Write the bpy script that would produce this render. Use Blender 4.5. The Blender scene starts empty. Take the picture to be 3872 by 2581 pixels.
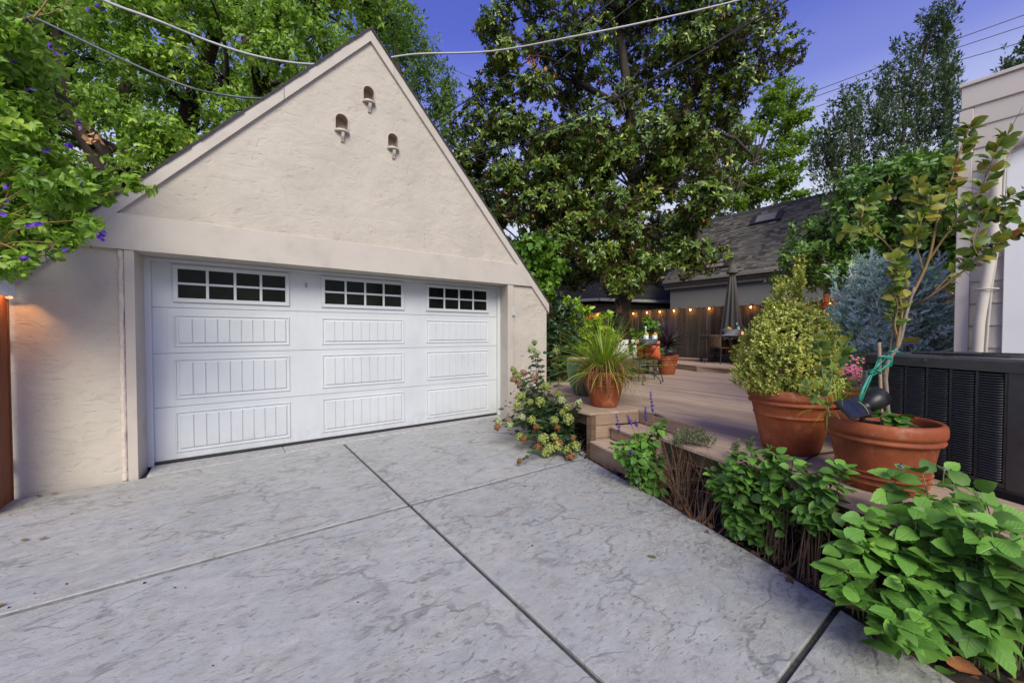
import bpy, math, random
import numpy as np
from mathutils import Vector, Matrix
from mathutils.geometry import tessellate_polygon

scene = bpy.context.scene
COL = scene.collection
R = math.radians
pi = math.pi

# ------------------------------------------------------------------ camera
cam_data = bpy.data.cameras.new("camera")
cam = bpy.data.objects.new("camera", cam_data)
COL.objects.link(cam)
cam.location = (0, 0, 1.5)
cam.rotation_euler = (R(90 - 1.21), 0, R(-36.3))
cam_data.sensor_width = 36.0
cam_data.lens = 13.776
cam_data.clip_start = 0.05
cam_data.clip_end = 1500
scene.camera = cam

# ------------------------------------------------------------------ sky, sun, exposure
SUN_EL, SUN_AZ = R(39), R(207)          # azimuth clockwise from +Y
world = bpy.data.worlds.new("World")
scene.world = world
world.use_nodes = True
wn = world.node_tree
for nd in list(wn.nodes):
    wn.nodes.remove(nd)
w_out = wn.nodes.new('ShaderNodeOutputWorld')
w_bg = wn.nodes.new('ShaderNodeBackground')
w_sky = wn.nodes.new('ShaderNodeTexSky')
w_sky.sky_type = 'NISHITA'
w_sky.sun_disc = False
w_sky.sun_elevation = SUN_EL
w_sky.sun_rotation = SUN_AZ
w_sky.altitude = 0
w_sky.air_density = 1.0
w_sky.dust_density = 1.6
w_sky.ozone_density = 5.0
w_tint = wn.nodes.new('ShaderNodeMix')
w_tint.data_type = 'RGBA'
w_tint.blend_type = 'MULTIPLY'
w_tint.inputs[0].default_value = 1.0
w_tint.inputs['B'].default_value = (0.90, 0.70, 1.40, 1)
wn.links.new(w_sky.outputs[0], w_tint.inputs['A'])
# pale haze all round the horizon, thinning out upwards
w_tc = wn.nodes.new('ShaderNodeTexCoord')
w_sep = wn.nodes.new('ShaderNodeSeparateXYZ')
wn.links.new(w_tc.outputs['Generated'], w_sep.inputs[0])
w_ramp = wn.nodes.new('ShaderNodeValToRGB')
cr = w_ramp.color_ramp
cr.interpolation = 'EASE'
for pos, v in ((0.0, 1.0), (0.26, 0.86), (0.38, 0.46), (0.48, 0.13), (0.60, 0.0)):
    e = cr.elements.new(pos) if pos not in (0.0,) else cr.elements[0]
    e.position = pos
    e.color = (v, v, v, 1)
cr.elements[-1].color = (0, 0, 0, 1)
wn.links.new(w_sep.outputs[2], w_ramp.inputs[0])
w_haze = wn.nodes.new('ShaderNodeMix')
w_haze.data_type = 'RGBA'
wn.links.new(w_ramp.outputs[0], w_haze.inputs[0])
wn.links.new(w_tint.outputs['Result'], w_haze.inputs['A'])
w_haze.inputs['B'].default_value = (4.6, 4.95, 5.3, 1)
wn.links.new(w_haze.outputs['Result'], w_bg.inputs[0])
w_bg.inputs[1].default_value = 0.12
wn.links.new(w_bg.outputs[0], w_out.inputs[0])

sun_data = bpy.data.lights.new("sun", 'SUN')
sun = bpy.data.objects.new("sun", sun_data)
COL.objects.link(sun)
sun_data.energy = 2.65
sun_data.angle = R(32)
sun_data.color = (1.0, 0.985, 0.68)
sd = Vector((math.sin(SUN_AZ) * math.cos(SUN_EL), math.cos(SUN_AZ) * math.cos(SUN_EL), math.sin(SUN_EL)))
sun.rotation_euler = sd.to_track_quat('Z', 'Y').to_euler()
sun.location = (0, 0, 20)

vs = scene.view_settings
vs.view_transform = 'Standard'
vs.look = 'None'
vs.exposure = 0.46
vs.gamma = 1.0
vs.use_curve_mapping = False

# ------------------------------------------------------------------ mesh helpers
OFF = {}


def off(o):
    return OFF.get(o.name, (0, 0, 0)) if o else (0, 0, 0)


class MB:
    """collects faces for one mesh"""
    def __init__(s):
        s.v = []
        s.f = []
        s.sm = []

    def add(s, vs_, fs_, smooth=False):
        b = len(s.v)
        s.v.extend([tuple(map(float, p)) for p in vs_])
        for f in fs_:
            s.f.append([i + b for i in f])
            s.sm.append(smooth)

    def box(s, x0, y0, z0, x1, y1, z1, c=0.0, M=None):
        """box, optionally with chamfered vertical and top/bottom edges"""
        if c <= 0:
            v = [(x, y, z) for z in (z0, z1) for y in (y0, y1) for x in (x0, x1)]
            f = [(0, 2, 3, 1), (4, 5, 7, 6), (0, 1, 5, 4), (2, 6, 7, 3), (0, 4, 6, 2), (1, 3, 7, 5)]
        else:
            def ring(z, i):
                return [(x0 + i, y0, z), (x1 - i, y0, z), (x1, y0 + i, z), (x1, y1 - i, z),
                        (x1 - i, y1, z), (x0 + i, y1, z), (x0, y1 - i, z), (x0, y0 + i, z)]
            def ring2(z):
                i = c
                return [(x0 + 2 * i, y0 + i, z), (x1 - 2 * i, y0 + i, z), (x1 - i, y0 + 2 * i, z), (x1 - i, y1 - 2 * i, z),
                        (x1 - 2 * i, y1 - i, z), (x0 + 2 * i, y1 - i, z), (x0 + i, y1 - 2 * i, z), (x0 + i, y0 + 2 * i, z)]
            v = ring2(z0) + ring(z0 + c, c) + ring(z1 - c, c) + ring2(z1)
            f = [tuple(range(7, -1, -1)), tuple(range(24, 32))]
            for k in range(3):
                for j in range(8):
                    f.append((k * 8 + j, k * 8 + (j + 1) % 8, (k + 1) * 8 + (j + 1) % 8, (k + 1) * 8 + j))
        if M is not None:
            v = [tuple(M @ Vector(p)) for p in v]
        s.add(v, f)
        return s

    def prism(s, poly, z0, z1, c=0.0):
        """vertical prism over an x,y polygon (counter-clockwise); c chamfers the top edge"""
        n = len(poly)
        if c > 0:
            ins = inset(poly, c)
            v = [(p[0], p[1], z0) for p in poly] + [(p[0], p[1], z1 - c) for p in poly] + [(p[0], p[1], z1) for p in ins]
            f = [tuple(range(n - 1, -1, -1)), tuple(range(2 * n, 3 * n))]
            for k in range(2):
                for j in range(n):
                    f.append((k * n + j, k * n + (j + 1) % n, (k + 1) * n + (j + 1) % n, (k + 1) * n + j))
        else:
            v = [(p[0], p[1], z0) for p in poly] + [(p[0], p[1], z1) for p in poly]
            f = [tuple(range(n - 1, -1, -1)), tuple(range(n, 2 * n))]
            for j in range(n):
                f.append((j, (j + 1) % n, n + (j + 1) % n, n + j))
        s.add(v, f)
        return s

    def extr(s, poly, y0, y1):
        """prism along y over an x,z polygon"""
        n = len(poly)
        v = [(p[0], y0, p[1]) for p in poly] + [(p[0], y1, p[1]) for p in poly]
        f = [tuple(range(n)), tuple(range(2 * n - 1, n - 1, -1))]
        for j in range(n):
            f.append((j, n + j, n + (j + 1) % n, (j + 1) % n))
        s.add(v, f)
        return s

    def tube(s, path, rad, n=8, cap=True):
        P = [Vector(p) for p in path]
        if not hasattr(rad, '__len__'):
            rad = [rad] * len(P)
        t0 = (P[1] - P[0]).normalized()
        a = t0.orthogonal().normalized()
        v = []
        for i, p in enumerate(P):
            t = (P[min(i + 1, len(P) - 1)] - P[max(i - 1, 0)])
            t = t.normalized() if t.length > 1e-9 else t0
            a = (a - t * a.dot(t))
            a = a.normalized() if a.length > 1e-6 else t.orthogonal().normalized()
            b = t.cross(a)
            for j in range(n):
                an = 2 * pi * j / n
                v.append(p + (a * math.cos(an) + b * math.sin(an)) * rad[i])
        f = []
        for i in range(len(P) - 1):
            for j in range(n):
                f.append((i * n + j, i * n + (j + 1) % n, (i + 1) * n + (j + 1) % n, (i + 1) * n + j))
        s.add(v, f, True)
        if cap:
            s.add(v[:n], [tuple(range(n - 1, -1, -1))])
            s.add(v[-n:], [tuple(range(n))])
        return s

    def lathe(s, prof, n=32, c=(0, 0, 0), sx=1.0, sy=1.0, smooth=True):
        v = []
        for (r, z) in prof:
            for j in range(n):
                an = 2 * pi * j / n
                v.append((c[0] + r * sx * math.cos(an), c[1] + r * sy * math.sin(an), c[2] + z))
        f = []
        for i in range(len(prof) - 1):
            for j in range(n):
                f.append((i * n + j, i * n + (j + 1) % n, (i + 1) * n + (j + 1) % n, (i + 1) * n + j))
        s.add(v, f, smooth)
        return s

    def ball(s, c, r, n=10, m=6, sq=(1, 1, 1)):
        prof = [(max(1e-4, math.sin(pi * i / m)), -math.cos(pi * i / m)) for i in range(m + 1)]
        b = len(s.v)
        s.lathe(prof, n)
        for i in range(b, len(s.v)):
            p = s.v[i]
            s.v[i] = (c[0] + p[0] * r * sq[0], c[1] + p[1] * r * sq[1], c[2] + p[2] * r * sq[2])
        return s

    def xf(s, M):
        s.v = [tuple(M @ Vector(p)) for p in s.v]
        return s

    def mesh(s, name, o=(0, 0, 0)):
        me = bpy.data.meshes.new(name)
        v = s.v if o == (0, 0, 0) else [(p[0] - o[0], p[1] - o[1], p[2] - o[2]) for p in s.v]
        me.from_pydata(v, [], s.f)
        me.polygons.foreach_set('use_smooth', s.sm)
        me.update()
        return me


def inset(poly, d):
    n = len(poly)
    out = []
    for i in range(n):
        p0, p1, p2 = (Vector(poly[(i + k) % n][:2]) for k in (-1, 0, 1))
        e1 = (p1 - p0).normalized()
        e2 = (p2 - p1).normalized()
        n1 = Vector((-e1.y, e1.x))
        n2 = Vector((-e2.y, e2.x))
        m = n1 + n2
        m = m / max(0.2, m.dot(n1)) if m.length > 1e-6 else n1
        out.append((p1.x + m.x * d, p1.y + m.y * d))
    return out


def setm(me, mat):
    if mat is not None:
        me.materials.append(mat)


def tag(o, label=None, cat=None, group=None, kind=None):
    if label: o['label'] = label
    if cat: o['category'] = cat
    if group: o['group'] = group
    if kind: o['kind'] = kind
    return o


def thing(name, label, cat, loc=(0, 0, 0), rotz=0.0, group=None, local=False):
    """an Empty at the base of a thing; parts given in world metres unless local"""
    o = bpy.data.objects.new(name, None)
    COL.objects.link(o)
    o.empty_display_size = 0.1
    o.location = loc
    o.rotation_euler = (0, 0, rotz)
    OFF[o.name] = (0, 0, 0) if local else tuple(loc)
    return tag(o, label, cat, group)


def part(name, mb, mat, parent=None, label=None, kind=None):
    o_ = off(parent)
    me = mb.mesh(name, o_) if isinstance(mb, MB) else mb
    if isinstance(mb, MB):
        setm(me, mat)
    o = bpy.data.objects.new(name, me)
    COL.objects.link(o)
    if parent is not None:
        o.parent = parent
        OFF[o.name] = o_
    return tag(o, label, None, None, kind)


def single(name, mb, mat, label, cat, group=None):
    """a thing that is one mesh, its origin at the middle of its foot"""
    vv = np.array(mb.v)
    c = (float(vv[:, 0].mean()), float(vv[:, 1].mean()), float(vv[:, 2].min()))
    me = mb.mesh(name, c)
    setm(me, mat)
    o = bpy.data.objects.new(name, me)
    COL.objects.link(o)
    o.location = c
    return tag(o, label, cat, group)


def dup(o, loc=None, rotz=None, label=None, group=None, parent=None):
    kids = list(o.children)
    c = o.copy()
    COL.objects.link(c)
    OFF[c.name] = OFF.get(o.name, (0, 0, 0))
    if loc is not None: c.location = loc
    if rotz is not None: c.rotation_euler = (0, 0, rotz)
    if label: c['label'] = label
    if group: c['group'] = group
    if parent is not None: c.parent = parent
    for k in kids:
        dup(k, parent=c)
    return c


def inst(name, me, parent, M):
    """one more part sharing a mesh"""
    o = bpy.data.objects.new(name, me)
    COL.objects.link(o)
    o.parent = parent
    o.matrix_local = M
    OFF[o.name] = off(parent)
    return o


def npmesh(name, V, F, mat, attr=None, smooth=False):
    """V (n,3), F (m,k) with constant k"""
    me = bpy.data.meshes.new(name)
    V = np.ascontiguousarray(V, dtype=np.float32)
    F = np.ascontiguousarray(F, dtype=np.int32)
    m, k = F.shape
    me.vertices.add(len(V))
    me.vertices.foreach_set('co', V.ravel())
    me.loops.add(m * k)
    me.loops.foreach_set('vertex_index', F.ravel())
    me.polygons.add(m)
    me.polygons.foreach_set('loop_start', np.arange(0, m * k, k, dtype=np.int32))
    if smooth:
        me.polygons.foreach_set('use_smooth', np.ones(m, dtype=bool))
    if attr is not None:
        at = me.attributes.new('tint', 'FLOAT', 'POINT')
        at.data.foreach_set('value', np.ascontiguousarray(attr, dtype=np.float32))
    me.update(calc_edges=True)
    setm(me, mat)
    return me


# ------------------------------------------------------------------ foliage helpers
def leaf_tpl(w, fold=0.10, droop=0.12, kind=2):
    """leaf along +y, face up +z: returns verts, tris"""
    if kind == 0:       # cheapest folded diamond
        v = [(0, 0, 0), (-w, .45, fold * w * 2), (0, 1, -droop), (w, .45, fold * w * 2)]
        f = [(0, 2, 1), (0, 3, 2)]
    elif kind == 1:     # six-sided
        v = [(0, 0, 0), (-w, .33, fold), (-w * .75, .68, fold * .6), (0, 1, -droop), (w * .75, .68, fold * .6), (w, .33, fold), (0, .5, 0)]
        f = [(0, 6, 1), (1, 6, 2), (2, 6, 3), (3, 6, 4), (4, 6, 5), (5, 6, 0)]
    else:               # rounder, with curved midrib
        v = [(0, 0, 0), (-w * .7, .16, fold * .7), (-w, .42, fold), (-w * .8, .7, fold * .5), (-w * .35, .9, -droop * .4), (0, 1, -droop),
             (w * .35, .9, -droop * .4), (w * .8, .7, fold * .5), (w, .42, fold), (w * .7, .16, fold * .7), (0, .3, 0.01), (0, .65, -.02)]
        f = [(0, 10, 1), (1, 10, 2), (2, 10, 11), (2, 11, 3), (3, 11, 4), (4, 11, 5), (5, 11, 6), (6, 11, 7), (7, 11, 8), (8, 11, 10), (8, 10, 9), (9, 10, 0)]
    return np.array(v, dtype=np.float32), np.array(f, dtype=np.int32)


def unit(a):
    return a / np.maximum(np.linalg.norm(a, axis=-1, keepdims=True), 1e-9)


def rdir(rng, n):
    return unit(rng.normal(size=(n, 3)))


def spread(pos, d, up, size, tpl, tint):
    """copies of a leaf template as one vertex/face array"""
    tv, tf = tpl
    d = unit(d)
    x = unit(np.cross(d, up))
    z = np.cross(x, d)
    n, k = len(pos), len(tv)
    sz = size[:, None, None]
    V = pos[:, None, :] + sz * (tv[None, :, 0:1] * x[:, None, :] + tv[None, :, 1:2] * d[:, None, :] + tv[None, :, 2:3] * z[:, None, :])
    F = tf[None] + (np.arange(n) * k)[:, None, None]
    return V.reshape(-1, 3), F.reshape(-1, 3), np.repeat(tint, k)


def leaves(name, parent, mat, tpl, pos, d, up, size, tint, kind=None):
    V, F, T = spread(pos, d, up, size, tpl, tint)
    V = V - np.array(off(parent))
    o = part(name, npmesh(name, V, F, mat, T, True), None, parent, kind=kind)
    return o


def rosettes(rng, clumps, nsub, nleaf, size, shell=.55, out=1.0, up=.35, jit=.5, along=.12, open_=(.15, .95), droop=0.0, tvar=.25):
    """clumps: (centre, radii, weight). Twigs fill each clump's outer shell and carry leaves all round."""
    Ps, Ds, Us, Ss, Ts = [], [], [], [], []
    subs = []
    for (c, r, w) in clumps:
        c = np.array(c, float)
        r = np.array(r if hasattr(r, '__len__') else (r, r, r), float)
        k = max(1, int(nsub * w))
        dn = rdir(rng, k)
        rad = rng.uniform(shell ** 2, 1, k) ** .5
        sub = c + dn * r * rad[:, None]
        ax = unit(unit(dn / r) * out + np.array([0, 0, up]) + rng.normal(size=(k, 3)) * jit)
        subs.append(sub)
        ct = rng.normal(0, .07)
        st = .45 + ct + rng.normal(0, tvar * .45, k)
        P = np.repeat(sub, nleaf, 0)
        A = np.repeat(ax, nleaf, 0)
        n = len(P)
        pr = unit(np.cross(A, rdir(rng, n)))
        ca = rng.uniform(open_[0], open_[1], n)[:, None]
        D = unit(A * ca + pr * np.sqrt(1 - ca ** 2) + np.array([0, 0, -droop]))
        P = P + A * rng.uniform(-1, 1, n)[:, None] * along
        Ps.append(P)
        Ds.append(D)
        Us.append(unit(A + rng.normal(size=(n, 3)) * .25))
        Ss.append(size * rng.uniform(.65, 1.2, n))
        Ts.append(np.clip(np.repeat(st, nleaf) + rng.normal(0, tvar * .5, n), 0, 1))
    return [np.concatenate(a) for a in (Ps, Ds, Us, Ss, Ts)], np.concatenate(subs)


def limb(p0, p1, r0, r1, rng, wob=.12, seg=6, sag=0.0):
    p0, p1 = np.array(p0, float), np.array(p1, float)
    L = np.linalg.norm(p1 - p0)
    w1, w2 = rng.normal(size=3) * wob * L, rng.normal(size=3) * wob * L * .6
    pts, rr = [], []
    for i in range(seg + 1):
        t = i / seg
        p = p0 * (1 - t) + p1 * t + w1 * math.sin(pi * t) * .5 + w2 * math.sin(2 * pi * t) * .4
        p[2] -= sag * math.sin(pi * t)
        pts.append(tuple(p))
        rr.append(r0 * (1 - t) + r1 * t)
    return pts, rr


def noise_tube(mb, pts, rad, rng, n=10, amt=.08):
    """tube with an uneven bark outline"""
    b = len(mb.v)
    mb.tube(pts, rad, n, True)
    ph = rng.uniform(0, 6.28, n)
    for i in range(b, b + n * len(pts)):
        k, j = divmod(i - b, n)
        c = np.array(pts[k])
        q = np.array(mb.v[i]) - c
        mb.v[i] = tuple(c + q * (1 + amt * math.sin(ph[j] + k * .9)))

# ------------------------------------------------------------------ materials
class NT:
    def __init__(s, name):
        s.m = bpy.data.materials.new(name)
        s.m.use_nodes = True
        s.t = s.m.node_tree
        s.b = next(n for n in s.t.nodes if n.type == 'BSDF_PRINCIPLED')
        s.o = next(n for n in s.t.nodes if n.type == 'OUTPUT_MATERIAL')

    def n(s, typ, **kw):
        nd = s.t.nodes.new(typ)
        for k, v in kw.items():
            if k.startswith('i_'):
                nd.inputs[k[2:]].default_value = v
            else:
                setattr(nd, k, v)
        return nd

    def l(s, a, b):
        s.t.links.new(a, b)

    def coord(s, scale=(1, 1, 1), rnd=True, rot=(0, 0, 0)):
        """object-space position, shifted per object so that alike pieces differ"""
        tc = s.n('ShaderNodeTexCoord')
        src = tc.outputs['Object']
        if rnd:
            oi = s.n('ShaderNodeObjectInfo')
            mu = s.n('ShaderNodeMath', operation='MULTIPLY')
            s.l(oi.outputs['Random'], mu.inputs[0])
            mu.inputs[1].default_value = 43.0
            ad = s.n('ShaderNodeVectorMath', operation='ADD')
            s.l(src, ad.inputs[0])
            s.l(mu.outputs[0], ad.inputs[1])
            src = ad.outputs[0]
        mp = s.n('ShaderNodeMapping')
        mp.inputs['Scale'].default_value = scale
        mp.inputs['Rotation'].default_value = rot
        s.l(src, mp.inputs['Vector'])
        return mp.outputs[0]

    def noise(s, vec, scale=5, detail=4, rough=.55, dist=0.0, typ='FBM'):
        nd = s.n('ShaderNodeTexNoise')
        nd.noise_type = typ
        nd.inputs['Scale'].default_value = scale
        nd.inputs['Detail'].default_value = detail
        nd.inputs['Roughness'].default_value = rough
        nd.inputs['Distortion'].default_value = dist
        if vec is not None: s.l(vec, nd.inputs['Vector'])
        return nd.outputs[0]

    def vor(s, vec, scale=5, feat='DISTANCE_TO_EDGE', rnd=1.0):
        nd = s.n('ShaderNodeTexVoronoi')
        nd.feature = feat
        nd.inputs['Scale'].default_value = scale
        nd.inputs['Randomness'].default_value = rnd
        if vec is not None: s.l(vec, nd.inputs['Vector'])
        return nd.outputs[0]

    def ramp(s, fac, stops, interp='LINEAR'):
        nd = s.n('ShaderNodeValToRGB')
        cr = nd.color_ramp
        cr.interpolation = interp
        while len(cr.elements) < len(stops):
            cr.elements.new(0.5)
        for e, (p, c) in zip(cr.elements, stops):
            e.position = p
            e.color = (c, c, c, 1) if not hasattr(c, '__len__') else (c[0], c[1], c[2], 1)
        s.l(fac, nd.inputs[0])
        return nd.outputs[0]

    def mix(s, fac, a, b, mode='MIX'):
        nd = s.n('ShaderNodeMix', data_type='RGBA', blend_type=mode)
        for k, v in (('Factor', fac), ('A', a), ('B', b)):
            if hasattr(v, 'links') or isinstance(v, bpy.types.NodeSocket):
                s.l(v, nd.inputs[k])
            elif k == 'Factor':
                nd.inputs[0].default_value = v
            else:
                nd.inputs[k].default_value = (v[0], v[1], v[2], 1)
        return nd.outputs['Result']

    def mul(s, a, b, op='MULTIPLY'):
        nd = s.n('ShaderNodeMath', operation=op)
        for i, v in enumerate((a, b)):
            if isinstance(v, bpy.types.NodeSocket):
                s.l(v, nd.inputs[i])
            else:
                nd.inputs[i].default_value = v
        return nd.outputs[0]

    def bump(s, h, strength=.3, dist=.01, nrm=None):
        nd = s.n('ShaderNodeBump')
        nd.inputs['Strength'].default_value = strength
        nd.inputs['Distance'].default_value = dist
        s.l(h, nd.inputs['Height'])
        if nrm is not None: s.l(nrm, nd.inputs['Normal'])
        return nd.outputs[0]

    def fin(s, color=None, rough=None, normal=None, metal=None, spec=None):
        b = s.b
        for k, v in (('Base Color', color), ('Roughness', rough), ('Normal', normal), ('Metallic', metal), ('Specular IOR Level', spec)):
            if v is None: continue
            if isinstance(v, bpy.types.NodeSocket):
                s.l(v, b.inputs[k])
            elif k == 'Base Color':
                b.inputs[k].default_value = (v[0], v[1], v[2], 1)
            else:
                b.inputs[k].default_value = v
        return s.m


def plain(name, c, rough=.6, var=.12, scale=9, bump=.0, metal=0.0, spec=.4):
    """painted or moulded surface with a little uneven wear"""
    t = NT(name)
    v = t.coord()
    f = t.noise(v, scale, 5)
    lo = [x * (1 - var) for x in c]
    hi = [min(1, x * (1 + var)) for x in c]
    colr = t.ramp(f, [(.3, lo), (.7, hi)])
    nr = t.bump(t.noise(v, scale * 9, 3), bump, .004) if bump else None
    rg = t.ramp(f, [(.3, max(0, rough - .08)), (.7, min(1, rough + .08))])
    return t.fin(colr, rg, nr, metal, spec)


def leafmat(name, stops, rough=.5, transl=.25, under=None, spec=.4, tcol=None):
    t = NT(name)
    at = t.n('ShaderNodeAttribute', attribute_name='tint')
    c = t.ramp(at.outputs['Fac'], [(q, [min(.8, v * 1.35) for v in k]) for q, k in stops])
    tc = t.n('ShaderNodeTexCoord')
    mo = t.noise(tc.outputs['Object'], 30, 2)
    c = t.mix(.35, c, t.ramp(mo, [(.3, .55), (.7, 1.0)]), 'MULTIPLY')
    cb = c
    if under is not None:
        g = t.n('ShaderNodeNewGeometry')
        c = t.mix(g.outputs['Backfacing'], c, under)
    t.fin(c, rough, None, None, spec)
    if transl > 0:
        tr = t.n('ShaderNodeBsdfTranslucent')
        t.l(t.mix(1.0, cb, tcol or (1.0, 1.15, .55), 'MULTIPLY'), tr.inputs[0])
        mx = t.n('ShaderNodeMixShader')
        mx.inputs[0].default_value = transl
        t.l(t.b.outputs[0], mx.inputs[1])
        t.l(tr.outputs[0], mx.inputs[2])
        t.l(mx.outputs[0], t.o.inputs[0])
    return t.m


def leafobj(name, stops, rough=.5, transl=.2, vein=True):
    """for leaves that are objects of their own: colour per object, veins as fine relief"""
    t = NT(name)
    oi = t.n('ShaderNodeObjectInfo')
    c = t.ramp(oi.outputs['Random'], [(q, [min(.8, v * 1.35) for v in k]) for q, k in stops])
    tc = t.n('ShaderNodeTexCoord')
    mo = t.noise(tc.outputs['Object'], 2.2, 3)
    c = t.mix(.5, c, t.ramp(mo, [(.3, .6), (.7, 1.0)]), 'MULTIPLY')
    nr = None
    if vein:
        sx = t.n('ShaderNodeSeparateXYZ')
        t.l(tc.outputs['Object'], sx.inputs[0])
        ab = t.mul(sx.outputs[0], 0.0, 'ABSOLUTE')
        ph = t.mul(sx.outputs[1], t.mul(ab, .9), 'SUBTRACT')
        wv = t.mul(t.mul(ph, 46.0), 0.0, 'SINE')
        mid = t.ramp(ab, [(0.0, 1.0), (.035, 0.0)])
        vn = t.ramp(wv, [(.70, 0.0), (1.0, 1.0)])
        h = t.mul(t.mul(vn, -.6), t.mul(mid, -1.0), 'ADD')
        nr = t.bump(h, .6, .004)
        c = t.mix(t.mul(t.mul(mid, .5), t.mul(vn, .22), 'ADD'), c, (.26, .36, .12))
    t.fin(c, rough, nr, None, .35)
    tr = t.n('ShaderNodeBsdfTranslucent')
    t.l(t.mix(1.0, c, (1.0, 1.15, .5), 'MULTIPLY'), tr.inputs[0])
    mx = t.n('ShaderNodeMixShader')
    mx.inputs[0].default_value = transl
    t.l(t.b.outputs[0], mx.inputs[1])
    t.l(tr.outputs[0], mx.inputs[2])
    t.l(mx.outputs[0], t.o.inputs[0])
    return t.m


def m_stucco():
    t = NT('cream stucco')
    v = t.coord(rnd=False)
    vt = t.coord((1.0, 1.0, 1.5), False, (0, R(30), 0))
    big = t.noise(v, 1.1, 5, .6)
    swell = t.noise(v, 2.6, 3, .5, .6)
    mid = t.noise(vt, 4.2, 4, .5, 1.4)
    dent = t.ramp(t.noise(vt, 5.5, 3, .5, 2.2), [(.30, 0.0), (.40, 1.0)])
    rid = t.noise(vt, 2.6, 2, .5, 2.0, 'RIDGED_MULTIFRACTAL')
    fine = t.noise(v, 95, 4, .6)
    col = t.ramp(big, [(.3, (.43, .386, .325)), (.55, (.49, .442, .375)), (.75, (.525, .476, .408))])
    st = t.ramp(t.noise(v, 6.0, 6, .7), [(.28, .82), (.45, 1.0)])
    col = t.mix(.6, col, st, 'MULTIPLY')
    n0 = t.bump(swell, .36, .055)
    n1 = t.bump(mid, .34, .034, n0)
    n2 = t.bump(t.ramp(rid, [(.6, 0.0), (1.0, 1.0)]), .26, .013, n1)
    n2 = t.bump(dent, .5, .008, n2)
    n3 = t.bump(fine, .25, .004, n2)
    return t.fin(col, .82, n3, None, .25)


def m_paint(name, c, grain=(60, 60, 2.5), bump=.12, var=.05, rough=.5, stain=.10):
    t = NT(name)
    v = t.coord(grain, True)
    w = t.coord((1, 1, 1), True)
    g = t.noise(v, 1, 5, .6)
    f = t.noise(w, 2.2, 6, .65)
    lo = [x * (1 - var - stain) for x in c]
    col = t.ramp(f, [(.28, lo), (.5, c), (.75, [min(1, x * (1 + var)) for x in c])])
    sp = t.ramp(t.noise(w, 40, 3, .6), [(.22, .8), (.32, 1.0)])
    col = t.mix(.5, col, sp, 'MULTIPLY')
    return t.fin(col, rough, t.bump(g, bump, .004), None, .35)


def warp(t, vec, scale, amt):
    """position pushed about by noise, so that cell edges turn into wandering lines"""
    nz = t.n('ShaderNodeTexNoise')
    nz.inputs['Scale'].default_value = scale
    nz.inputs['Detail'].default_value = 5
    t.l(vec, nz.inputs['Vector'])
    sc = t.n('ShaderNodeVectorMath', operation='SCALE')
    sc.inputs['Scale'].default_value = amt
    t.l(nz.outputs['Color'], sc.inputs[0])
    ad = t.n('ShaderNodeVectorMath', operation='ADD')
    t.l(vec, ad.inputs[0])
    t.l(sc.outputs[0], ad.inputs[1])
    return ad.outputs[0]


def m_door():
    t = NT('white door paint')
    v = t.coord((2.5, 60, 70), True)
    w = t.coord((1, 1, 1), False)
    f = t.noise(w, 1.7, 6, .65)
    col = t.ramp(f, [(.3, (.505, .53, .55)), (.5, (.545, .57, .59)), (.75, (.57, .59, .61))])
    sx = t.n('ShaderNodeSeparateXYZ')
    t.l(w, sx.inputs[0])
    low = t.mul(t.ramp(sx.outputs[2], [(.04, 1.0), (.42, 0.0)]), t.ramp(t.noise(w, 9, 6, .7), [(.36, 0.0), (.66, 1.0)]))
    col = t.mix(t.mul(low, .34), col, (.30, .285, .26))
    run = t.mul(t.ramp(t.noise(t.coord((22, 22, .7), False), 1, 4, .6), [(.56, 0.0), (.72, 1.0)]), t.ramp(f, [(.45, 0.0), (.6, 1.0)]))
    col = t.mix(t.mul(run, .16), col, (.36, .35, .33))
    sp = t.ramp(t.noise(w, 60, 3, .6), [(.22, .75), (.30, 1.0)])
    col = t.mix(.45, col, sp, 'MULTIPLY')
    return t.fin(col, t.ramp(f, [(.3, .36), (.7, .50)]), t.bump(t.noise(v, 1, 5, .6), .10, .004), None, .35)


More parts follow.
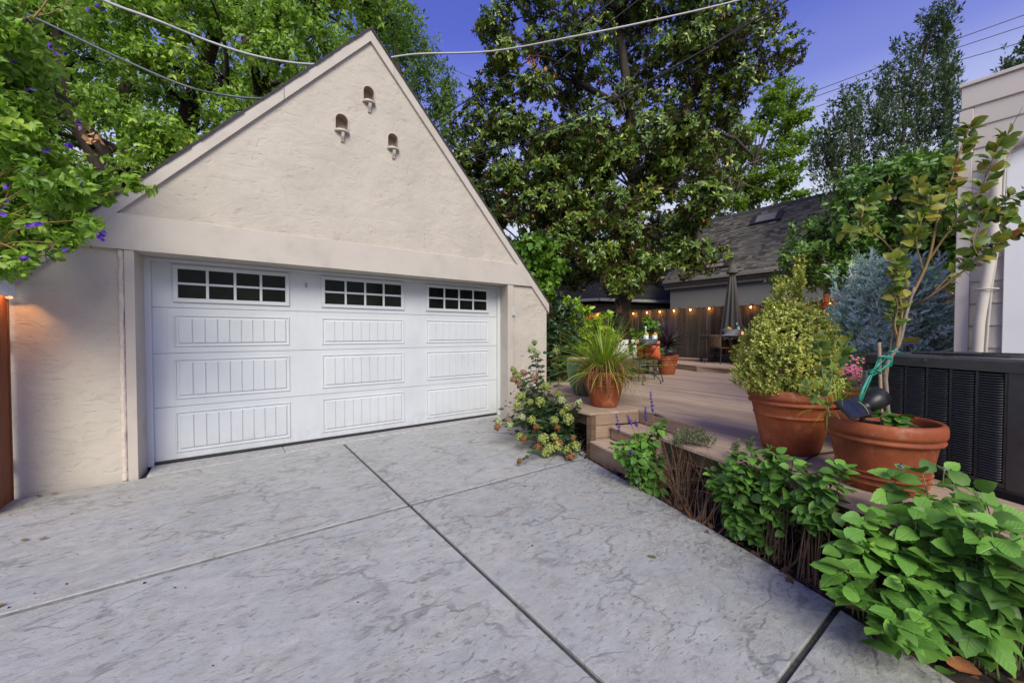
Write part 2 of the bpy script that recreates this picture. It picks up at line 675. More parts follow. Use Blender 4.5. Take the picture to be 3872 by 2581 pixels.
def m_concrete():
    t = NT('stamped concrete')
    v = t.coord((1, 1, 1), False)
    vr = t.coord((1.0, 1.55, 1), False, (0, 0, R(-24)))
    big = t.noise(v, 1.3, 5, .6, .4)
    cloud = t.noise(vr, 6.5, 9, .74, .35)
    pat = t.noise(v, 1.7, 4, .6)
    pat2 = t.noise(vr, 2.6, 4, .6)
    fine = t.noise(v, 90, 5, .75)
    l1 = t.vor(warp(t, vr, 2.2, 1.1), 1.25)
    l2 = t.vor(warp(t, vr, 8.0, .55), 5.5)
    smud = t.noise(t.coord((16, 34, 1), False, (0, 0, R(-24))), 1.0, 4, .6, .45)
    spot = t.noise(t.coord((26, 34, 1), False), 1.0, 3, .5, .4)
    col = t.ramp(cloud, [(.28, (.265, .269, .25)), (.43, (.352, .357, .333)), (.57, (.405, .410, .386)), (.75, (.455, .460, .434))])
    col = t.mix(.55, col, t.ramp(big, [(.3, (.80, .80, .80)), (.62, (1.05, 1.05, 1.05))]), 'MULTIPLY')
    col = t.mix(.5, col, t.ramp(pat2, [(.35, (.94, .97, 1.03)), (.65, (1.06, 1.0, .93))]), 'MULTIPLY')
    col = t.mix(.8, col, t.ramp(fine, [(.25, .84), (.5, 1.0), (.75, 1.12)]), 'MULTIPLY')
    # edges pressed by the slate stamp, keeping their dark powder in broken stretches
    e1 = t.mul(t.ramp(l1, [(.0, 1.0), (.014, .7), (.04, 0.0)]), t.ramp(pat, [(.42, 0.0), (.56, 1.0)]))
    e2 = t.mul(t.ramp(l2, [(.0, 1.0), (.022, .7), (.06, 0.0)]), t.ramp(pat2, [(.54, 0.0), (.66, 1.0)]))
    sm = t.mul(t.ramp(smud, [(.575, 0.0), (.63, 1.0)]), t.ramp(t.noise(v, 1.9, 4, .6), [(.36, 0.0), (.54, 1.0)]))
    sp = t.mul(t.ramp(spot, [(.64, 0.0), (.70, 1.0)]), t.ramp(pat, [(.42, 0.0), (.6, 1.0)]))
    col = t.mix(t.mul(e1, .55), col, (.115, .112, .105))
    col = t.mix(t.mul(e2, .36), col, (.125, .122, .115))
    col = t.mix(t.mul(sm, .52), col, (.13, .128, .122))
    col = t.mix(t.mul(sp, .62), col, (.12, .118, .112))
    # damp grime along the planting bed and in the corner by the gate
    gr = t.n('ShaderNodeSeparateXYZ')
    t.l(v, gr.inputs[0])
    edge = t.mul(t.mul(gr.outputs[0], .963), t.mul(gr.outputs[1], -.27), 'ADD')
    em = t.mul(t.ramp(t.mul(edge, .4), [(.66, 0.0), (1.0, 1.0)]), t.ramp(t.noise(vr, 6.5, 6, .75, .8), [(.46, 0.0), (.60, 1.0)]))
    col = t.mix(t.mul(em, .72), col, (.10, .097, .092))
    lf = t.mul(t.ramp(t.mul(t.mul(gr.outputs[0], -.25), t.mul(gr.outputs[1], .10), 'ADD'), [(.76, 0.0), (.92, 1.0)]), t.ramp(t.noise(vr, 3.0, 5, .7), [(.43, 0.0), (.6, 1.0)]))
    col = t.mix(t.mul(lf, .7), col, (.125, .122, .115))
    h = t.mul(t.mul(cloud, .9), t.mul(t.mul(e1, -.30), t.mul(t.mul(sm, -.25), t.mul(e2, -.2), 'ADD'), 'ADD'), 'ADD')
    n1 = t.bump(h, .5, .018)
    n2 = t.bump(fine, .25, .003, n1)
    rg = t.ramp(cloud, [(.3, .66), (.7, .48)])
    return t.fin(col, rg, n2, None, .35)


def m_wood(name, stops, grain=(38, 1.6, 38), bump=.25, rough=.65, var=.25, knots=True, spec=.3):
    """boards: the grain follows the axis with the small scale; each board has its own tone"""
    t = NT(name)
    v = t.coord(grain, True)
    w = t.coord((3, 3, 3), True)
    g = t.noise(v, 1, 6, .62, .35)
    b = t.noise(w, 1, 4, .6)
    col = t.ramp(g, stops)
    oi = t.n('ShaderNodeObjectInfo')
    tone = t.ramp(oi.outputs['Random'], [(0, 1 - var), (1, 1 + var * .6)])
    col = t.mix(1.0, col, tone, 'MULTIPLY')
    col = t.mix(.5, col, t.ramp(b, [(.3, .72), (.65, 1.08)]), 'MULTIPLY')
    if knots:
        k = t.ramp(t.noise(t.coord((7, 2.5, 7) if grain[1] < grain[2] else (7, 7, 2.5), True), 1, 2, .5), [(.20, .45), (.27, 1.0)])
        col = t.mix(.8, col, k, 'MULTIPLY')
    return t.fin(col, rough, t.bump(g, bump, .004), None, spec)


def m_terracotta():
    t = NT('terracotta')
    v = t.coord((1, 1, 1), True)
    f = t.noise(v, 3.5, 6, .65, .3)
    g = t.noise(t.coord((9, 9, 2.5), True), 1, 5, .6)
    col = t.ramp(f, [(.25, (.125, .028, .010)), (.5, (.25, .060, .019)), (.75, (.37, .102, .034))])
    col = t.mix(.5, col, t.ramp(g, [(.3, .62), (.62, 1.05)]), 'MULTIPLY')
    salt = t.mul(t.ramp(t.noise(v, 6, 7, .75), [(.53, 0.0), (.68, 1.0)]), t.ramp(f, [(.40, 0.0), (.58, 1.0)]))
    col = t.mix(t.mul(salt, .42), col, (.50, .36, .27))
    return t.fin(col, .62, t.bump(t.noise(v, 60, 4), .18, .003), None, .35)


M = {}
M['stucco'] = m_stucco()
M['niche'] = plain('tan niche lining', (.40, .31, .235), .85, .12, 5, .2)
M['trim'] = m_paint('cream painted timber', (.49, .444, .385), (3, 60, 60), .10)
M['trim_v'] = m_paint('cream painted post', (.485, .43, .372), (60, 60, 3), .10)
M['rubble'] = plain('rough cream render edge', (.58, .50, .44), .9, .12, 30, .6)
M['white'] = m_door()
M['seal'] = plain('black rubber seal', (.022, .022, .024), .7)
M['pane'] = plain('dark window glass', (.009, .012, .009), .09, .5, 4, 0, 0, .10)
M['apron'] = plain('grey concrete apron', (.36, .36, .35), .85, .22, 22, .5)
M['concrete'] = m_concrete()
M['joint_grey'] = plain('worn grey joint', (.19, .188, .18), .9, .35, 18, .4)
M['joint'] = plain('dark joint filler', (.055, .053, .048), .9, .4, 30, .4)
M['shingle_dark'] = plain('dark roof shingle', (.045, .043, .042), .9, .35, 30, .5)
M['steel'] = plain('grey metal', (.30, .31, .32), .45, .1, 12, 0, .6)
M['box_grey'] = plain('grey plastic box', (.45, .44, .42), .5, .06)
M['soil'] = plain('dark soil', (.035, .026, .02), .95, .6, 14, 1.0)
M['bark_litter'] = plain('dead leaves and bark', (.085, .045, .025), .9, .6, 30, .5)
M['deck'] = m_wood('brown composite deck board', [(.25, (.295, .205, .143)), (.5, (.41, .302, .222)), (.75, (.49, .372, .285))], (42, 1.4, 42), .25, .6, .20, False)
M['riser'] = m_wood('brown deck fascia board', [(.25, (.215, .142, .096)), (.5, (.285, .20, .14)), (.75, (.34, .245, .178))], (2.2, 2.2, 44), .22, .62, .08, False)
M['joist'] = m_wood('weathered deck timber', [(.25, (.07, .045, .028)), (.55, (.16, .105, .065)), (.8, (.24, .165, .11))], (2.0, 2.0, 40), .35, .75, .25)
M['fence'] = m_wood('weathered fence board', [(.2, (.035, .030, .024)), (.5, (.085, .072, .058)), (.8, (.165, .145, .12))], (34, 34, 1.3), .4, .8, .45)
M['newwood'] = m_wood('new orange fence board', [(.2, (.20, .075, .028)), (.8, (.30, .12, .05))], (34, 34, 1.3), .2, .7, .1)
M['rustwood'] = m_wood('orange stained gate and bulb lit board', [(.2, (.15, .042, .014)), (.5, (.21, .065, .022)), (.8, (.26, .09, .032))], (30, 30, 1.2), .15, .5, .12)
M['bark'] = m_wood('grey brown bark', [(.25, (.018, .014, .011)), (.55, (.055, .043, .034)), (.8, (.105, .086, .07))], (16, 16, 2.5), .9, .9, .1, False)
M['bark_dark'] = m_wood('dark furrowed bark', [(.25, (.014, .010, .008)), (.55, (.045, .032, .023)), (.8, (.085, .062, .047))], (16, 16, 2.5), .9, .9, .1, False)
M['twig'] = plain('dry brown twig', (.13, .075, .045), .85, .4, 20, .3)
M['twig_grey'] = plain('bare grey branch', (.22, .185, .15), .85, .3, 20, .3)
M['stem_green'] = plain('green stem', (.12, .16, .05), .6, .25, 30)
M['stem_olive'] = plain('olive brown stem', (.22, .14, .05), .6, .3, 25)
M['terracotta'] = m_terracotta()
M['greenglaze'] = plain('green glazed pot', (.045, .125, .075), .28, .22, 5, .05, 0, .5)
M['rim_tan'] = plain('bare tan pot rim', (.36, .25, .15), .7, .15)
M['ac'] = plain('dark grey painted steel', (.072, .074, .072), .42, .12, 20, .05, .25)
M['ac_in'] = plain('black inside', (.006, .006, .007), .9, .2)
M['black'] = plain('black painted iron', (.012, .012, .013), .45, .2)
M['blackplastic'] = plain('black plastic', (.014, .014, .016), .38, .2)
M['solar'] = plain('solar cell', (.018, .022, .032), .18, .15, 12, 0, .2, .6)
M['label_white'] = plain('printed white label', (.42, .42, .41), .55, .35, 90)
M['siding'] = m_paint('beige painted siding', (.47, .425, .375), (2.5, 2.5, 60), .12, .06, .55, .10)
M['siding_trim'] = m_paint('beige painted corner board', (.52, .47, .42), (60, 60, 3), .08, .05, .5, .06)
M['panel_white'] = plain('white painted panel', (.72, .72, .72), .5, .03, 4)
M['conduit'] = plain('grey corrugated conduit', (.44, .42, .39), .55, .08)
M['wall_grey'] = plain('smooth grey house wall', (.20, .195, .19), .85, .05, 6, .1)
M['fascia'] = plain('taupe gutter paint', (.20, .175, .165), .5, .1)
M['wall_olive'] = plain('olive tan house wall', (.20, .185, .14), .85, .08, 6, .1)
M['gutter_pale'] = plain('pale gutter', (.42, .41, .38), .5, .1)
M['fabric_grey'] = plain('dark taupe umbrella cloth', (.10, .094, .088), .85, .12, 14, .3)
M['wicker'] = plain('brown woven back', (.085, .050, .030), .75, .3, 120, .6)
M['tabletop'] = plain('smoky glass table top', (.10, .15, .15), .12, .1, 6, 0, 0, .6)
M['dark_frame'] = plain('dark brown metal', (.032, .026, .023), .5, .2)
M['galv'] = plain('galvanised steel', (.36, .37, .38), .42, .25, 18, .1, .7)
M['orange_cloth'] = plain('orange cushion cloth', (.62, .105, .035), .8, .10, 10, .2)
M['pad_cloth'] = plain('grey seat cloth', (.22, .20, .17), .85, .1, 10, .2)
M['cream_cloth'] = plain('white cushion cloth', (.66, .64, .60), .85, .06, 10, .2)
M['cloth_mark'] = plain('dark leaf print', (.06, .055, .04), .85, .3)
M['button'] = plain('pale button', (.5, .42, .36), .5)
M['lemon'] = plain('yellow orange fruit', (.70, .34, .03), .5, .12, 20)
M['bottle'] = plain('green bottle glass', (.015, .16, .055), .1, .15, 6, 0, 0, .6)
M['bottle_blue'] = plain('blue bottle label', (.30, .52, .60), .5, .2)
M['darkbottle'] = plain('dark bottle glass', (.015, .02, .012), .1, .2)
M['white_cap'] = plain('white cap', (.72, .73, .74), .4, .05)
M['frost'] = plain('frosted tumbler', (.58, .60, .60), .25, .08, 20, 0, 0, .5)
M['cable_white'] = plain('pale grey cable jacket', (.44, .44, .45), .5, .08, 30)
M['cable_grey'] = plain('blue grey cable jacket', (.13, .14, .17), .5, .1, 30)
M['cable_black'] = plain('black cable', (.012, .012, .014), .6, .1)
M['tie'] = plain('green plastic tie tape', (.012, .20, .14), .4, .2, 25)
M['hose_green'] = plain('bright green hose cap', (.08, .50, .10), .5, .1)
M['redplastic'] = plain('red plastic', (.35, .022, .012), .3, .1)
M['amberglass'] = plain('amber sugar water', (.42, .12, .02), .15, .2)
M['birdwood'] = plain('brown birdhouse wood', (.105, .05, .028), .75, .25, 12, .3)
M['ceramic'] = plain('chalk white shade', (.62, .64, .70), .6, .10, 16, .35)
M['stone'] = plain('grey pebble', (.17, .19, .22), .7, .4, 9, .3)
M['rock_teal'] = plain('grey green rock', (.19, .24, .23), .85, .35, 7, .8)
M['grey_base'] = plain('blue grey umbrella base', (.10, .10, .12), .6, .2)
M['orangepole'] = plain('orange brown timber', (.30, .12, .055), .7, .2)
M['yellow_sign'] = plain('yellow label', (.70, .52, .03), .5, .08)
M['pink'] = plain('pink flower', (.75, .14, .32), .6, .35, 60)
M['seedcone'] = plain('pink orange seed cone', (.42, .15, .075), .7, .3, 40)
M['violet'] = plain('violet flower', (.085, .022, .32), .6, .4, 60)
M['bluesage'] = plain('blue violet sage flower', (.07, .045, .26), .7, .4, 80)
M['greysage'] = plain('grey green flower bud', (.26, .27, .30), .8, .3, 80)
M['h_cream'] = plain('cream green hydrangea', (.36, .41, .19), .7, .25, 40)
M['h_green'] = plain('lime green hydrangea', (.27, .31, .075), .7, .3, 40)
M['h_pink'] = plain('dusty pink hydrangea', (.27, .165, .10), .7, .35, 40)
M['h_brown'] = plain('dry brown hydrangea', (.24, .105, .038), .8, .3, 40)
M['dryleaf'] = plain('dry orange brown leaf', (.30, .12, .045), .8, .4, 30)
M['litter_dark'] = plain('fallen dark petals', (.03, .024, .04), .8, .5, 60)
M['litter_leaf'] = plain('fallen yellow brown leaf', (.24, .15, .04), .7, .4, 60)

bulb = NT('lit warm bulb')
bulb.b.inputs['Base Color'].default_value = (.9, .5, .2, 1)
bulb.b.inputs['Emission Color'].default_value = (1.0, .36, .07, 1)
bulb.b.inputs['Emission Strength'].default_value = 7
M['bulb'] = bulb.m
flame = NT('candle glow')
flame.b.inputs['Base Color'].default_value = (.8, .3, .1, 1)
flame.b.inputs['Emission Color'].default_value = (1.0, .22, .05, 1)
flame.b.inputs['Emission Strength'].default_value = 1.6
M['candle'] = flame.m

G = lambda r, g, b: (r, g, b)
M['lf_left'] = leafmat('mid green tree leaf', [(0, (0.078, 0.147, 0.018)), (.45, (0.189, 0.316, 0.042)), (.8, (0.334, 0.463, 0.067)), (.97, (0.533, 0.513, 0.075)), (1, (0.666, 0.336, 0.090))], .45, .34)
M['lf_drape'] = leafmat('olive green willowy leaf', [(0, (0.045, 0.090, 0.018)), (.5, (0.112, 0.195, 0.038)), (1, (0.210, 0.285, 0.068))], .5, .32)
M['lf_mag'] = leafmat('glossy magnolia leaf', [(0, (0.039, 0.074, 0.015)), (.5, (0.101, 0.166, 0.025)), (.85, (0.212, 0.278, 0.030)), (1, (0.572, 0.417, 0.042))], .26, .10, (.085, .062, .022), .5)
M['lf_potato'] = leafmat('fresh light green leaf', [(0, (0.067, 0.143, 0.016)), (.5, (0.172, 0.299, 0.033)), (.85, (0.284, 0.397, 0.046)), (1, (0.508, 0.508, 0.052))], .42, .34)
M['lf_lime'] = leafmat('yellow green shrub leaf', [(0, (0.120, 0.240, 0.014)), (.5, (0.312, 0.432, 0.036)), (1, (0.576, 0.552, 0.054))], .4, .3)
M['lf_vine'] = leafmat('bright green vine leaf', [(0, (.035, .10, .010)), (.5, (.09, .19, .016)), (1, (.17, .26, .03))], .42, .3)
M['lf_dark'] = leafmat('dark green shrub leaf', [(0, (.012, .030, .010)), (.5, (.030, .062, .020)), (.93, (.065, .105, .03)), (1, (.20, .085, .045))], .38, .18)
M['lf_camellia'] = leafmat('dark camellia leaf', [(0, (0.046, 0.098, 0.023)), (.5, (0.106, 0.205, 0.039)), (.85, (0.191, 0.315, 0.058)), (1, (0.356, 0.466, 0.068))], .34, .2)
M['lf_bay'] = leafmat('dusky bay leaf', [(0, (0.032, 0.056, 0.025)), (.5, (0.073, 0.115, 0.051)), (1, (0.144, 0.190, 0.089))], .4, .18)
M['lf_maple'] = leafmat('bright maple leaf', [(0, (0.067, 0.129, 0.012)), (.5, (0.157, 0.256, 0.018)), (1, (0.298, 0.358, 0.036))], .5, .45)
M['lf_juniper'] = leafmat('blue juniper scale leaf', [(0, (0.207, 0.333, 0.258)), (.5, (0.442, 0.667, 0.528)), (1, (0.660, 0.750, 0.698))], .7, .12)
M['lf_box'] = leafmat('variegated boxwood leaf', [(0, (0.068, 0.105, 0.016)), (.35, (0.185, 0.234, 0.033)), (.6, (0.444, 0.444, 0.081)), (1, (0.715, 0.653, 0.196))], .45, .22)
M['lf_hyd'] = leafmat('hydrangea leaf', [(0, (0.013, 0.032, 0.013)), (.6, (0.036, 0.074, 0.025)), (.94, (0.071, 0.128, 0.028)), (1, (0.162, 0.081, 0.028))], .42, .18)
M['lf_grass'] = leafmat('strap grass blade', [(0, (.065, .12, .012)), (.5, (.16, .26, .022)), (.85, (.30, .36, .04)), (1, (.42, .34, .05))], .4, .25)
M['lf_straw'] = leafmat('dead straw blade', [(0, (0.112, 0.049, 0.020)), (.5, (0.216, 0.101, 0.038)), (1, (0.336, 0.195, 0.084))], .7, .15, None, .4, (1, .9, .7))
M['lf_cord'] = leafobj('dark purple strap leaf', [(0, (.022, .013, .022)), (.6, (.060, .036, .052)), (.92, (.10, .065, .078)), (1, (.24, .12, .06))], .34, .05, False)
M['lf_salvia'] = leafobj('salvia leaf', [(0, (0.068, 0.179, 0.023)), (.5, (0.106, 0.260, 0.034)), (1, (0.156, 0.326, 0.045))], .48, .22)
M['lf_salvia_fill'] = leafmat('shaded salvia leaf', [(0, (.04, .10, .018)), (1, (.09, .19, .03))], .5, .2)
B_ST = [(0, (.038, .080, .016)), (.4, (.080, .130, .018)), (.75, (.17, .20, .022)), (.95, (.26, .20, .03)), (1, (.33, .085, .03))]
M['lf_blue'] = leafobj('blueberry leaf', B_ST, .42, .25)
M['lf_blue_small'] = leafmat('small blueberry leaf', B_ST, .42, .25)
M['lf_twiggy'] = leafmat('small grey green leaf', [(0, (.075, .10, .035)), (1, (.17, .20, .085))], .6, .2)

# ------------------------------------------------------------------ ground and driveway
mb = MB()
mb.add([(-300, -300, -.07), (300, -300, -.07), (300, 300, -.07), (-300, 300, -.07)], [(0, 1, 2, 3)])
part('ground', mb, M['soil'], None, None, 'structure')

drive = bpy.data.objects.new('driveway', None)
COL.objects.link(drive)
OFF[drive.name] = (0, 0, 0)
tag(drive, None, None, None, 'structure')
mb = MB()
mb.prism([(-4.5, -5), (3.3, -5), (2.42, .0), (2.70, .65), (2.985, 1.47), (3.50, 3.33), (4.3, 5.9), (4.3, 6.0), (-4.5, 6.0)], -.065, -.018)
part('joint_filler', mb, M['joint'], drive)


def slab(poly):
    mb = MB()
    mb.prism(poly, -.06, 0.0, .0035)
    part('concrete_slab', mb, M['concrete'], drive)


g, h = .015, .024          # wide expansion joint, narrow tooled joint
xs0 = 1.29
slab([(-4.5, .65 + h), (xs0 - g, .65 + h), (xs0 - g, 3.26 - h), (-4.5, 3.26 - h)])
slab([(-4.5, 3.26 + h), (xs0 - g, 3.26 + h), (xs0 - g, 5.69), (-.66, 5.50), (-4.5, 5.50)])
slab([(-4.5, -4.5), (xs0 - g, -4.5), (xs0 - g, .65 - h), (-4.5, .65 - h)])
slab([(xs0 + g, .65 + .015), (2.715, .65 + .015), (2.985, 1.47), (3.49, 3.26 - h), (xs0 + g, 3.26 - h)])
slab([(xs0 + g, 3.26 + h), (3.49, 3.26 + h), (3.60, 3.75), (4.12, 5.60), (4.12, 5.83), (xs0 + g, 5.69)])
slab([(xs0 + g, -4.5), (3.2, -4.5), (2.44, .0), (2.68, .65 - .015), (xs0 + g, .65 - .015)])
for (xa, xb, yy) in ((-4.5, xs0 - g - .002, 3.26), (xs0 + g + .002, 3.47, 3.26), (-4.5, xs0 - g - .002, .652)):
    mb = MB()
    for (ya, yb, zz) in ((-.022, -.008, -.007), (-.007, .005, -.012), (.006, .022, -.007)):
        mb.box(xa, yy + ya, -.05, xb, yy + yb, zz)
    part('tooled_joint', mb, M['joint_grey'], drive)
# rough apron under the door, in two cracked lengths
for (a, b) in ((-.67, .60), (.606, 1.75), (1.756, 4.05)):
    f_ = lambda x: 5.51 + (x + .67) * .068
    mb = MB()
    mb.prism([(a, f_(a) + .003), (b, f_(b) + .003), (b, 6.1), (a, 6.1)], -.05, .012, .008)
    part('door_apron', mb, M['apron'], drive)

# small petals and leaves lying on the concrete
rng = np.random.default_rng(5)
n = 100
P = np.stack([-1.9 + rng.exponential(.75, n), rng.uniform(1.2, 5.2, n), np.full(n, .003)], 1)
P2 = np.stack([rng.uniform(1.4, 3.0, 12), rng.uniform(.6, 5.3, 12), np.full(12, .003)], 1)
P = np.concatenate([P, P2])
n = len(P)
D = np.stack([rng.normal(size=n), rng.normal(size=n), np.zeros(n)], 1)
litter = bpy.data.objects.new('petal_litter', npmesh('petal_litter', *spread(P, D, np.tile([0, 0, 1.], (n, 1)) + rng.normal(size=(n, 3)) * .35, rng.uniform(.010, .026, n), leaf_tpl(.3, .12, .1, 1), np.zeros(n))[:2], M['litter_dark']))
COL.objects.link(litter)
tag(litter, 'tiny dark petals scattered over the pale concrete', None, None, 'stuff')
tp = leaf_tpl(.3, .12, -.15, 2)
lp = [((-1.318, 5.434, 0.000), 'yellow brown fallen leaf on concrete at foot of left garage pier'),
      ((-1.375, 5.415, 0.000), 'green fallen leaf on concrete beside the orange gate'),
      ((-1.166, 4.360, 0.000), 'orange brown fallen leaf on concrete near left edge of driveway'),
      ((-1.106, 4.286, 0.000), 'brown curled leaf lying next to an orange one at left'),
      ((2.300, 1.506, 0.000), 'green fallen leaf alone on the right driveway slab'),
      ((-1.002, 3.387, 0.000), 'yellow leaf scrap at left end of the long concrete joint')]
for i, (p, lab) in enumerate(lp):
    V, F, T = spread(np.array([[0, 0, .006]]), np.array([[math.cos(i * 2.1), math.sin(i * 2.1), .05]]), np.array([[.1, 0, 1.]]), np.array([.055]), tp, np.zeros(1))
    o = bpy.data.objects.new('fallen_leaf', npmesh('fallen_leaf', V, F, M['stem_green'] if 'green' in lab else M['litter_leaf']))
    COL.objects.link(o)
    o.location = (p[0], p[1], .003)
    tag(o, lab, 'leaf', 'fallen leaves on the driveway')

# bed of soil, bark and dead leaves between concrete and deck
mb = MB()
bed = []
for i in range(40):
    t = i / 39
    y = -1.6 + t * 7.2
    xa = (2.30 + (y + .3) * .30) if y < 1.5 else (2.985 + (y - 1.47) * .277)
    bed.append((xa - .03, y))
rg = random.Random(3)
V, F = [], []
nx = 9
for i, (xa, y) in enumerate(bed):
    for j in range(nx):
        V.append((xa + j * .075, y + rg.uniform(-.03, .03), -.045 + (0.0 if j == 0 else rg.uniform(-.015, .035))))
for i in range(len(bed) - 1):
    for j in range(nx - 1):
        a = i * nx + j
        F.append((a, a + 1, a + nx + 1, a + nx))
mb.add(V, F, True)
part('planting_bed', mb, M['soil'], None, None, 'structure')
n = 900
yy = rng.uniform(-1.0, 5.2, n)
xa = np.where(yy < 1.5, 2.30 + (yy + .3) * .30, 2.985 + (yy - 1.47) * .277)
P = np.stack([xa + rng.uniform(0.0, .42, n), yy, rng.uniform(-.05, .0, n)], 1)
D = rdir(rng, n) * np.array([1, 1, .35])
o = bpy.data.objects.new('leaf_mulch', npmesh('leaf_mulch', *spread(P, D, np.tile([0, 0, 1.], (n, 1)) + rng.normal(size=(n, 3)) * .5, rng.uniform(.02, .085, n), leaf_tpl(.28, .12, -.1, 1), np.zeros(n))[:2], M['bark_litter']))
COL.objects.link(o)
tag(o, 'brown dead leaves and bark in the planting bed', None, None, 'stuff')
# pebbles at the end of the steps
peb = MB()
peb.ball((0, 0, 0), 1, 8, 5, (1, .8, .55))
pme = peb.mesh('pebble')
setm(pme, M['stone'])
proot = bpy.data.objects.new('pebble_patch', None)
COL.objects.link(proot)
OFF[proot.name] = (0, 0, 0)
tag(proot, 'grey river pebbles under hydrangea beside the deck steps', 'pebbles')
for i in range(70):
    y = 3.35 + rg.random() * 1.1
    x = 3.50 + (y - 3.33) * .30 + rg.random() * .40
    s_ = rg.uniform(.014, .034)
    inst('pebble', pme, proot, Matrix.Translation((x, y, -.035 + rg.random() * .03)) @ Matrix.Rotation(rg.random() * 6, 4, 'Z') @ Matrix.Diagonal((s_, s_, s_, 1)))

# ------------------------------------------------------------------ deck
deck = thing('deck', 'low brown timber deck with a notched stair beside the driveway', 'deck', (3.652, 3.335, 0))
DZ = .51
UZ = .66
yf = lambda x: 3.335 + 3.60 * (x - 3.652)                     # the long front edge
NA, NB, NC, ND = (3.652, 3.335), (4.335, 3.11), (4.014, 1.985), (3.31, 2.187)


def lin(p, q, x):
    return p[1] + (q[1] - p[1]) * (x - p[0]) / (q[0] - p[0])


def back(x):
    if x < 6.0: return 5.3 + (x - 4.2) * .62
    if x < 8.6: return 6.42 + (x - 6.0) * .42
    return 7.5


rb = random.Random(11)
W = .1415
x = 2.36
k = 0
while x < 10.25:
    x1, x2 = x + .0025, x + W - .0025
    def span(xx):
        hi = min(yf(xx), back(xx))
        segs = []
        if ND[0] < xx < NB[0]:
            lo2 = lin(ND, NC, xx) if xx < NC[0] else lin(NC, NB, xx)
            hi2 = lin(NA, NB, xx) if xx > NA[0] else 99
            segs.append((-1.4, min(lo2, hi)))
            if hi2 < hi: segs.append((hi2, hi))
        else:
            segs.append((-1.4 if xx < 6.2 else 2.0, hi))
        return segs
    sm = span((x1 + x2) / 2)
    for (a, b) in sm:
        if b - a < .02: continue
        sa, sb = span(x1 + 1e-4), span(x2 - 1e-4)
        def near(ss, v, e):
            c = [q[e] for q in ss]
            c = min(c, key=lambda q: abs(q - v))
            return c if abs(c - v) < .5 else v
        b1, b2 = near(sa, b, 1), near(sb, b, 1)
        a1, a2 = near(sa, a, 0), near(sb, a, 0)
        cuts = [a]
        if b - a > 2.6:
            c = a + 1.1 + ((k * 1.37) % 2.9)
            while c < b - .5:
                cuts.append(c)
                c += 3.66
        cuts.append(b)
        for i in range(len(cuts) - 1):
            y0a, y0b = (a1, a2) if i == 0 else (cuts[i] + .002,) * 2
            y1a, y1b = (b1, b2) if i == len(cuts) - 2 else (cuts[i + 1] - .002,) * 2
            mb = MB()
            mb.prism([(x1, y0a), (x2, y0b), (x2, y1b), (x1, y1a)], DZ - .028, DZ + rb.uniform(-.0012, .0012), .0035)
            part('deck_board', mb, M['deck'], deck)
    k += 1
    x += W
# raised upper level with a bent front edge; its boards run the same way
up_edge = [(12.2, 8.6), (11.0, 7.50), (10.10, 6.05), (9.80, 5.30), (9.92, 4.30), (10.35, 3.0), (10.9, 1.6), (11.4, .2)]
x = 9.80


def up_span(xx):
    ys = []
    for p, q in zip(up_edge[:-1], up_edge[1:]):
        lo_, hi_ = sorted((p[0], q[0]))
        if lo_ <= xx < hi_: ys.append(lin(p, q, xx))
    if len(ys) == 2: return min(ys), max(ys)
    if len(ys) == 1: return ys[0], 8.6
    return .2, 8.6


while x < 12.85:
    x1, x2 = x + .0025, x + W - .0025
    a1, b1 = up_span(x1 + .004)
    a2, b2 = up_span(x2)
    mid_ = (up_span((x1 + x2) / 2)[0] + up_span((x1 + x2) / 2)[1]) / 2 + rb.uniform(-.8, .8)
    for (p, q, r_, s_) in ((a1, a2, mid_ - .002, mid_ - .002), (mid_ + .002, mid_ + .002, b1, b2)):
        if r_ - p < .05: continue
        mb = MB()
        mb.prism([(x1, p), (x2, q), (x2, s_), (x1, r_)], UZ - .028, UZ, .0035)
        part('deck_board', mb, M['deck'], deck)
    x += W


def face_board(p, q, z0, z1, th=.02, name='fascia_board', m='riser', side=1):
    """upright board along p->q, its outer face on the line, thickness to the side"""
    d = Vector((q[0] - p[0], q[1] - p[1]))
    L = d.length
    ang = math.atan2(d.y, d.x)
    mb = MB()
    y0, y1 = (0, th) if side > 0 else (-th, 0)
    mb.box(0, y0, z0, L, y1, z1, .0025)
    mb.xf(Matrix.Translation((p[0], p[1], 0)) @ Matrix.Rotation(ang, 4, 'Z'))
    return part(name, mb, M[m], deck)


ue = up_edge[1:]
for p, q in zip(ue[:-1], ue[1:]):
    d = (Vector(q) - Vector(p)).normalized()
    nrm = Vector((d.y, -d.x)) * -1
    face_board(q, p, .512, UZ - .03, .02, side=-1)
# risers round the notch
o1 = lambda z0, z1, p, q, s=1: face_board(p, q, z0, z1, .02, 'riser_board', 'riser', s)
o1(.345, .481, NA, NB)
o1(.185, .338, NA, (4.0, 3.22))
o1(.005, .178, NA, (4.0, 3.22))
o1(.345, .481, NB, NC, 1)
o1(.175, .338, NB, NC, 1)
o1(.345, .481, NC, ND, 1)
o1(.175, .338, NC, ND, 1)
# steps: lower and middle, treads run along the edge
E1 = Vector((.26996, .96288))
E2 = Vector((.96288, -.26996))
pt = lambda s, n_: tuple(E1 * s + E2 * n_)


def tread(n0, n1, s0, s1, z, cnt, mname='deck'):
    w_ = (n1 - n0) / cnt
    for i in range(cnt):
        a, b = n0 + i * w_ + .0015, n0 + (i + 1) * w_ - .0015
        mb = MB()
        # the grain of these boards runs along the stair
        mb.box(a, s0, z - .026, b, s1, z, .003)
        o = part('tread_board', mb, M[mname], None)
        o.parent = deck
        o.matrix_local = Matrix.Translation((-3.652, -3.335, 0)) @ Matrix(((E2.x, E1.x, 0, 0), (E2.y, E1.y, 0, 0), (0, 0, 1, 0), (0, 0, 0, 1)))


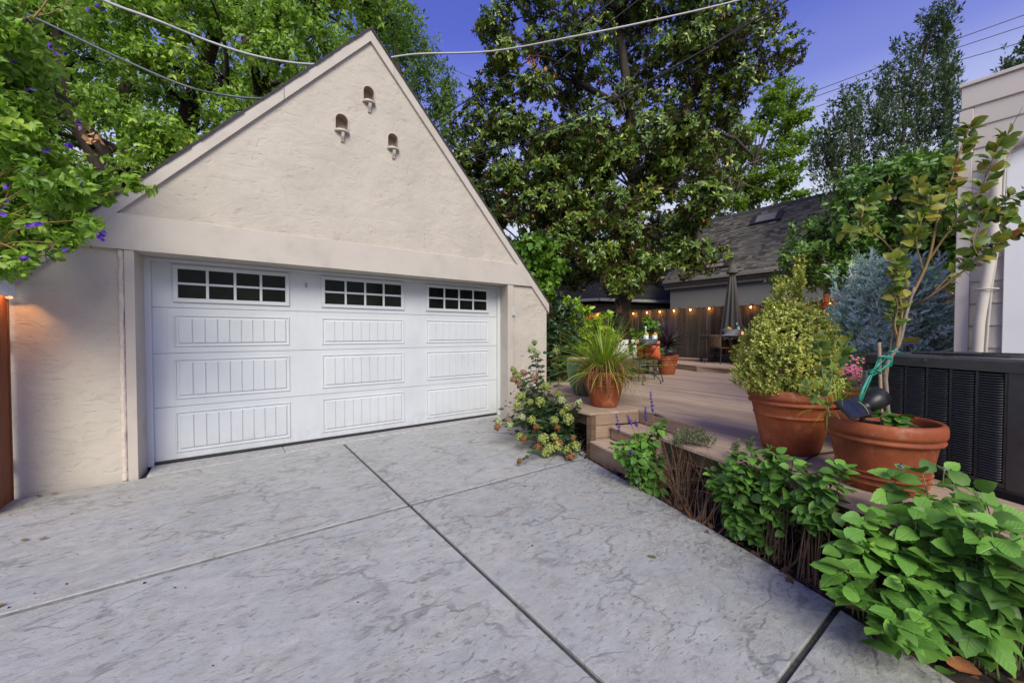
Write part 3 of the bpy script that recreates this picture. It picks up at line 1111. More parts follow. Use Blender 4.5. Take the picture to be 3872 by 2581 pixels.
tread(2.592, 2.888, 3.02, 4.165, .17, 2)
tread(2.868, 3.31, 3.02, 4.14, .34, 3)
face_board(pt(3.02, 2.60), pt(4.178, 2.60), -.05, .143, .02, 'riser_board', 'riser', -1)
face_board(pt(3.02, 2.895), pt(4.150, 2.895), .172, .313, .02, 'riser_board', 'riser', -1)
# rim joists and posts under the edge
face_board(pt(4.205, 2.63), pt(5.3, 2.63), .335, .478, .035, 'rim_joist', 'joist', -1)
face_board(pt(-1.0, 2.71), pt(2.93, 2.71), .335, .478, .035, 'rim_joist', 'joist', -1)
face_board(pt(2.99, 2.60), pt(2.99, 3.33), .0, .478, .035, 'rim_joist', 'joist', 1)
for (s_, n_) in ((4.22, 2.65), (5.2, 2.70), (2.2, 2.82), (1.2, 2.82), (.3, 2.82)):
    p = pt(s_, n_)
    mb = MB()
    mb.box(p[0] - .04, p[1] - .04, -.07, p[0] + .04, p[1] + .04, .47)
    part('deck_post', mb, M['joist'], deck)
for s_ in [i * .45 - .6 for i in range(8)]:
    face_board(pt(s_, 2.80), pt(s_, 4.2), .30, .478, .035, 'joist', 'joist', 1)

# ------------------------------------------------------------------ garage
gar = thing('garage', 'cream stucco garage with steep gable and white sectional door', 'garage', (1.67, 5.55, 0))
YW = 5.55
AP = (1.66, 5.67)                       # apex of the roof edge
SL = 1.105
EL, ER = -1.57, 4.89
rz = lambda x: AP[1] - SL * abs(x - AP[0])
DX0, DX1, DTOP = -.69, 4.035, 2.345
YD0 = 5.864


def arch(cx, z0, w, h, n=9):
    pts = [(cx - w / 2, z0), (cx + w / 2, z0)]
    for i in range(n + 1):
        a = pi * i / n
        pts.append((cx + w / 2 * math.cos(a), z0 + h - w / 2 + w / 2 * math.sin(a)))
    return pts


niches = [(1.640, 4.665, .150, .215), (1.288, 4.165, .165, .225), (1.972, 4.125, .150, .215)]
outer = [(EL, -.05), (-.80, -.05), (-.80, 2.40), (4.088, 2.40), (4.088, -.05), (ER - .01, -.05), (ER - .01, rz(ER) - .10), (AP[0], AP[1] - .12), (EL, rz(EL) - .10)]
loops = [[Vector((p[0], p[1], 0)) for p in outer]] + [[Vector((p[0], p[1], 0)) for p in arch(*nn)] for nn in niches]
tris = tessellate_polygon(loops)
flat = [p for lp_ in loops for p in lp_]
mb = MB()
mb.add([(p.x, YW, p.y) for p in flat], [t for t in tris])
# make the faces look out towards the drive
fixed = []
for f in mb.f:
    a, b, c = (Vector(mb.v[i]) for i in f[:3])
    nrm = (b - a).cross(c - a)
    fixed.append(list(f) if nrm.y < 0 else list(reversed(f)))
mb.f = fixed
# thickness: returns of the piers and outer corners
for (xa, za, zb) in ((-.80, -.05, 2.40), (4.088, -.05, 2.40), (EL, -.05, rz(EL) - .10), (ER - .01, -.05, rz(ER) - .10)):
    mb.add([(xa, YW, za), (xa, YW + .5, za), (xa, YW + .5, zb), (xa, YW, zb)], [(0, 1, 2, 3)])
# side walls
for xa in (EL, ER - .01):
    mb.add([(xa, YW + .5, -.05), (xa, 11.5, -.05), (xa, 11.5, rz(xa) - .1), (xa, YW + .5, rz(xa) - .1)], [(0, 1, 2, 3)])
mb.add([(EL, 11.5, -.05), (ER, 11.5, -.05), (ER, 11.5, rz(ER) - .1), (AP[0], 11.5, AP[1] - .1), (EL, 11.5, rz(EL) - .1)], [(0, 1, 2, 3, 4)])
part('wall', mb, M['stucco'], gar)
# dove niches: recess, half-round ledge, curved bracket
for (cx, z0, w, h) in niches:
    a = arch(cx, z0, w, h)
    n_ = len(a)
    mb = MB()
    v = [(p[0], YW, p[1]) for p in a] + [(cx + (p[0] - cx) * .97, YW + .12, p[1]) for p in a]
    f = [(j, (j + 1) % n_, n_ + (j + 1) % n_, n_ + j) for j in range(n_)] + [tuple(range(n_, 2 * n_))]
    mb.add(v, f)
    # rough plaster lip round the opening
    mb2 = MB()
    lip = [(p[0], YW - .004, p[1]) for p in a[1:]] + [(a[0][0], YW - .004, a[0][1])]
    mb2.tube(lip, .007, 6)
    nz = part('dove_niche', mb, M['niche'], gar)
    part('plaster_lip', mb2, M['stucco'], nz)
    mb = MB()
    hp = [(cx + (w / 2 + .012) * math.cos(pi + pi * i / 12), YW - .001 + .082 * math.sin(pi + pi * i / 12)) for i in range(13)]
    hp = hp + [(cx + w / 2 + .012, YW + .05), (cx - w / 2 - .012, YW + .05)]
    mb.prism(hp, z0 - .022, z0 + .003, .003)
    part('ledge', mb, M['trim'], nz)
    mb = MB()
    cv = [(YW + .02, z0 - .023), (YW - .060, z0 - .023), (YW - .066, z0 - .05), (YW - .058, z0 - .085), (YW - .030, z0 - .125), (YW - .022, z0 - .142), (YW + .02, z0 - .142)]
    v = [(cx - .017, p[0], p[1]) for p in cv] + [(cx + .017, p[0], p[1]) for p in cv]
    n_ = len(cv)
    mb.add(v, [tuple(range(n_)), tuple(range(2 * n_ - 1, n_ - 1, -1))] + [(j, n_ + j, n_ + (j + 1) % n_, (j + 1) % n_) for j in range(n_)])
    part('bracket', mb, M['trim'], nz)
# lintel board: ends cut along the rakes
ri = lambda x, z: z
inL = lambda z: AP[0] - (AP[1] - .190 - z) / SL
inR = lambda z: AP[0] + (AP[1] - .190 - z) / SL
zl0, zl1 = 2.345, 2.700
mb = MB()
mb.extr([(inL(zl0), zl0), (inR(zl0), zl0), (inR(zl1), zl1), (inL(zl1), zl1)], YW - .042, YW + .34)
part('lintel_board', mb, M['trim'], gar)
# plaster bead where stucco meets lintel
rg = random.Random(8)
mb = MB()
pts = [(inL(zl1) + .02 + i * (inR(zl1) - inL(zl1) - .04) / 60, YW - .006, zl1 + .004 + rg.uniform(-.004, .006)) for i in range(61)]
mb.tube(pts, [rg.uniform(.010, .019) for _ in pts], 6)
part('plaster_bead', mb, M['stucco'], gar)
# posts beside the door, set a little proud
for poly in ([(-.806, YW - .030), (-.732, YW - .030), (-.702, YD0), (-.806, YD0)], [(3.964, YW - .030), (4.086, YW - .030), (4.086, YD0), (4.044, YD0)]):
    mb = MB()
    mb.prism(poly, -.04, 2.343)
    part('door_post', mb, M['trim_v'], gar)
# crumbly edge of the left pier
mb = MB()
pts = [(-.832, YW - .004, z) for z in np.linspace(.0, 2.34, 46)]
b0 = len(mb.v)
mb.tube(pts, .024, 7)
for i in range(len(mb.v)):
    p = mb.v[i]
    mb.v[i] = (p[0] + rg.uniform(-.007, .007), p[1] * 1.0 + rg.uniform(-.007, .004), p[2])
part('render_edge', mb, M['rubble'], gar)
mb = MB()
pts = [(4.104, YW + .006, z) for z in np.linspace(.0, 2.34, 46)]
mb.tube(pts, [rg.uniform(.012, .02) for _ in pts], 6)
part('render_edge', mb, M['stucco'], gar)
# barge boards along both rakes, each in two lengths
def rake(x0, x1, drop0, drop1, y0, y1):
    return [(x0, rz(x0) - drop0), (x1, rz(x1) - drop0), (x1, rz(x1) - drop1), (x0, rz(x0) - drop1)]
for (xa, xb) in ((EL - .03, .62), (.626, AP[0]), (AP[0], 1.98), (1.984, ER + .02)):
    mb = MB()
    q = rake(xa, xb, .030, .190, 0, 0)
    mb.extr(q[::-1], YW - .038, YW + .02)
    part('barge_board', mb, M['trim'], gar)
# roof: two slopes, with overlapping shingle courses laid over them
mb = MB()
for s_ in (-1, 1):
    xe = AP[0] + s_ * (3.25)
    q = [(AP[0], AP[1] - .030), (xe, rz(xe) - .030), (xe, rz(xe) - .10), (AP[0], AP[1] - .10)]
    mb.extr(q if s_ < 0 else q[::-1], YW + .021, 11.8)
roof = part('roof', mb, M['shingle_dark'], gar)
mb = MB()
ncr = 34
for s_ in (-1, 1):
    for i in range(ncr):
        x0 = AP[0] + s_ * 3.27 * i / ncr
        x1 = AP[0] + s_ * 3.27 * (i + 1.15) / ncr
        jit = rg.uniform(-.007, .007)
        a = (x0, YW - .052 + jit, rz(x0) - .008)
        b = (x1, YW - .052 + jit, rz(x1) + .005)
        v = [a, b, (b[0], 11.85, b[2]), (a[0], 11.85, a[2]), (a[0], a[1], a[2] - .030), (b[0], b[1], b[2] - .040), (b[0], 11.85, b[2] - .040)]
        mb.add(v, [(0, 1, 2, 3), (0, 4, 5, 1), (1, 5, 6, 2)])
part('shingles', mb, M['shingle_dark'], roof, None, 'stuff')
# rafter tail at the right eave
mb = MB()
mb.box(4.90, YW + .05, 1.86, 4.99, YW + .14, 1.99, .004)
part('rafter_tail', mb, M['orangepole'], gar)

# sectional door
YD = 5.92
door = MB()
zs = [.045, .655, 1.27, 1.792, 2.40]
for a, b in zip(zs[:-1], zs[1:]):
    door.box(DX0 + .03, YD, a + .002, DX1 - .03, YD + .045, b - .002, .0025)
dr = part('garage_door', door, M['white'], gar)
mb = MB()
mb.box(DX0 + .03, YD + .006, .010, DX1 - .03, YD + .035, .046)
mb.tube([(DX0 + .03, YD - .004, .030), (DX1 - .03, YD - .004, .030)], .018, 8)
part('bottom_seal', mb, M['seal'], dr)
mb = MB()
for xa, xb in ((DX0 - .06, DX0 + .042), (DX1 - .042, DX1 + .06)):
    mb.box(xa, YD - .055, .012, xb, YD - .004, 2.342, .003)
mb.box(DX0 + .043, YD - .055, 2.305, DX1 - .043, YD - .004, 2.342, .003)
part('door_stop', mb, M['white'], dr)
cols = [(-.468, .700), (1.084, 2.260), (2.626, 3.822)]
rows = [(.118, .595), (.735, 1.205), (1.340, 1.715)]
for (xa, xb) in cols:
    for (za, zb) in rows:
        mb = MB()
        # double bead round a plank-grooved field
        def ringq(i0, i1, d0, d1):
            v = [(xa + i0, YD - d0, za + i0), (xb - i0, YD - d0, za + i0), (xb - i0, YD - d0, zb - i0), (xa + i0, YD - d0, zb - i0),
                 (xa + i1, YD - d1, za + i1), (xb - i1, YD - d1, za + i1), (xb - i1, YD - d1, zb - i1), (xa + i1, YD - d1, zb - i1)]
            mb.add(v, [(0, 1, 5, 4), (1, 2, 6, 5), (2, 3, 7, 6), (3, 0, 4, 7)])
        ringq(0, .008, .0005, .013)
        ringq(.008, .016, .013, .013)
        ringq(.016, .026, .013, .001)
        ringq(.026, .038, .001, .001)
        ringq(.038, .052, .001, .015)
        fx0, fx1, fz0, fz1 = xa + .052, xb - .052, za + .052, zb - .052
        npl = 9
        pw = (fx1 - fx0) / npl
        for j in range(npl):
            a, b = fx0 + j * pw, fx0 + (j + 1) * pw
            gl = 0 if j == 0 else .006
            gr_ = 0 if j == npl - 1 else .006
            y_ = YD - .015
            mb.add([(a + gl, y_, fz0), (b - gr_, y_, fz0), (b - gr_, y_, fz1), (a + gl, y_, fz1)], [(0, 1, 2, 3)])
            if j:
                mb.add([(a - .006, y_, fz0), (a, y_ + .011, fz0), (a, y_ + .011, fz1), (a - .006, y_, fz1)], [(0, 1, 2, 3)])
                mb.add([(a, y_ + .011, fz0), (a + .006, y_, fz0), (a + .006, y_, fz1), (a, y_ + .011, fz1)], [(0, 1, 2, 3)])
        part('raised_panel', mb, M['white'], dr)
    # window: frame, bars, eight panes
    za, zb = 1.858, 2.287
    mb = MB()
    fw = .047
    for (p, q) in (((xa, za), (xb, za + fw)), ((xa, zb - fw), (xb, zb)), ((xa, za + fw), (xa + fw, zb - fw)), ((xb - fw, za + fw), (xb, zb - fw))):
        mb.box(p[0], YD - .022, p[1], q[0], YD - .0005, q[1], .004)
    part('window_frame', mb, M['white'], dr)
    gx0, gx1, gz0, gz1 = xa + fw, xb - fw, za + fw, zb - fw
    mb = MB()
    cw = (gx1 - gx0) / 4
    zm = (gz0 + gz1) / 2
    for j in range(1, 4):
        mb.box(gx0 + j * cw - .014, YD - .020, gz0, gx0 + j * cw + .014, YD - .004, gz1, .003)
    for j in range(4):
        mb.box(gx0 + j * cw + (.014 if j else 0), YD - .019, zm - .013, gx0 + (j + 1) * cw - (.014 if j < 3 else 0), YD - .005, zm + .013, .003)
    part('glazing_bar', mb, M['white'], dr)
    for j in range(4):
        for (pa, pb) in ((gz0, zm - .013), (zm + .013, gz1)):
            mb = MB()
            mb.box(gx0 + j * cw + (.014 if j else 0), YD - .006, pa, gx0 + (j + 1) * cw - (.014 if j < 3 else 0), YD - .002, pb)
            part('window_pane', mb, M['pane'], dr)
mb = MB()
mb.box(.885, YD - .012, 2.115, .915, YD - .001, 2.178, .002)
mb.tube([(.90, YD - .012, 2.148), (.90, YD - .018, 2.148)], .009, 10)
mb.box(.893, YD - .016, 2.122, .907, YD - .011, 2.130)
part('lock_plate', mb, M['steel'], dr)
mb = MB()
mb.box(DX0 + .031, YD - .02, .10, DX0 + .052, YD - .001, .20, .003)
part('hinge_cover', mb, M['white'], dr)

# small grey keypad box on the right door post
mb = MB()
mb.box(4.050, YW - .055, 1.800, 4.105, YW - .031, 1.935, .006)
mb.box(4.056, YW - .060, 1.808, 4.099, YW - .0545, 1.870, .002)
single('door_keypad', mb, M['box_grey'], 'small grey keypad box fixed to right post of garage door', 'keypad')

# ------------------------------------------------------------------ fence
fence = thing('wooden_fence', 'weathered dog-eared board fence hung with warm string lights behind the deck', 'fence', (13.0, 5.0, 0))
rf = random.Random(4)


def fence_board(w, z0, z1, th=.018):
    mb = MB()
    c = w * .5
    poly = [(-c, z0), (c, z0), (c, z1 - .032), (c - .012, z1 - .012), (c - .034, z1), (-c + .034, z1), (-c + .012, z1 - .012), (-c, z1 - .032)]
    mb.extr(poly, 0, th)
    return mb


y = 10.35
i = 0
while y > -2.4:
    zt = 2.385 + rf.uniform(-.018, .018)
    mb = fence_board(.141, .45, zt)
    tilt = rf.uniform(-.006, .006)
    mb.xf(Matrix.Translation((13.0 + rf.uniform(0, .012), y, 0)) @ Matrix.Rotation(-pi / 2, 4, 'Z') @ Matrix.Rotation(tilt, 4, 'Y'))
    new = 6.02 < y < 6.17
    part('fence_board', mb, M['newwood'] if new else M['fence'], fence, 'new orange board among the weathered ones' if new else None)
    y -= .148
    i += 1
for z in (.75, 1.5, 2.2):
    mb = MB()
    mb.box(13.034, -2.4, z, 13.075, 10.4, z + .09)
    part('fence_rail', mb, M['joist'], fence)
side = thing('wooden_fence', 'board fence coloured reddish for the bulb glow beyond the yellow green shrub', 'fence', (10.0, 10.6, 0))
x = 12.95
while x > 6.4:
    mb = fence_board(.141, -.05, 2.30 + rf.uniform(-.015, .015))
    mb.xf(Matrix.Translation((x, 10.6 + rf.uniform(0, .01), 0)))
    part('fence_board', mb, M['fence'] if rf.random() < .3 else M['rustwood'], side)  # bulb glow put into the colour: most boards take the orange gate material
    x -= .148
for z in (.6, 1.9):
    mb = MB()
    mb.box(6.4, 10.634, z, 13.0, 10.675, z + .09)
    part('fence_rail', mb, M['joist'], side)

# string of warm bulbs along the fence
sl = thing('string_lights', 'string of glowing warm bulbs looped along top of the weathered fence', 'string lights', (12.95, 5.0, 2.2))
by = [9.58, 8.97, 8.42, 7.86, 7.25, 6.60, 5.93, 5.33, 4.68, 4.02, 3.40, 2.86, 2.2, 1.6, 1.0, .4]
bz = [2.275, 2.29, 2.30, 2.31, 2.315, 2.325, 2.30, 2.30, 2.27, 2.27, 2.28, 2.31, 2.28, 2.27, 2.26, 2.26]
path = []
for (ya, za), (yb, zb) in zip(list(zip(by, bz))[:-1], list(zip(by, bz))[1:]):
    for j in range(6):
        t = j / 6
        path.append((12.955, ya * (1 - t) + yb * t, za * (1 - t) + zb * t + .065 - .055 * math.sin(pi * t)))
mb = MB()
mb.tube([(12.955, 10.2, 2.27)] + path, .007, 5)
part('cord', mb, M['cable_black'], sl)


def bulb_at(p, root, pw=3.6):
    mb = MB()
    mb.tube([(p[0], p[1], p[2] + .06), (p[0], p[1], p[2] + .022)], .015, 8)
    s_ = part('bulb_socket', mb, M['cable_black'], root)
    mb = MB()
    mb.ball((p[0], p[1], p[2] - .010), .027, 10, 7, (1, 1, 1.25))
    part('bulb', mb, M['bulb'], s_)
    ld = bpy.data.lights.new('bulb_light', 'POINT')
    ld.energy = pw
    ld.color = (1.0, .42, .12)
    ld.shadow_soft_size = .03
    lo = bpy.data.objects.new('bulb_light', ld)
    COL.objects.link(lo)
    lo.location = (p[0] - .03, p[1], p[2] - .012)


for y_, z_ in zip(by, bz):
    bulb_at((12.945, y_, z_), sl)
sl2 = thing('string_lights', 'short string of glowing bulbs seen through the yellow green shrub', 'string lights', (10.9, 10.55, 2.2))
bx = [10.95, 11.55, 12.10]
mb = MB()
mb.tube([(10.2, 10.55, 2.33), (10.95, 10.55, 2.30), (11.25, 10.55, 2.24), (11.55, 10.55, 2.30), (11.8, 10.55, 2.25), (12.10, 10.55, 2.31), (12.9, 10.55, 2.30)], .007, 5)
part('cord', mb, M['cable_black'], sl2)
for x_ in bx:
    bulb_at((x_, 10.54, 2.245), sl2, 5.5)

# ------------------------------------------------------------------ houses beyond the fence
hs = thing('neighbour_house', 'grey stuccoed house with steep shingled roof beyond the fence', 'house', (16.0, 4.0, 0))
mb = MB()
mb.box(16.0, -6.0, -.1, 24.0, 9.9, 3.70)
part('wall', mb, M['wall_grey'], hs)
mb = MB()
mb.box(15.86, -6.3, 3.42, 15.998, 10.1, 3.56, .004)
mb.box(15.80, -6.3, 3.562, 15.998, 10.1, 3.70, .004)
part('fascia', mb, M['fascia'], hs)
mb = MB()
mb.box(15.66, -6.3, 3.66, 15.797, 10.1, 3.80, .02)
part('gutter', mb, M['fascia'], hs)
sl_r = (6.75 - 3.80) / (18.3 - 15.75)
ang = math.atan(sl_r)
rx = lambda t, lift: (15.75 + t * math.cos(ang) - lift * math.sin(ang), 3.80 + t * math.sin(ang) + lift * math.cos(ang))
LR = 2.55 / math.cos(ang)
mb = MB()
q = [rx(0, 0), rx(LR, 0), (18.3 + 2.55, 3.80), (18.25, 3.80)]
mb.extr([(p[0], p[1]) for p in q][::-1], 0, 1)
v = [(p[0], p[1] * 16.4 - 6.3, p[2]) for p in mb.v]
mb.v = v
roof2 = part('roof', mb, M['shingle_dark'], hs)
m_sh = NT('grey asphalt shingle')
at = m_sh.n('ShaderNodeAttribute', attribute_name='tint')
cc = m_sh.ramp(at.outputs['Fac'], [(0, (.060, .056, .052)), (.5, (.135, .126, .112)), (1, (.23, .215, .185))])
m_sh.fin(cc, .92, m_sh.bump(m_sh.noise(m_sh.coord((1, 1, 1), False), 60, 4), .4, .006), None, .2)
V, F, T = [], [], []
rs = np.random.default_rng(9)
course = .112
nc = int(LR / course)
for i in range(nc):
    t0 = i * course
    y = -6.2 + rs.uniform(0, .3)
    while y < 10.0:
        w = rs.uniform(.12, .30)
        th = .014 + (.012 if rs.random() < .5 else 0)
        b = len(V)
        for (tt, lift) in ((t0 - .012, th), (t0 + course * 1.05, .004)):
            for yy in (y, min(10.05, y + w - .004)):
                px, pz = rx(tt, lift)
                V.append((px, yy, pz))
        for yy in (y, min(10.05, y + w - .004)):
            px, pz = rx(t0 - .012, 0)
            V.append((px, yy, pz))
        F += [(b, b + 2, b + 3), (b, b + 3, b + 1), (b + 4, b, b + 1), (b + 4, b + 1, b + 5)]
        tv = np.clip(rs.normal(.5, .25), 0, 1)
        T += [tv] * 6
        y += w
Vn = np.array(V) - np.array(off(hs))
part('shingles', npmesh('shingles', Vn, np.array(F), m_sh.m, np.array(T)), None, roof2, None, 'stuff')
# ridge caps and two flat skylights with black flashing ends
mb = MB()
for i in range(60):
    y0 = -6.3 + i * .273
    px, pz = rx(LR, .02)
    mb.add([(px - .13, y0, pz - .13 * sl_r + .02), (px + .02, y0, pz + .03), (px + .02, y0 + .285, pz + .018), (px - .13, y0 + .285, pz - .13 * sl_r + .008)], [(0, 1, 2, 3)])
part('ridge_caps', mb, M['shingle_dark'], roof2, None, 'stuff')


def skylight(yc, tc, w, hgt):
    fr = Matrix(((0, math.cos(ang), -math.sin(ang), rx(tc, 0)[0]), (1, 0, 0, yc), (0, math.sin(ang), math.cos(ang), rx(tc, 0)[1]), (0, 0, 0, 1)))
    mb = MB()
    mb.box(-w / 2, -hgt / 2, .01, w / 2, hgt / 2, .10, .01, fr)
    s_ = part('skylight', mb, M['dark_frame'], roof2)
    return fr, s_


for (yc, tc) in ((6.75, 3.05), (7.95, .62)):
    fr, s_ = skylight(yc, tc, 1.15, .52)
    mb = MB()
    mb.box(-.36, -.21, .101, .36, .21, .108, 0, fr)
    part('skylight_pane', mb, M['fascia'], roof2)

h2 = thing('neighbour_house', 'low tan house with dark hipped roof behind the magnolia trunk', 'house', (12.6, 16.0, 0))
cx_, cy_ = (13.422, 11.773, 2.949)[0], (13.422, 11.773, 2.949)[1]
mb = MB()
mb.prism([(cx_ + .3, cy_ + .5), (cx_ + 9, cy_ - 2.2), (cx_ + 11, cy_ + 6), (cx_ + 2.5, cy_ + 8.5), (cx_ - 1.5, cy_ + 6.2)], -.1, 2.86)
part('wall', mb, M['wall_olive'], h2)
e = [(cx_, cy_), (cx_ + 9.3, cy_ - 2.8), (cx_ + 11.5, cy_ + 6.3), (cx_ + 2.4, cy_ + 9.0), (cx_ - 2.0, cy_ + 6.4)]
mb = MB()
ap = [(cx_ + 2.5, cy_ + 3.6, 5.6), (cx_ + 8, cy_ + 2.6, 5.6)]
v = [(p[0], p[1], 3.03) for p in e] + ap
mb.add(v, [(0, 1, 6, 5), (1, 2, 6), (2, 3, 5, 6), (3, 4, 5), (4, 0, 5)])
r2 = part('roof', mb, M['shingle_dark'], h2)
mb = MB()
for (p, q) in ((e[0], e[1]), (e[4], e[0])):
    d = Vector((q[0] - p[0], q[1] - p[1]))
    b_ = MB()
    b_.box(0, -.10, 2.92, d.length, .02, 3.05, .02)
    b_.xf(Matrix.Translation((p[0], p[1], 0)) @ Matrix.Rotation(math.atan2(d.y, d.x), 4, 'Z'))
    mb.add(b_.v, b_.f)
part('gutter', mb, M['gutter_pale'], h2)
mb = MB()
mb.box(cx_ + 1.6, cy_ - .68, 1.5, cx_ + 3.0, cy_ - .2, 2.55, .02)
mb.xf(Matrix.Identity(4))
# courses of shingles on the two roof faces turned to the deck
mb = MB()
for (p, q, s0, s1) in ((e[0], e[1], ap[0], ap[1]), (e[4], e[0], ap[0], ap[0])):
    for i in range(22):
        t0, t1 = i / 22, (i + 1.1) / 22
        def at_(a, b, t): return tuple((a[k] if k < 2 else 3.03) * (1 - t) + b[k] * t for k in range(3))
        a, b, c, d = at_(p, s0, t0), at_(q, s1, t0), at_(q, s1, t1), at_(p, s0, t1)
        mb.add([(a[0], a[1], a[2] + .035), (b[0], b[1], b[2] + .035), (c[0], c[1], c[2] + .012), (d[0], d[1], d[2] + .012), (a[0], a[1], a[2]), (b[0], b[1], b[2])], [(0, 1, 2, 3), (4, 5, 1, 0)])
part('shingles', mb, M['shingle_dark'], r2, None, 'stuff')

# ------------------------------------------------------------------ house at the right edge
XH = 5.15
rh = thing('beige_house', 'beige sided house corner with downspout beside the cooling unit', 'house', (XH, 0.46, 0))
YC = .474
mb = MB()
mb.box(XH + .012, -5, -.07, 9.0, YC - .012, 3.50)
part('wall', mb, M['siding'], rh)
# horizontal boards with lapped lower edges
zb = [1.0 + .187 * i for i in range(14)]
for i, z in enumerate(zb):
    y1 = YC - .084
    mb = MB()
    zz0, zz1 = z, z + .187
    mb.add([(XH - .006, -4.9, zz0 + .004), (XH - .006, y1, zz0 + .004), (XH + .004, y1, zz1), (XH + .004, -4.9, zz1), (XH + .012, -4.9, zz0 - .002), (XH + .012, y1, zz0 - .002), (XH - .006, -4.9, zz0 + .016), (XH - .006, y1, zz0 + .016)],
           [(6, 7, 2, 3)[::-1], (0, 1, 7, 6)[::-1], (4, 5, 1, 0)[::-1]])
    part('siding_board', mb, M['siding'], rh)
mb = MB()
mb.box(XH - .020, YC - .082, .3, XH + .010, YC, 3.40, .004)
part('corner_board', mb, M['siding_trim'], rh)
mb = MB()
mb.box(XH - .012, -4.9, 3.42, XH + .02, YC - .010, 3.60, .004)
mb.box(XH - .030, -4.9, 3.602, XH + .3, YC + .004, 3.632, .004)
part('frieze_board', mb, M['siding_trim'], rh)
mb = MB()
mb.box(XH - .030, -4.8, .7, XH - .008, .212, 3.05, .004)
mb.box(XH - .034, -4.8, 3.052, XH - .008, .216, 3.066, .002)
part('panel', mb, M['panel_white'], rh)
mb = MB()
mb.tube([(5.090, 0.339, 1.262), (5.090, 0.330, 1.591), (5.090, 0.305, 1.879), (5.090, 0.281, 2.127), (5.090, 0.268, 2.303), (5.090, 0.263, 2.514), (5.085, 0.261, 2.724), (5.080, 0.256, 2.844), (5.080, 0.232, 2.951), (5.070, 0.182, 3.006), (5.060, 0.109, 3.035), (5.060, -0.009, 3.075)], [.034] * 12, 12)
dn = part('downspout', mb, M['siding_trim'], rh)
mb = MB()
p = (5.090, 0.304, 1.865)
mb.tube([(5.145, p[1] + .052, p[2]), (5.05, p[1] + .045, p[2]), (5.046, p[1] - .045, p[2]), (5.145, p[1] - .075, p[2])], .006, 6)
part('strap', mb, M['siding_trim'], dn)
pts = []
ctl = [(5.100, 0.293, 1.301), (5.100, 0.284, 1.590), (5.100, 0.271, 1.877), (5.100, 0.250, 2.123), (5.100, 0.233, 2.297), (5.100, 0.223, 2.506), (5.100, 0.220, 2.715), (5.100, 0.218, 2.854), (5.100, 0.193, 2.949), (5.100, 0.140, 2.981), (5.100, -0.011, 3.005)]
for a, b in zip(ctl[:-1], ctl[1:]):
    nseg = max(2, int((Vector(a) - Vector(b)).length / .0085))
    for j in range(nseg):
        t = j / nseg
        pts.append(tuple(a[k] * (1 - t) + b[k] * t for k in range(3)))
mb = MB()
mb.tube(pts, [.0115 if i % 2 else .0085 for i in range(len(pts))], 7)
part('conduit', mb, M['conduit'], rh)

# ------------------------------------------------------------------ orange gate and wall lamp at the left edge
gt = thing('wooden_gate', 'orange stained wooden gate standing open against the garage pier', 'gate', (-1.57, 4.9, 0))
y = 5.492
for i in range(4):
    w = .022 if i == 0 else .14
    mb = MB()
    mb.box(-1.585, y - w, -.01, -1.553 if i else -1.546, y, 1.84, .003)
    part('gate_board', mb, M['rustwood'], gt)
    y -= w + .003
mb = MB()
mb.box(-1.63, 5.06, .3, -1.587, 5.48, .4)
mb.box(-1.63, 5.06, 1.4, -1.587, 5.48, 1.5)
part('gate_rail', mb, M['joist'], gt)
lampr = thing('wall_lamp', 'lit wall lamp with ragged white ceramic shade on the orange gate', 'lamp', (-1.54, 5.25, 1.85))
mb = MB()
V, F = [], []
nu, nv = 22, 8
rl = random.Random(2)
edge = [rl.uniform(-.014, .014) for _ in range(nu + 1)]
for j in range(nv + 1):
    for i in range(nu + 1):
        a = pi * i / nu                      # half dome opening downwards, against the gate
        t = j / nv
        r_ = .18 * math.sin(pi / 2 * t) * (1 + .02 * math.sin(a * 9))
        V.append((-1.552 + r_ * .55 * math.sin(a), 5.25 - r_ * math.cos(a), 2.045 - .235 * (1 - math.cos(pi / 2 * t)) + (edge[i] * t ** 4)))
for j in range(nv):
    for i in range(nu):
        a = j * (nu + 1) + i
        F.append((a, a + 1, a + nu + 2, a + nu + 1))
mb.add(V, F, True)
sh_ = part('lamp_shade', mb, M['ceramic'], lampr)
md = sh_.modifiers.new('thick', 'SOLIDIFY')
md.thickness = .008
mb = MB()
mb.ball((-1.512, 5.25, 1.90), .026, 10, 7)
part('bulb', mb, M['bulb'], lampr)
mb = MB()
mb.box(-1.552, 5.22, 1.88, -1.53, 5.28, 1.97, .005)
part('lamp_bracket', mb, M['steel'], lampr)
ld = bpy.data.lights.new('lamp_light', 'POINT')
ld.energy = 5.0
ld.color = (1.0, .45, .15)
ld.shadow_soft_size = .02
lo = bpy.data.objects.new('lamp_light', ld)
COL.objects.link(lo)
lo.location = (-1.505, 5.25, 1.868)

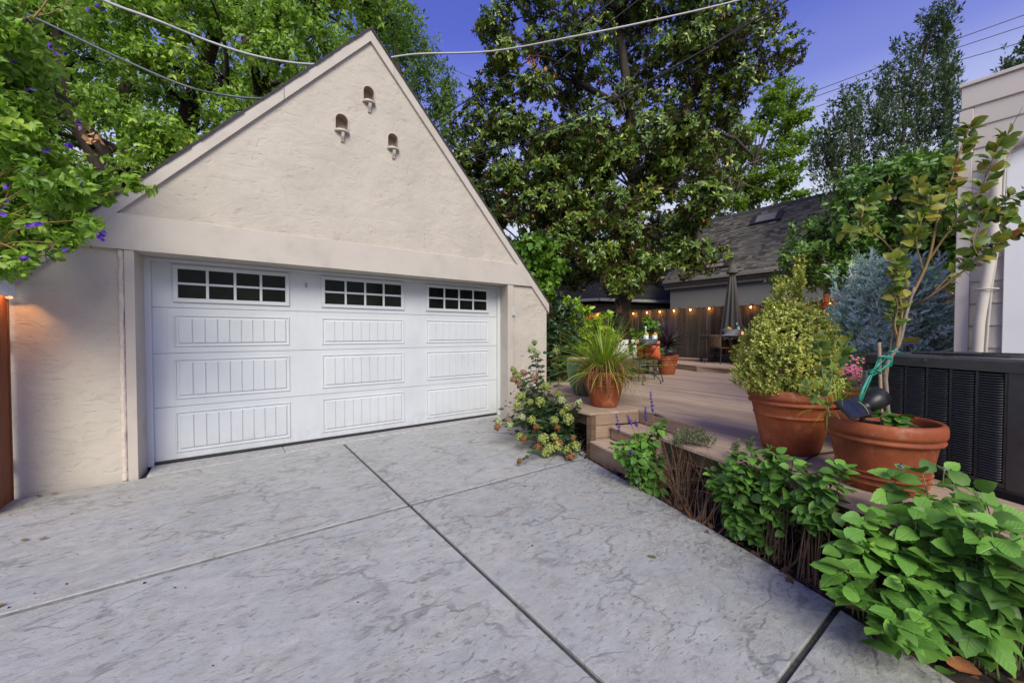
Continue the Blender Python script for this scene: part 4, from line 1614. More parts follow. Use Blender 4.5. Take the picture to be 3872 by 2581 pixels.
# ------------------------------------------------------------------ trees
def tree(name, label, base, trunks, clumps, lm, tpl, bark, seed, nsub, nleaf, size, group=None, limbs=True, twig=True, r_limb=.07, cat='tree', leafname='crown', trunkname='trunk', hub=None, kindstuff=False, **kw):
    rng = np.random.default_rng(seed)
    t = thing(name, label, cat, base, 0, group)
    mb = MB()
    hubs = []
    for (pts, rads) in trunks:
        noise_tube(mb, pts, rads, rng, 12)
        hubs += [np.array(p) for p in pts[1:]]
    arr, subs = rosettes(rng, clumps, nsub, nleaf, size, **kw)
    if limbs and hubs:
        H = np.array(hubs)
        for (c, r, w) in clumps:
            c = np.array(c)
            dd = np.linalg.norm(H - c, axis=1) + np.maximum(0, H[:, 2] - c[2] + .2) * 1.5
            h0 = H[int(np.argmin(dd))]
            pts, rr = limb(h0, c, r_limb, r_limb * .25, rng, .10, 6, -.05 * np.linalg.norm(c - h0))
            mb.tube(pts, rr, 6, False)
    if twig:
        i = 0
        for (c, r, w) in clumps:
            k = max(1, int(nsub * w))
            for q in subs[i:i + k][::3]:
                mb.tube([c, tuple((np.array(c) * .45 + q * .55) + rng.normal(size=3) * .04), tuple(q)], [r_limb * .16, r_limb * .11, r_limb * .06], 4, False)
            i += k
    if len(mb.v):
        part(trunkname, mb, bark, t)
    leaves(leafname, t, lm, tpl, *arr)
    return t, subs


dpx = 900.0
mag, msubs = tree('magnolia_tree', 'tall magnolia with glossy dark leaves and pink cones beside the grey house', (9.665, 8.029, 1.026),
     [([(9.575, 8.088, 0.754), (9.692, 8.020, 1.432), (9.942, 7.856, 2.177), (10.126, 7.740, 2.923), (10.136, 7.754, 3.736), (10.215, 7.724, 4.820), (10.253, 7.600, 5.868), (10.261, 7.633, 7.347), (10.120, 7.782, 9.094), (9.927, 7.973, 10.976), (9.737, 8.169, 13.127)],
       [.36, .30, .265, .25, .23, .21, .19, .17, .14, .11, .08]),
      ([(10.157, 7.759, 4.481), (9.526, 8.108, 4.860), (8.801, 8.512, 4.699), (8.087, 8.910, 4.606)], [.14, .12, .09, .06]),
      ([(10.253, 7.600, 5.868), (10.916, 7.381, 6.624), (11.781, 7.029, 7.957), (12.129, 6.799, 8.929), (12.713, 6.421, 10.873)], [.13, .12, .10, .085, .05]),
      ([(11.777, 7.024, 7.679), (12.372, 6.218, 7.802), (12.703, 5.717, 7.432), (13.126, 5.392, 6.899)], [.07, .065, .05, .03]),
      ([(10.112, 7.770, 8.422), (9.078, 8.803, 9.356), (9.174, 8.905, 11.211), (8.862, 9.178, 12.864)], [.10, .09, .07, .05]),
      ([(10.215, 7.724, 4.820), (10.683, 6.618, 4.142), (11.114, 5.797, 3.802)], [.10, .07, .04])],
     [((7.116, 10.582, 11.282), (0.68, 0.68, 0.51), 1.22), ((13.749, 6.554, 7.944), (0.84, 0.84, 0.63), 1.04), ((6.996, 10.256, 9.002), (0.88, 0.88, 0.66), 1.24), ((9.646, 7.638, 11.366), (0.83, 0.83, 0.62), 1.25), ((12.491, 6.676, 12.607), (0.72, 0.72, 0.54), 1.20), ((8.652, 7.824, 7.612), (0.71, 0.71, 0.53), 0.66), ((8.996, 7.647, 6.971), (0.71, 0.71, 0.53), 1.38), ((8.763, 9.373, 6.908), (0.72, 0.72, 0.54), 1.02), ((10.670, 6.038, 9.567), (0.60, 0.60, 0.45), 1.40), ((8.381, 8.777, 9.970), (0.77, 0.77, 0.58), 0.85), ((9.472, 7.548, 5.234), (0.69, 0.69, 0.52), 0.63), ((6.686, 10.978, 6.306), (0.67, 0.67, 0.51), 1.10), ((9.945, 9.260, 13.358), (0.80, 0.80, 0.60), 1.33), ((10.224, 6.060, 3.530), (0.75, 0.75, 0.56), 0.54), ((8.475, 10.270, 7.348), (0.63, 0.63, 0.47), 0.78), ((8.431, 8.816, 5.685), (0.65, 0.65, 0.48), 1.13), ((11.717, 6.374, 10.950), (0.77, 0.77, 0.58), 1.06), ((10.598, 6.075, 4.627), (0.56, 0.56, 0.42), 1.20), ((13.848, 5.877, 12.867), (0.76, 0.76, 0.57), 0.90), ((12.601, 5.572, 9.116), (0.68, 0.68, 0.51), 1.12), ((12.892, 5.517, 10.387), (0.74, 0.74, 0.56), 0.99), ((11.668, 8.117, 10.007), (0.77, 0.77, 0.58), 0.92), ((7.350, 9.310, 5.551), (0.68, 0.68, 0.51), 0.59), ((14.586, 5.753, 12.030), (0.65, 0.65, 0.49), 0.79), ((7.396, 8.860, 4.349), (0.81, 0.81, 0.61), 0.72), ((9.632, 7.417, 4.479), (0.80, 0.80, 0.60), 1.09), ((7.473, 8.961, 7.454), (0.67, 0.67, 0.50), 0.93), ((11.908, 6.904, 9.808), (0.70, 0.70, 0.52), 0.55), ((10.549, 7.006, 6.337), (0.78, 0.78, 0.58), 1.32), ((12.554, 7.385, 8.588), (0.69, 0.69, 0.52), 1.14), ((10.295, 7.257, 11.051), (0.55, 0.55, 0.41), 1.14), ((6.465, 10.817, 8.095), (0.81, 0.81, 0.61), 1.27), ((9.682, 8.798, 9.815), (0.80, 0.80, 0.60), 0.80), ((11.455, 8.108, 4.085), (0.78, 0.78, 0.58), 0.70), ((9.949, 6.882, 5.436), (0.68, 0.68, 0.51), 1.17), ((11.088, 8.726, 10.744), (0.94, 0.94, 0.70), 0.80), ((11.287, 7.634, 12.757), (0.77, 0.77, 0.58), 0.88), ((8.757, 7.747, 6.189), (0.56, 0.56, 0.42), 0.97), ((8.099, 8.038, 10.523), (0.77, 0.77, 0.58), 0.88), ((8.664, 7.679, 9.924), (0.58, 0.58, 0.43), 0.55), ((11.826, 5.926, 6.126), (0.82, 0.82, 0.61), 1.28), ((9.521, 6.761, 7.005), (0.75, 0.75, 0.56), 0.75), ((12.397, 7.279, 7.476), (0.91, 0.91, 0.68), 1.30), ((12.790, 6.261, 8.634), (0.81, 0.81, 0.61), 1.39), ((7.741, 10.569, 12.871), (0.66, 0.66, 0.49), 1.29), ((12.559, 6.870, 13.860), (0.80, 0.80, 0.60), 1.03), ((9.486, 7.995, 3.830), (0.60, 0.60, 0.45), 1.08), ((10.529, 6.897, 8.119), (0.73, 0.73, 0.55), 0.68), ((11.576, 5.387, 10.346), (0.77, 0.77, 0.58), 1.00), ((9.648, 9.605, 9.315), (0.69, 0.69, 0.52), 0.94), ((6.694, 9.944, 5.123), (0.64, 0.64, 0.48), 1.39), ((6.461, 9.798, 6.996), (0.74, 0.74, 0.55), 0.71), ((7.867, 9.362, 11.690), (0.72, 0.72, 0.54), 0.97), ((8.973, 8.695, 7.319), (0.78, 0.78, 0.58), 0.62), ((9.874, 7.634, 8.577), (0.58, 0.58, 0.44), 0.71), ((7.183, 8.716, 11.935), (0.71, 0.71, 0.53), 0.71), ((8.423, 7.800, 4.817), (0.80, 0.80, 0.60), 1.06), ((10.873, 7.005, 10.117), (0.75, 0.75, 0.56), 1.10), ((11.126, 8.538, 11.545), (0.85, 0.85, 0.64), 1.06), ((13.240, 6.748, 10.164), (0.85, 0.85, 0.64), 1.37), ((6.631, 9.366, 9.472), (0.58, 0.58, 0.44), 1.15), ((9.277, 7.130, 11.526), (0.73, 0.73, 0.55), 0.78), ((7.806, 9.338, 10.354), (0.58, 0.58, 0.43), 0.79), ((7.739, 8.001, 4.064), (0.71, 0.71, 0.53), 0.62), ((14.076, 5.119, 10.211), (0.88, 0.88, 0.66), 1.00), ((7.111, 8.555, 8.379), (0.55, 0.55, 0.42), 0.90), ((12.359, 5.991, 12.643), (0.79, 0.79, 0.59), 0.54), ((10.342, 6.779, 12.423), (0.69, 0.69, 0.52), 1.05), ((9.772, 9.290, 14.111), (0.76, 0.76, 0.57), 1.21), ((11.328, 7.435, 4.770), (0.72, 0.72, 0.54), 1.18), ((13.708, 5.750, 13.602), (0.88, 0.88, 0.66), 1.02), ((11.537, 6.955, 5.997), (0.66, 0.66, 0.50), 0.60), ((8.984, 8.847, 3.375), (0.67, 0.67, 0.50), 1.29), ((12.682, 6.199, 10.535), (0.63, 0.63, 0.47), 1.34), ((8.998, 9.503, 13.371), (0.78, 0.78, 0.58), 1.40), ((10.853, 5.676, 3.616), (0.66, 0.66, 0.49), 0.53), ((6.796, 9.466, 7.547), (0.66, 0.66, 0.49), 1.26), ((11.959, 6.701, 8.926), (0.85, 0.85, 0.63), 0.69), ((9.504, 7.382, 3.175), (0.59, 0.59, 0.44), 1.08), ((9.780, 8.099, 13.244), (0.70, 0.70, 0.53), 0.83), ((10.937, 6.446, 11.211), (0.63, 0.63, 0.47), 0.99), ((6.267, 10.772, 6.900), (0.60, 0.60, 0.45), 1.14), ((6.311, 8.906, 5.801), (0.56, 0.56, 0.42), 1.17), ((7.429, 10.513, 13.444), (0.66, 0.66, 0.50), 0.87), ((8.949, 9.317, 9.702), (0.86, 0.86, 0.65), 1.03)] + [((8.351, 7.033, 4.817), (0.73, 0.73, 0.59), 1.00), ((10.479, 5.740, 6.335), (0.69, 0.69, 0.55), 0.92), ((7.441, 7.868, 5.099), (0.73, 0.73, 0.58), 1.28), ((6.916, 7.973, 5.801), (0.56, 0.56, 0.45), 0.99), ((10.188, 5.984, 3.777), (0.58, 0.58, 0.46), 0.68), ((7.607, 7.571, 6.048), (0.58, 0.58, 0.46), 1.18), ((7.315, 7.060, 6.491), (0.59, 0.59, 0.47), 1.02), ((6.930, 7.362, 3.865), (0.58, 0.58, 0.46), 0.90), ((8.167, 7.151, 3.524), (0.56, 0.56, 0.45), 1.08), ((6.568, 8.320, 4.958), (0.72, 0.72, 0.57), 0.73), ((8.567, 6.926, 6.270), (0.54, 0.54, 0.43), 1.15), ((9.790, 5.232, 4.944), (0.59, 0.59, 0.47), 1.22), ((9.410, 6.518, 3.422), (0.63, 0.63, 0.51), 0.77), ((6.915, 7.866, 6.570), (0.47, 0.47, 0.38), 0.77), ((9.422, 6.218, 6.742), (0.67, 0.67, 0.53), 0.82), ((9.881, 5.708, 6.852), (0.49, 0.49, 0.39), 1.09), ((8.271, 6.470, 2.848), (0.57, 0.57, 0.45), 0.85), ((9.923, 6.299, 6.134), (0.53, 0.53, 0.43), 1.02), ((8.428, 7.358, 5.715), (0.49, 0.49, 0.39), 0.98), ((7.895, 7.524, 4.520), (0.63, 0.63, 0.50), 1.09)], M['lf_mag'], leaf_tpl(.19, .06, .16, 1), M['bark'], 31, 108, 12, .16, r_limb=.042, shell=.35, out=1.1, up=.05, jit=.45, along=.05, open_=(-.1, .8))
# seed cones and bare grey twigs on the magnolia
rng = np.random.default_rng(77)
mb = MB()
vis = msubs[rng.permutation(len(msubs))[:420]]
for q in vis:
    mb.ball(tuple(q + np.array([0, 0, .05])), .034, 6, 4, (1, 1, 1.5))
part('seed_cones', mb, M['seedcone'], mag, None, 'stuff')
mb = MB()
for ctr, nn in (((9.473, 7.191, 6.270), 16), ((9.934, 6.712, 5.668), 22), ((10.537, 6.272, 5.792), 18), ((9.159, 7.340, 7.907), 12), ((11.234, 5.507, 5.593), 16), ((9.407, 7.208, 5.077), 18), ((11.841, 5.315, 5.792), 12)):
    for _ in range(nn):
        p = np.array(ctr) + rng.normal(size=3) * .18
        pts = [tuple(p)]
        d = rng.normal(size=3) * .12
        for s_ in range(6):
            d = d * .8 + rng.normal(size=3) * .06
            p = p + d
            pts.append(tuple(p))
        mb.tube(pts, [.009, .008, .007, .006, .005, .004, .003], 4, False)
part('bare_twigs', mb, M['twig_grey'], mag, None, 'stuff')
# withered orange leaves
mb_pos = []
for ctr, nn, sp in (((7.064, 8.666, 9.259), 12, .10), ((7.196, 8.558, 8.832), 14, .13), ((9.430, 6.768, 3.174), 4, .06), ((9.815, 6.549, 5.593), 4, .08)):
    for _ in range(nn):
        mb_pos.append(np.array(ctr) + rng.normal(size=3) * sp)
n = len(mb_pos)
leaves('withered_leaves', mag, M['dryleaf'], leaf_tpl(.28, .12, .1, 1), np.array(mb_pos), rng.normal(size=(n, 3)) * .5 + np.array([0, 0, -1.]), rdir(rng, n), rng.uniform(.15, .24, n), np.zeros(n), 'stuff')

lft, lsubs = tree('leaning_tree', 'large leaning green tree with dark forked trunks behind the garage roof', (-1.855, 11.838, 3.413),
     [([(-1.704, 11.727, 3.413), (-1.862, 11.875, 4.626), (-2.111, 11.977, 5.336), (-2.406, 12.009, 5.878), (-2.838, 12.142, 6.388), (-3.196, 12.218, 6.856), (-3.740, 12.436, 7.515)], [0.256, 0.232, 0.208, 0.176, 0.160, 0.136, 0.096]),
      ([(-1.862, 11.875, 4.626), (-2.301, 12.322, 5.598), (-2.726, 12.772, 7.063), (-2.865, 12.904, 8.204), (-2.923, 12.986, 9.725)], [0.160, 0.136, 0.112, 0.088, 0.048]),
      ([(-1.743, 12.753, 3.595), (-1.743, 12.788, 4.924), (-1.798, 12.850, 5.741), (-1.888, 12.935, 6.457), (-1.687, 12.830, 8.092), (-1.581, 12.800, 9.931)], [0.160, 0.152, 0.144, 0.128, 0.088, 0.048]),
      ([(-0.879, 11.620, 3.504), (-0.692, 11.544, 5.850), (-0.541, 11.452, 6.583), (-0.344, 11.324, 7.219), (-0.195, 11.230, 7.805), (-0.030, 11.124, 8.392), (0.453, 10.790, 9.174), (1.093, 10.340, 9.956)], [0.216, 0.200, 0.184, 0.168, 0.152, 0.128, 0.096, 0.064]),
      ([(-0.402, 11.360, 6.974), (0.106, 10.585, 6.794), (0.619, 9.905, 6.562)], [0.088, 0.072, 0.040]),
      ([(-0.030, 11.124, 8.392), (0.665, 10.320, 8.584), (1.409, 9.580, 8.732), (2.178, 8.723, 8.978)], [0.096, 0.088, 0.064, 0.040])],
     [((-0.588, 10.135, 7.499), (0.44, 0.44, 0.35), 0.74), ((-4.711, 15.120, 8.076), (0.54, 0.54, 0.43), 0.88), ((-1.269, 10.153, 8.426), (0.57, 0.57, 0.46), 0.78), ((0.470, 11.001, 8.837), (0.53, 0.53, 0.42), 1.21), ((-1.829, 13.243, 7.485), (0.61, 0.61, 0.49), 1.22), ((0.566, 8.934, 8.443), (0.52, 0.52, 0.42), 0.93), ((2.524, 10.133, 10.379), (0.63, 0.63, 0.51), 0.64), ((-2.949, 12.659, 4.408), (0.61, 0.61, 0.49), 0.86), ((-0.693, 10.323, 6.744), (0.56, 0.56, 0.45), 1.00), ((-3.445, 14.309, 8.526), (0.58, 0.58, 0.47), 1.14), ((1.583, 9.043, 7.636), (0.64, 0.64, 0.51), 1.29), ((-3.955, 14.631, 6.050), (0.66, 0.66, 0.53), 1.07), ((-1.092, 10.327, 4.658), (0.60, 0.60, 0.48), 1.38), ((1.737, 10.349, 7.256), (0.70, 0.70, 0.56), 0.71), ((-4.088, 12.278, 3.872), (0.48, 0.48, 0.39), 1.09), ((-3.706, 12.315, 4.432), (0.64, 0.64, 0.51), 1.09), ((0.664, 9.952, 6.921), (0.56, 0.56, 0.45), 0.71), ((-3.199, 13.684, 6.264), (0.58, 0.58, 0.46), 0.98), ((1.709, 10.143, 9.126), (0.67, 0.67, 0.54), 1.17), ((-2.180, 12.049, 7.284), (0.62, 0.62, 0.50), 0.91), ((2.814, 9.551, 8.415), (0.65, 0.65, 0.52), 0.85), ((-3.172, 11.605, 5.989), (0.48, 0.48, 0.39), 0.91), ((-0.286, 9.414, 8.104), (0.46, 0.46, 0.37), 0.70), ((-4.857, 14.618, 8.886), (0.57, 0.57, 0.46), 1.04), ((-0.996, 9.884, 5.213), (0.54, 0.54, 0.43), 1.24), ((-0.053, 9.823, 5.082), (0.53, 0.53, 0.42), 0.74), ((-2.667, 11.370, 7.748), (0.45, 0.45, 0.36), 0.92), ((-0.693, 9.842, 8.484), (0.47, 0.47, 0.38), 0.64), ((-4.199, 13.224, 6.391), (0.58, 0.58, 0.46), 0.81), ((-2.880, 13.804, 10.271), (0.56, 0.56, 0.45), 1.39), ((2.242, 9.758, 9.322), (0.60, 0.60, 0.48), 1.11), ((-2.712, 13.226, 7.179), (0.70, 0.70, 0.56), 1.12), ((2.654, 9.032, 8.802), (0.48, 0.48, 0.38), 0.63), ((0.933, 8.564, 7.396), (0.43, 0.43, 0.34), 0.94), ((-1.990, 13.106, 9.408), (0.53, 0.53, 0.42), 0.77), ((-4.683, 14.089, 9.409), (0.50, 0.50, 0.40), 1.30), ((2.336, 9.455, 7.582), (0.58, 0.58, 0.46), 0.84), ((-4.626, 15.015, 8.736), (0.61, 0.61, 0.49), 1.16), ((1.705, 9.913, 10.047), (0.60, 0.60, 0.48), 1.11), ((-1.195, 10.196, 6.741), (0.40, 0.40, 0.32), 1.33), ((-3.829, 12.653, 8.281), (0.57, 0.57, 0.46), 1.24), ((-0.068, 10.644, 8.296), (0.47, 0.47, 0.38), 1.30), ((-0.555, 9.780, 4.932), (0.61, 0.61, 0.49), 1.10), ((0.356, 9.238, 5.804), (0.60, 0.60, 0.48), 0.92), ((-3.212, 11.509, 6.813), (0.57, 0.57, 0.46), 1.04), ((-1.172, 10.041, 7.534), (0.46, 0.46, 0.37), 0.87), ((-5.041, 15.699, 6.344), (0.53, 0.53, 0.42), 1.28), ((-2.620, 13.209, 4.416), (0.56, 0.56, 0.45), 1.24), ((-2.821, 13.638, 5.231), (0.51, 0.51, 0.40), 0.72), ((-4.069, 14.489, 4.531), (0.65, 0.65, 0.52), 0.81), ((-2.242, 13.496, 10.447), (0.60, 0.60, 0.48), 0.80), ((-3.469, 12.591, 9.232), (0.44, 0.44, 0.35), 0.89), ((-0.104, 10.854, 6.213), (0.61, 0.61, 0.49), 0.83), ((-0.944, 11.664, 6.736), (0.54, 0.54, 0.43), 0.80), ((-1.696, 10.427, 5.662), (0.55, 0.55, 0.44), 1.35), ((-2.627, 12.844, 8.375), (0.52, 0.52, 0.41), 0.62), ((-0.085, 11.349, 10.196), (0.52, 0.52, 0.42), 1.22), ((-4.669, 13.953, 5.018), (0.60, 0.60, 0.48), 0.85), ((3.355, 9.258, 10.582), (0.75, 0.75, 0.60), 0.86), ((-3.539, 14.264, 10.093), (0.49, 0.49, 0.39), 1.16), ((-2.649, 10.969, 4.565), (0.58, 0.58, 0.46), 0.73), ((-2.412, 12.704, 9.155), (0.59, 0.59, 0.47), 0.95), ((0.930, 8.549, 6.657), (0.48, 0.48, 0.39), 0.83), ((-3.300, 13.538, 7.479), (0.69, 0.69, 0.55), 1.09), ((1.231, 9.641, 9.035), (0.56, 0.56, 0.45), 0.64), ((-1.723, 10.469, 7.225), (0.53, 0.53, 0.42), 1.18), ((0.081, 11.594, 7.525), (0.72, 0.72, 0.58), 1.12), ((-3.535, 13.062, 8.615), (0.61, 0.61, 0.49), 0.82), ((2.866, 8.610, 9.142), (0.70, 0.70, 0.56), 0.72), ((-0.799, 10.891, 8.561), (0.53, 0.53, 0.42), 1.14), ((-2.020, 12.948, 4.620), (0.63, 0.63, 0.50), 0.88), ((0.596, 8.804, 7.007), (0.60, 0.60, 0.48), 0.78), ((1.248, 10.936, 6.990), (0.64, 0.64, 0.51), 0.84), ((-3.630, 12.430, 5.741), (0.43, 0.43, 0.34), 0.79), ((3.383, 9.595, 9.130), (0.79, 0.79, 0.63), 1.18)], M['lf_left'], leaf_tpl(.24, .08, .16, 1), M['bark_dark'], 41, 104, 9, .11, r_limb=.05, shell=.3, out=.5, up=.1, jit=.8, along=.16, open_=(.0, .9), droop=.35)
bk, _ = tree('broadleaf_tree', 'shadowy broadleaf tree filling the gaps behind the leaning tree', (-0.168, 18.803, 3.916),
     [([(1.444, 17.619, 3.916), (1.242, 17.907, 9.248), (0.755, 18.370, 13.247), (0.261, 18.824, 16.746)], [.25, .22, .16, .1]), ([(-6.078, 23.144, 3.916), (-5.877, 23.136, 9.248), (-6.217, 23.517, 14.247)], [.2, .16, .1])],
     [((-4.111, 23.114, 17.062), (1.25, 1.25, 1.06), 1.01), ((-0.741, 20.672, 15.841), (1.43, 1.43, 1.21), 0.89), ((1.421, 18.890, 13.266), (1.19, 1.19, 1.02), 0.57), ((-7.475, 21.759, 5.603), (0.92, 0.92, 0.78), 0.62), ((-3.100, 20.208, 13.336), (1.48, 1.48, 1.26), 0.81), ((-4.148, 21.532, 5.937), (1.08, 1.08, 0.92), 0.52), ((-3.631, 21.021, 9.581), (1.28, 1.28, 1.08), 0.84), ((-5.378, 22.811, 7.309), (1.43, 1.43, 1.22), 1.03), ((-4.726, 20.592, 8.135), (1.22, 1.22, 1.04), 1.13), ((-7.295, 23.273, 13.159), (1.16, 1.16, 0.99), 0.75), ((-4.927, 21.941, 13.930), (1.05, 1.05, 0.89), 0.71), ((-2.248, 20.991, 12.056), (1.51, 1.51, 1.28), 0.80), ((4.068, 16.641, 16.175), (1.55, 1.55, 1.32), 1.18), ((0.011, 19.815, 13.159), (1.18, 1.18, 1.01), 0.86), ((2.735, 13.883, 10.215), (1.28, 1.28, 1.09), 1.07), ((-3.916, 21.983, 8.279), (1.12, 1.12, 0.95), 1.04), ((-4.482, 19.731, 10.835), (1.22, 1.22, 1.04), 1.19), ((-8.300, 26.017, 8.966), (1.16, 1.16, 0.98), 0.79), ((-6.682, 20.661, 9.635), (0.98, 0.98, 0.83), 1.04), ((-0.114, 19.158, 11.232), (1.06, 1.06, 0.90), 0.51), ((0.585, 19.624, 15.064), (1.24, 1.24, 1.06), 0.91), ((-1.723, 19.607, 13.856), (1.21, 1.21, 1.03), 1.04), ((1.967, 15.368, 9.876), (1.40, 1.40, 1.19), 1.06), ((-2.692, 20.180, 6.990), (1.06, 1.06, 0.90), 1.06), ((3.029, 16.408, 13.706), (1.15, 1.15, 0.98), 1.20), ((4.176, 15.348, 12.507), (1.14, 1.14, 0.97), 1.14), ((-5.611, 23.026, 10.450), (1.49, 1.49, 1.27), 0.72), ((-6.328, 22.545, 9.184), (1.36, 1.36, 1.15), 0.97), ((1.062, 17.303, 9.412), (1.13, 1.13, 0.96), 0.80), ((-8.977, 26.332, 13.232), (1.44, 1.44, 1.22), 1.20), ((-0.073, 19.492, 9.576), (1.44, 1.44, 1.22), 0.95), ((-6.398, 22.631, 7.060), (1.08, 1.08, 0.91), 0.79), ((-1.516, 17.317, 14.339), (1.02, 1.02, 0.87), 0.56), ((-6.483, 23.162, 5.576), (1.32, 1.32, 1.12), 0.98), ((-6.074, 23.701, 15.668), (1.55, 1.55, 1.32), 0.71), ((-5.996, 21.888, 10.927), (1.23, 1.23, 1.05), 1.05), ((-7.988, 24.206, 15.616), (1.24, 1.24, 1.05), 0.73), ((-5.317, 23.594, 17.225), (1.07, 1.07, 0.91), 0.76), ((1.180, 17.531, 15.950), (1.32, 1.32, 1.12), 0.80), ((-6.791, 24.945, 13.841), (1.59, 1.59, 1.35), 1.20), ((-1.809, 18.503, 9.005), (1.09, 1.09, 0.93), 1.02), ((-7.369, 21.199, 8.312), (1.03, 1.03, 0.87), 0.66), ((-7.333, 25.056, 16.588), (1.55, 1.55, 1.32), 0.99), ((-3.284, 19.344, 10.368), (1.11, 1.11, 0.94), 0.85), ((4.925, 15.856, 14.640), (1.51, 1.51, 1.29), 1.08), ((-0.386, 17.427, 15.040), (0.99, 0.99, 0.84), 0.96), ((-1.666, 21.056, 8.564), (1.66, 1.66, 1.41), 0.71), ((2.610, 16.318, 15.325), (1.17, 1.17, 0.99), 0.79), ((1.678, 16.595, 13.682), (1.22, 1.22, 1.04), 0.77), ((-4.094, 22.098, 12.917), (1.46, 1.46, 1.24), 1.18), ((-1.050, 17.140, 11.326), (1.14, 1.14, 0.97), 1.07), ((4.827, 14.141, 15.297), (1.18, 1.18, 1.00), 1.03), ((-0.111, 19.449, 8.002), (1.60, 1.60, 1.36), 1.11), ((-8.183, 23.739, 13.852), (0.99, 0.99, 0.84), 0.96), ((-1.623, 20.703, 6.653), (1.60, 1.60, 1.36), 1.03), ((-2.717, 20.902, 15.518), (1.20, 1.20, 1.02), 0.53), ((-8.321, 23.788, 7.354), (1.46, 1.46, 1.24), 1.12)], M['lf_left'], leaf_tpl(.26, .08, .16, 0), M['bark_dark'], 43, 54, 10, .15, r_limb=.05, twig=False, shell=.2, out=.5, up=.1, jit=.8, along=.2, open_=(.0, .9), droop=.3)
# orange brown bare twigs hanging on the forked trunk
mb = MB()
rng = np.random.default_rng(78)
for ctr, nn, sx in (((-0.587, 13.291, 9.148), 26, .28), ((-0.045, 12.880, 8.695), 26, .32), ((0.466, 12.523, 9.375), 26, .34), ((-0.329, 13.068, 7.902), 12, .25), ((1.061, 12.089, 9.488), 16, .35)):
    for _ in range(nn):
        p = np.array(ctr) + rng.normal(size=3) * sx
        pts = [tuple(p)]
        d = np.array([0, 0, -.05]) + rng.normal(size=3) * .05
        for s_ in range(7):
            d = d * .75 + rng.normal(size=3) * .035 + np.array([0, 0, -.025])
            p = p + d
            pts.append(tuple(p))
        mb.tube(pts, [.010, .009, .008, .007, .006, .005, .004, .003], 4, False)
m_or = plain('lichen orange twig', (.22, .115, .03), .85, .4, 30)
part('bare_twigs', mb, m_or, lft, None, 'stuff')
mb_pos = []
for ctr, nn, sp in (((-1.246, 6.687, 3.876), 13, .05), ((-1.153, 6.615, 3.784), 9, .045), ((-0.842, 10.655, 5.588), 10, .08)):
    for _ in range(nn):
        mb_pos.append(np.array(ctr) + rng.normal(size=3) * sp)
n = len(mb_pos)
m_tan = plain('withered tan leaf', (.42, .24, .11), .75, .3, 30)
leaves('withered_leaves', lft, m_tan, leaf_tpl(.3, .12, .1, 1), np.array(mb_pos), rng.normal(size=(n, 3)) * .5 + np.array([0, 0, -1.]), rdir(rng, n), rng.uniform(.05, .09, n), np.zeros(n), 'stuff')

tree('willowy_tree', 'loose olive green tree with wispy shoots just behind the gable peak', (5.009, 11.887, 3.513),
     [([(4.711, 12.230, 3.529), (4.862, 12.200, 6.609), (4.724, 12.367, 9.128), (4.470, 12.612, 11.368)], [.16, .14, .09, .04])],
     [((4.891, 11.132, 9.313), (0.60, 0.60, 0.66), 1.11), ((6.095, 11.961, 7.746), (0.59, 0.59, 0.65), 0.93), ((6.186, 11.988, 9.770), (0.61, 0.61, 0.67), 0.83), ((5.818, 11.805, 8.956), (0.48, 0.48, 0.53), 1.21), ((5.299, 12.639, 9.169), (0.74, 0.74, 0.81), 0.55), ((5.364, 10.679, 6.110), (0.54, 0.54, 0.60), 0.77), ((5.032, 11.353, 7.327), (0.56, 0.56, 0.62), 0.86), ((4.704, 12.649, 11.695), (0.68, 0.68, 0.75), 1.28), ((4.975, 13.213, 11.007), (0.59, 0.59, 0.64), 1.24), ((5.190, 11.203, 6.742), (0.50, 0.50, 0.55), 0.63), ((5.359, 13.082, 11.651), (0.66, 0.66, 0.73), 0.94), ((5.092, 13.170, 9.967), (0.55, 0.55, 0.61), 1.20), ((5.528, 11.199, 7.876), (0.62, 0.62, 0.69), 0.62), ((4.578, 13.230, 11.397), (0.72, 0.72, 0.80), 0.54), ((5.074, 12.162, 8.247), (0.55, 0.55, 0.60), 0.92), ((5.614, 12.429, 10.907), (0.66, 0.66, 0.73), 0.84)], M['lf_drape'], leaf_tpl(.17, .05, .2, 0), M['bark_dark'], 45, 60, 11, .16, r_limb=.025, shell=.1, out=.9, up=-.1, jit=.8, along=.22, open_=(.1, .9), droop=.35)
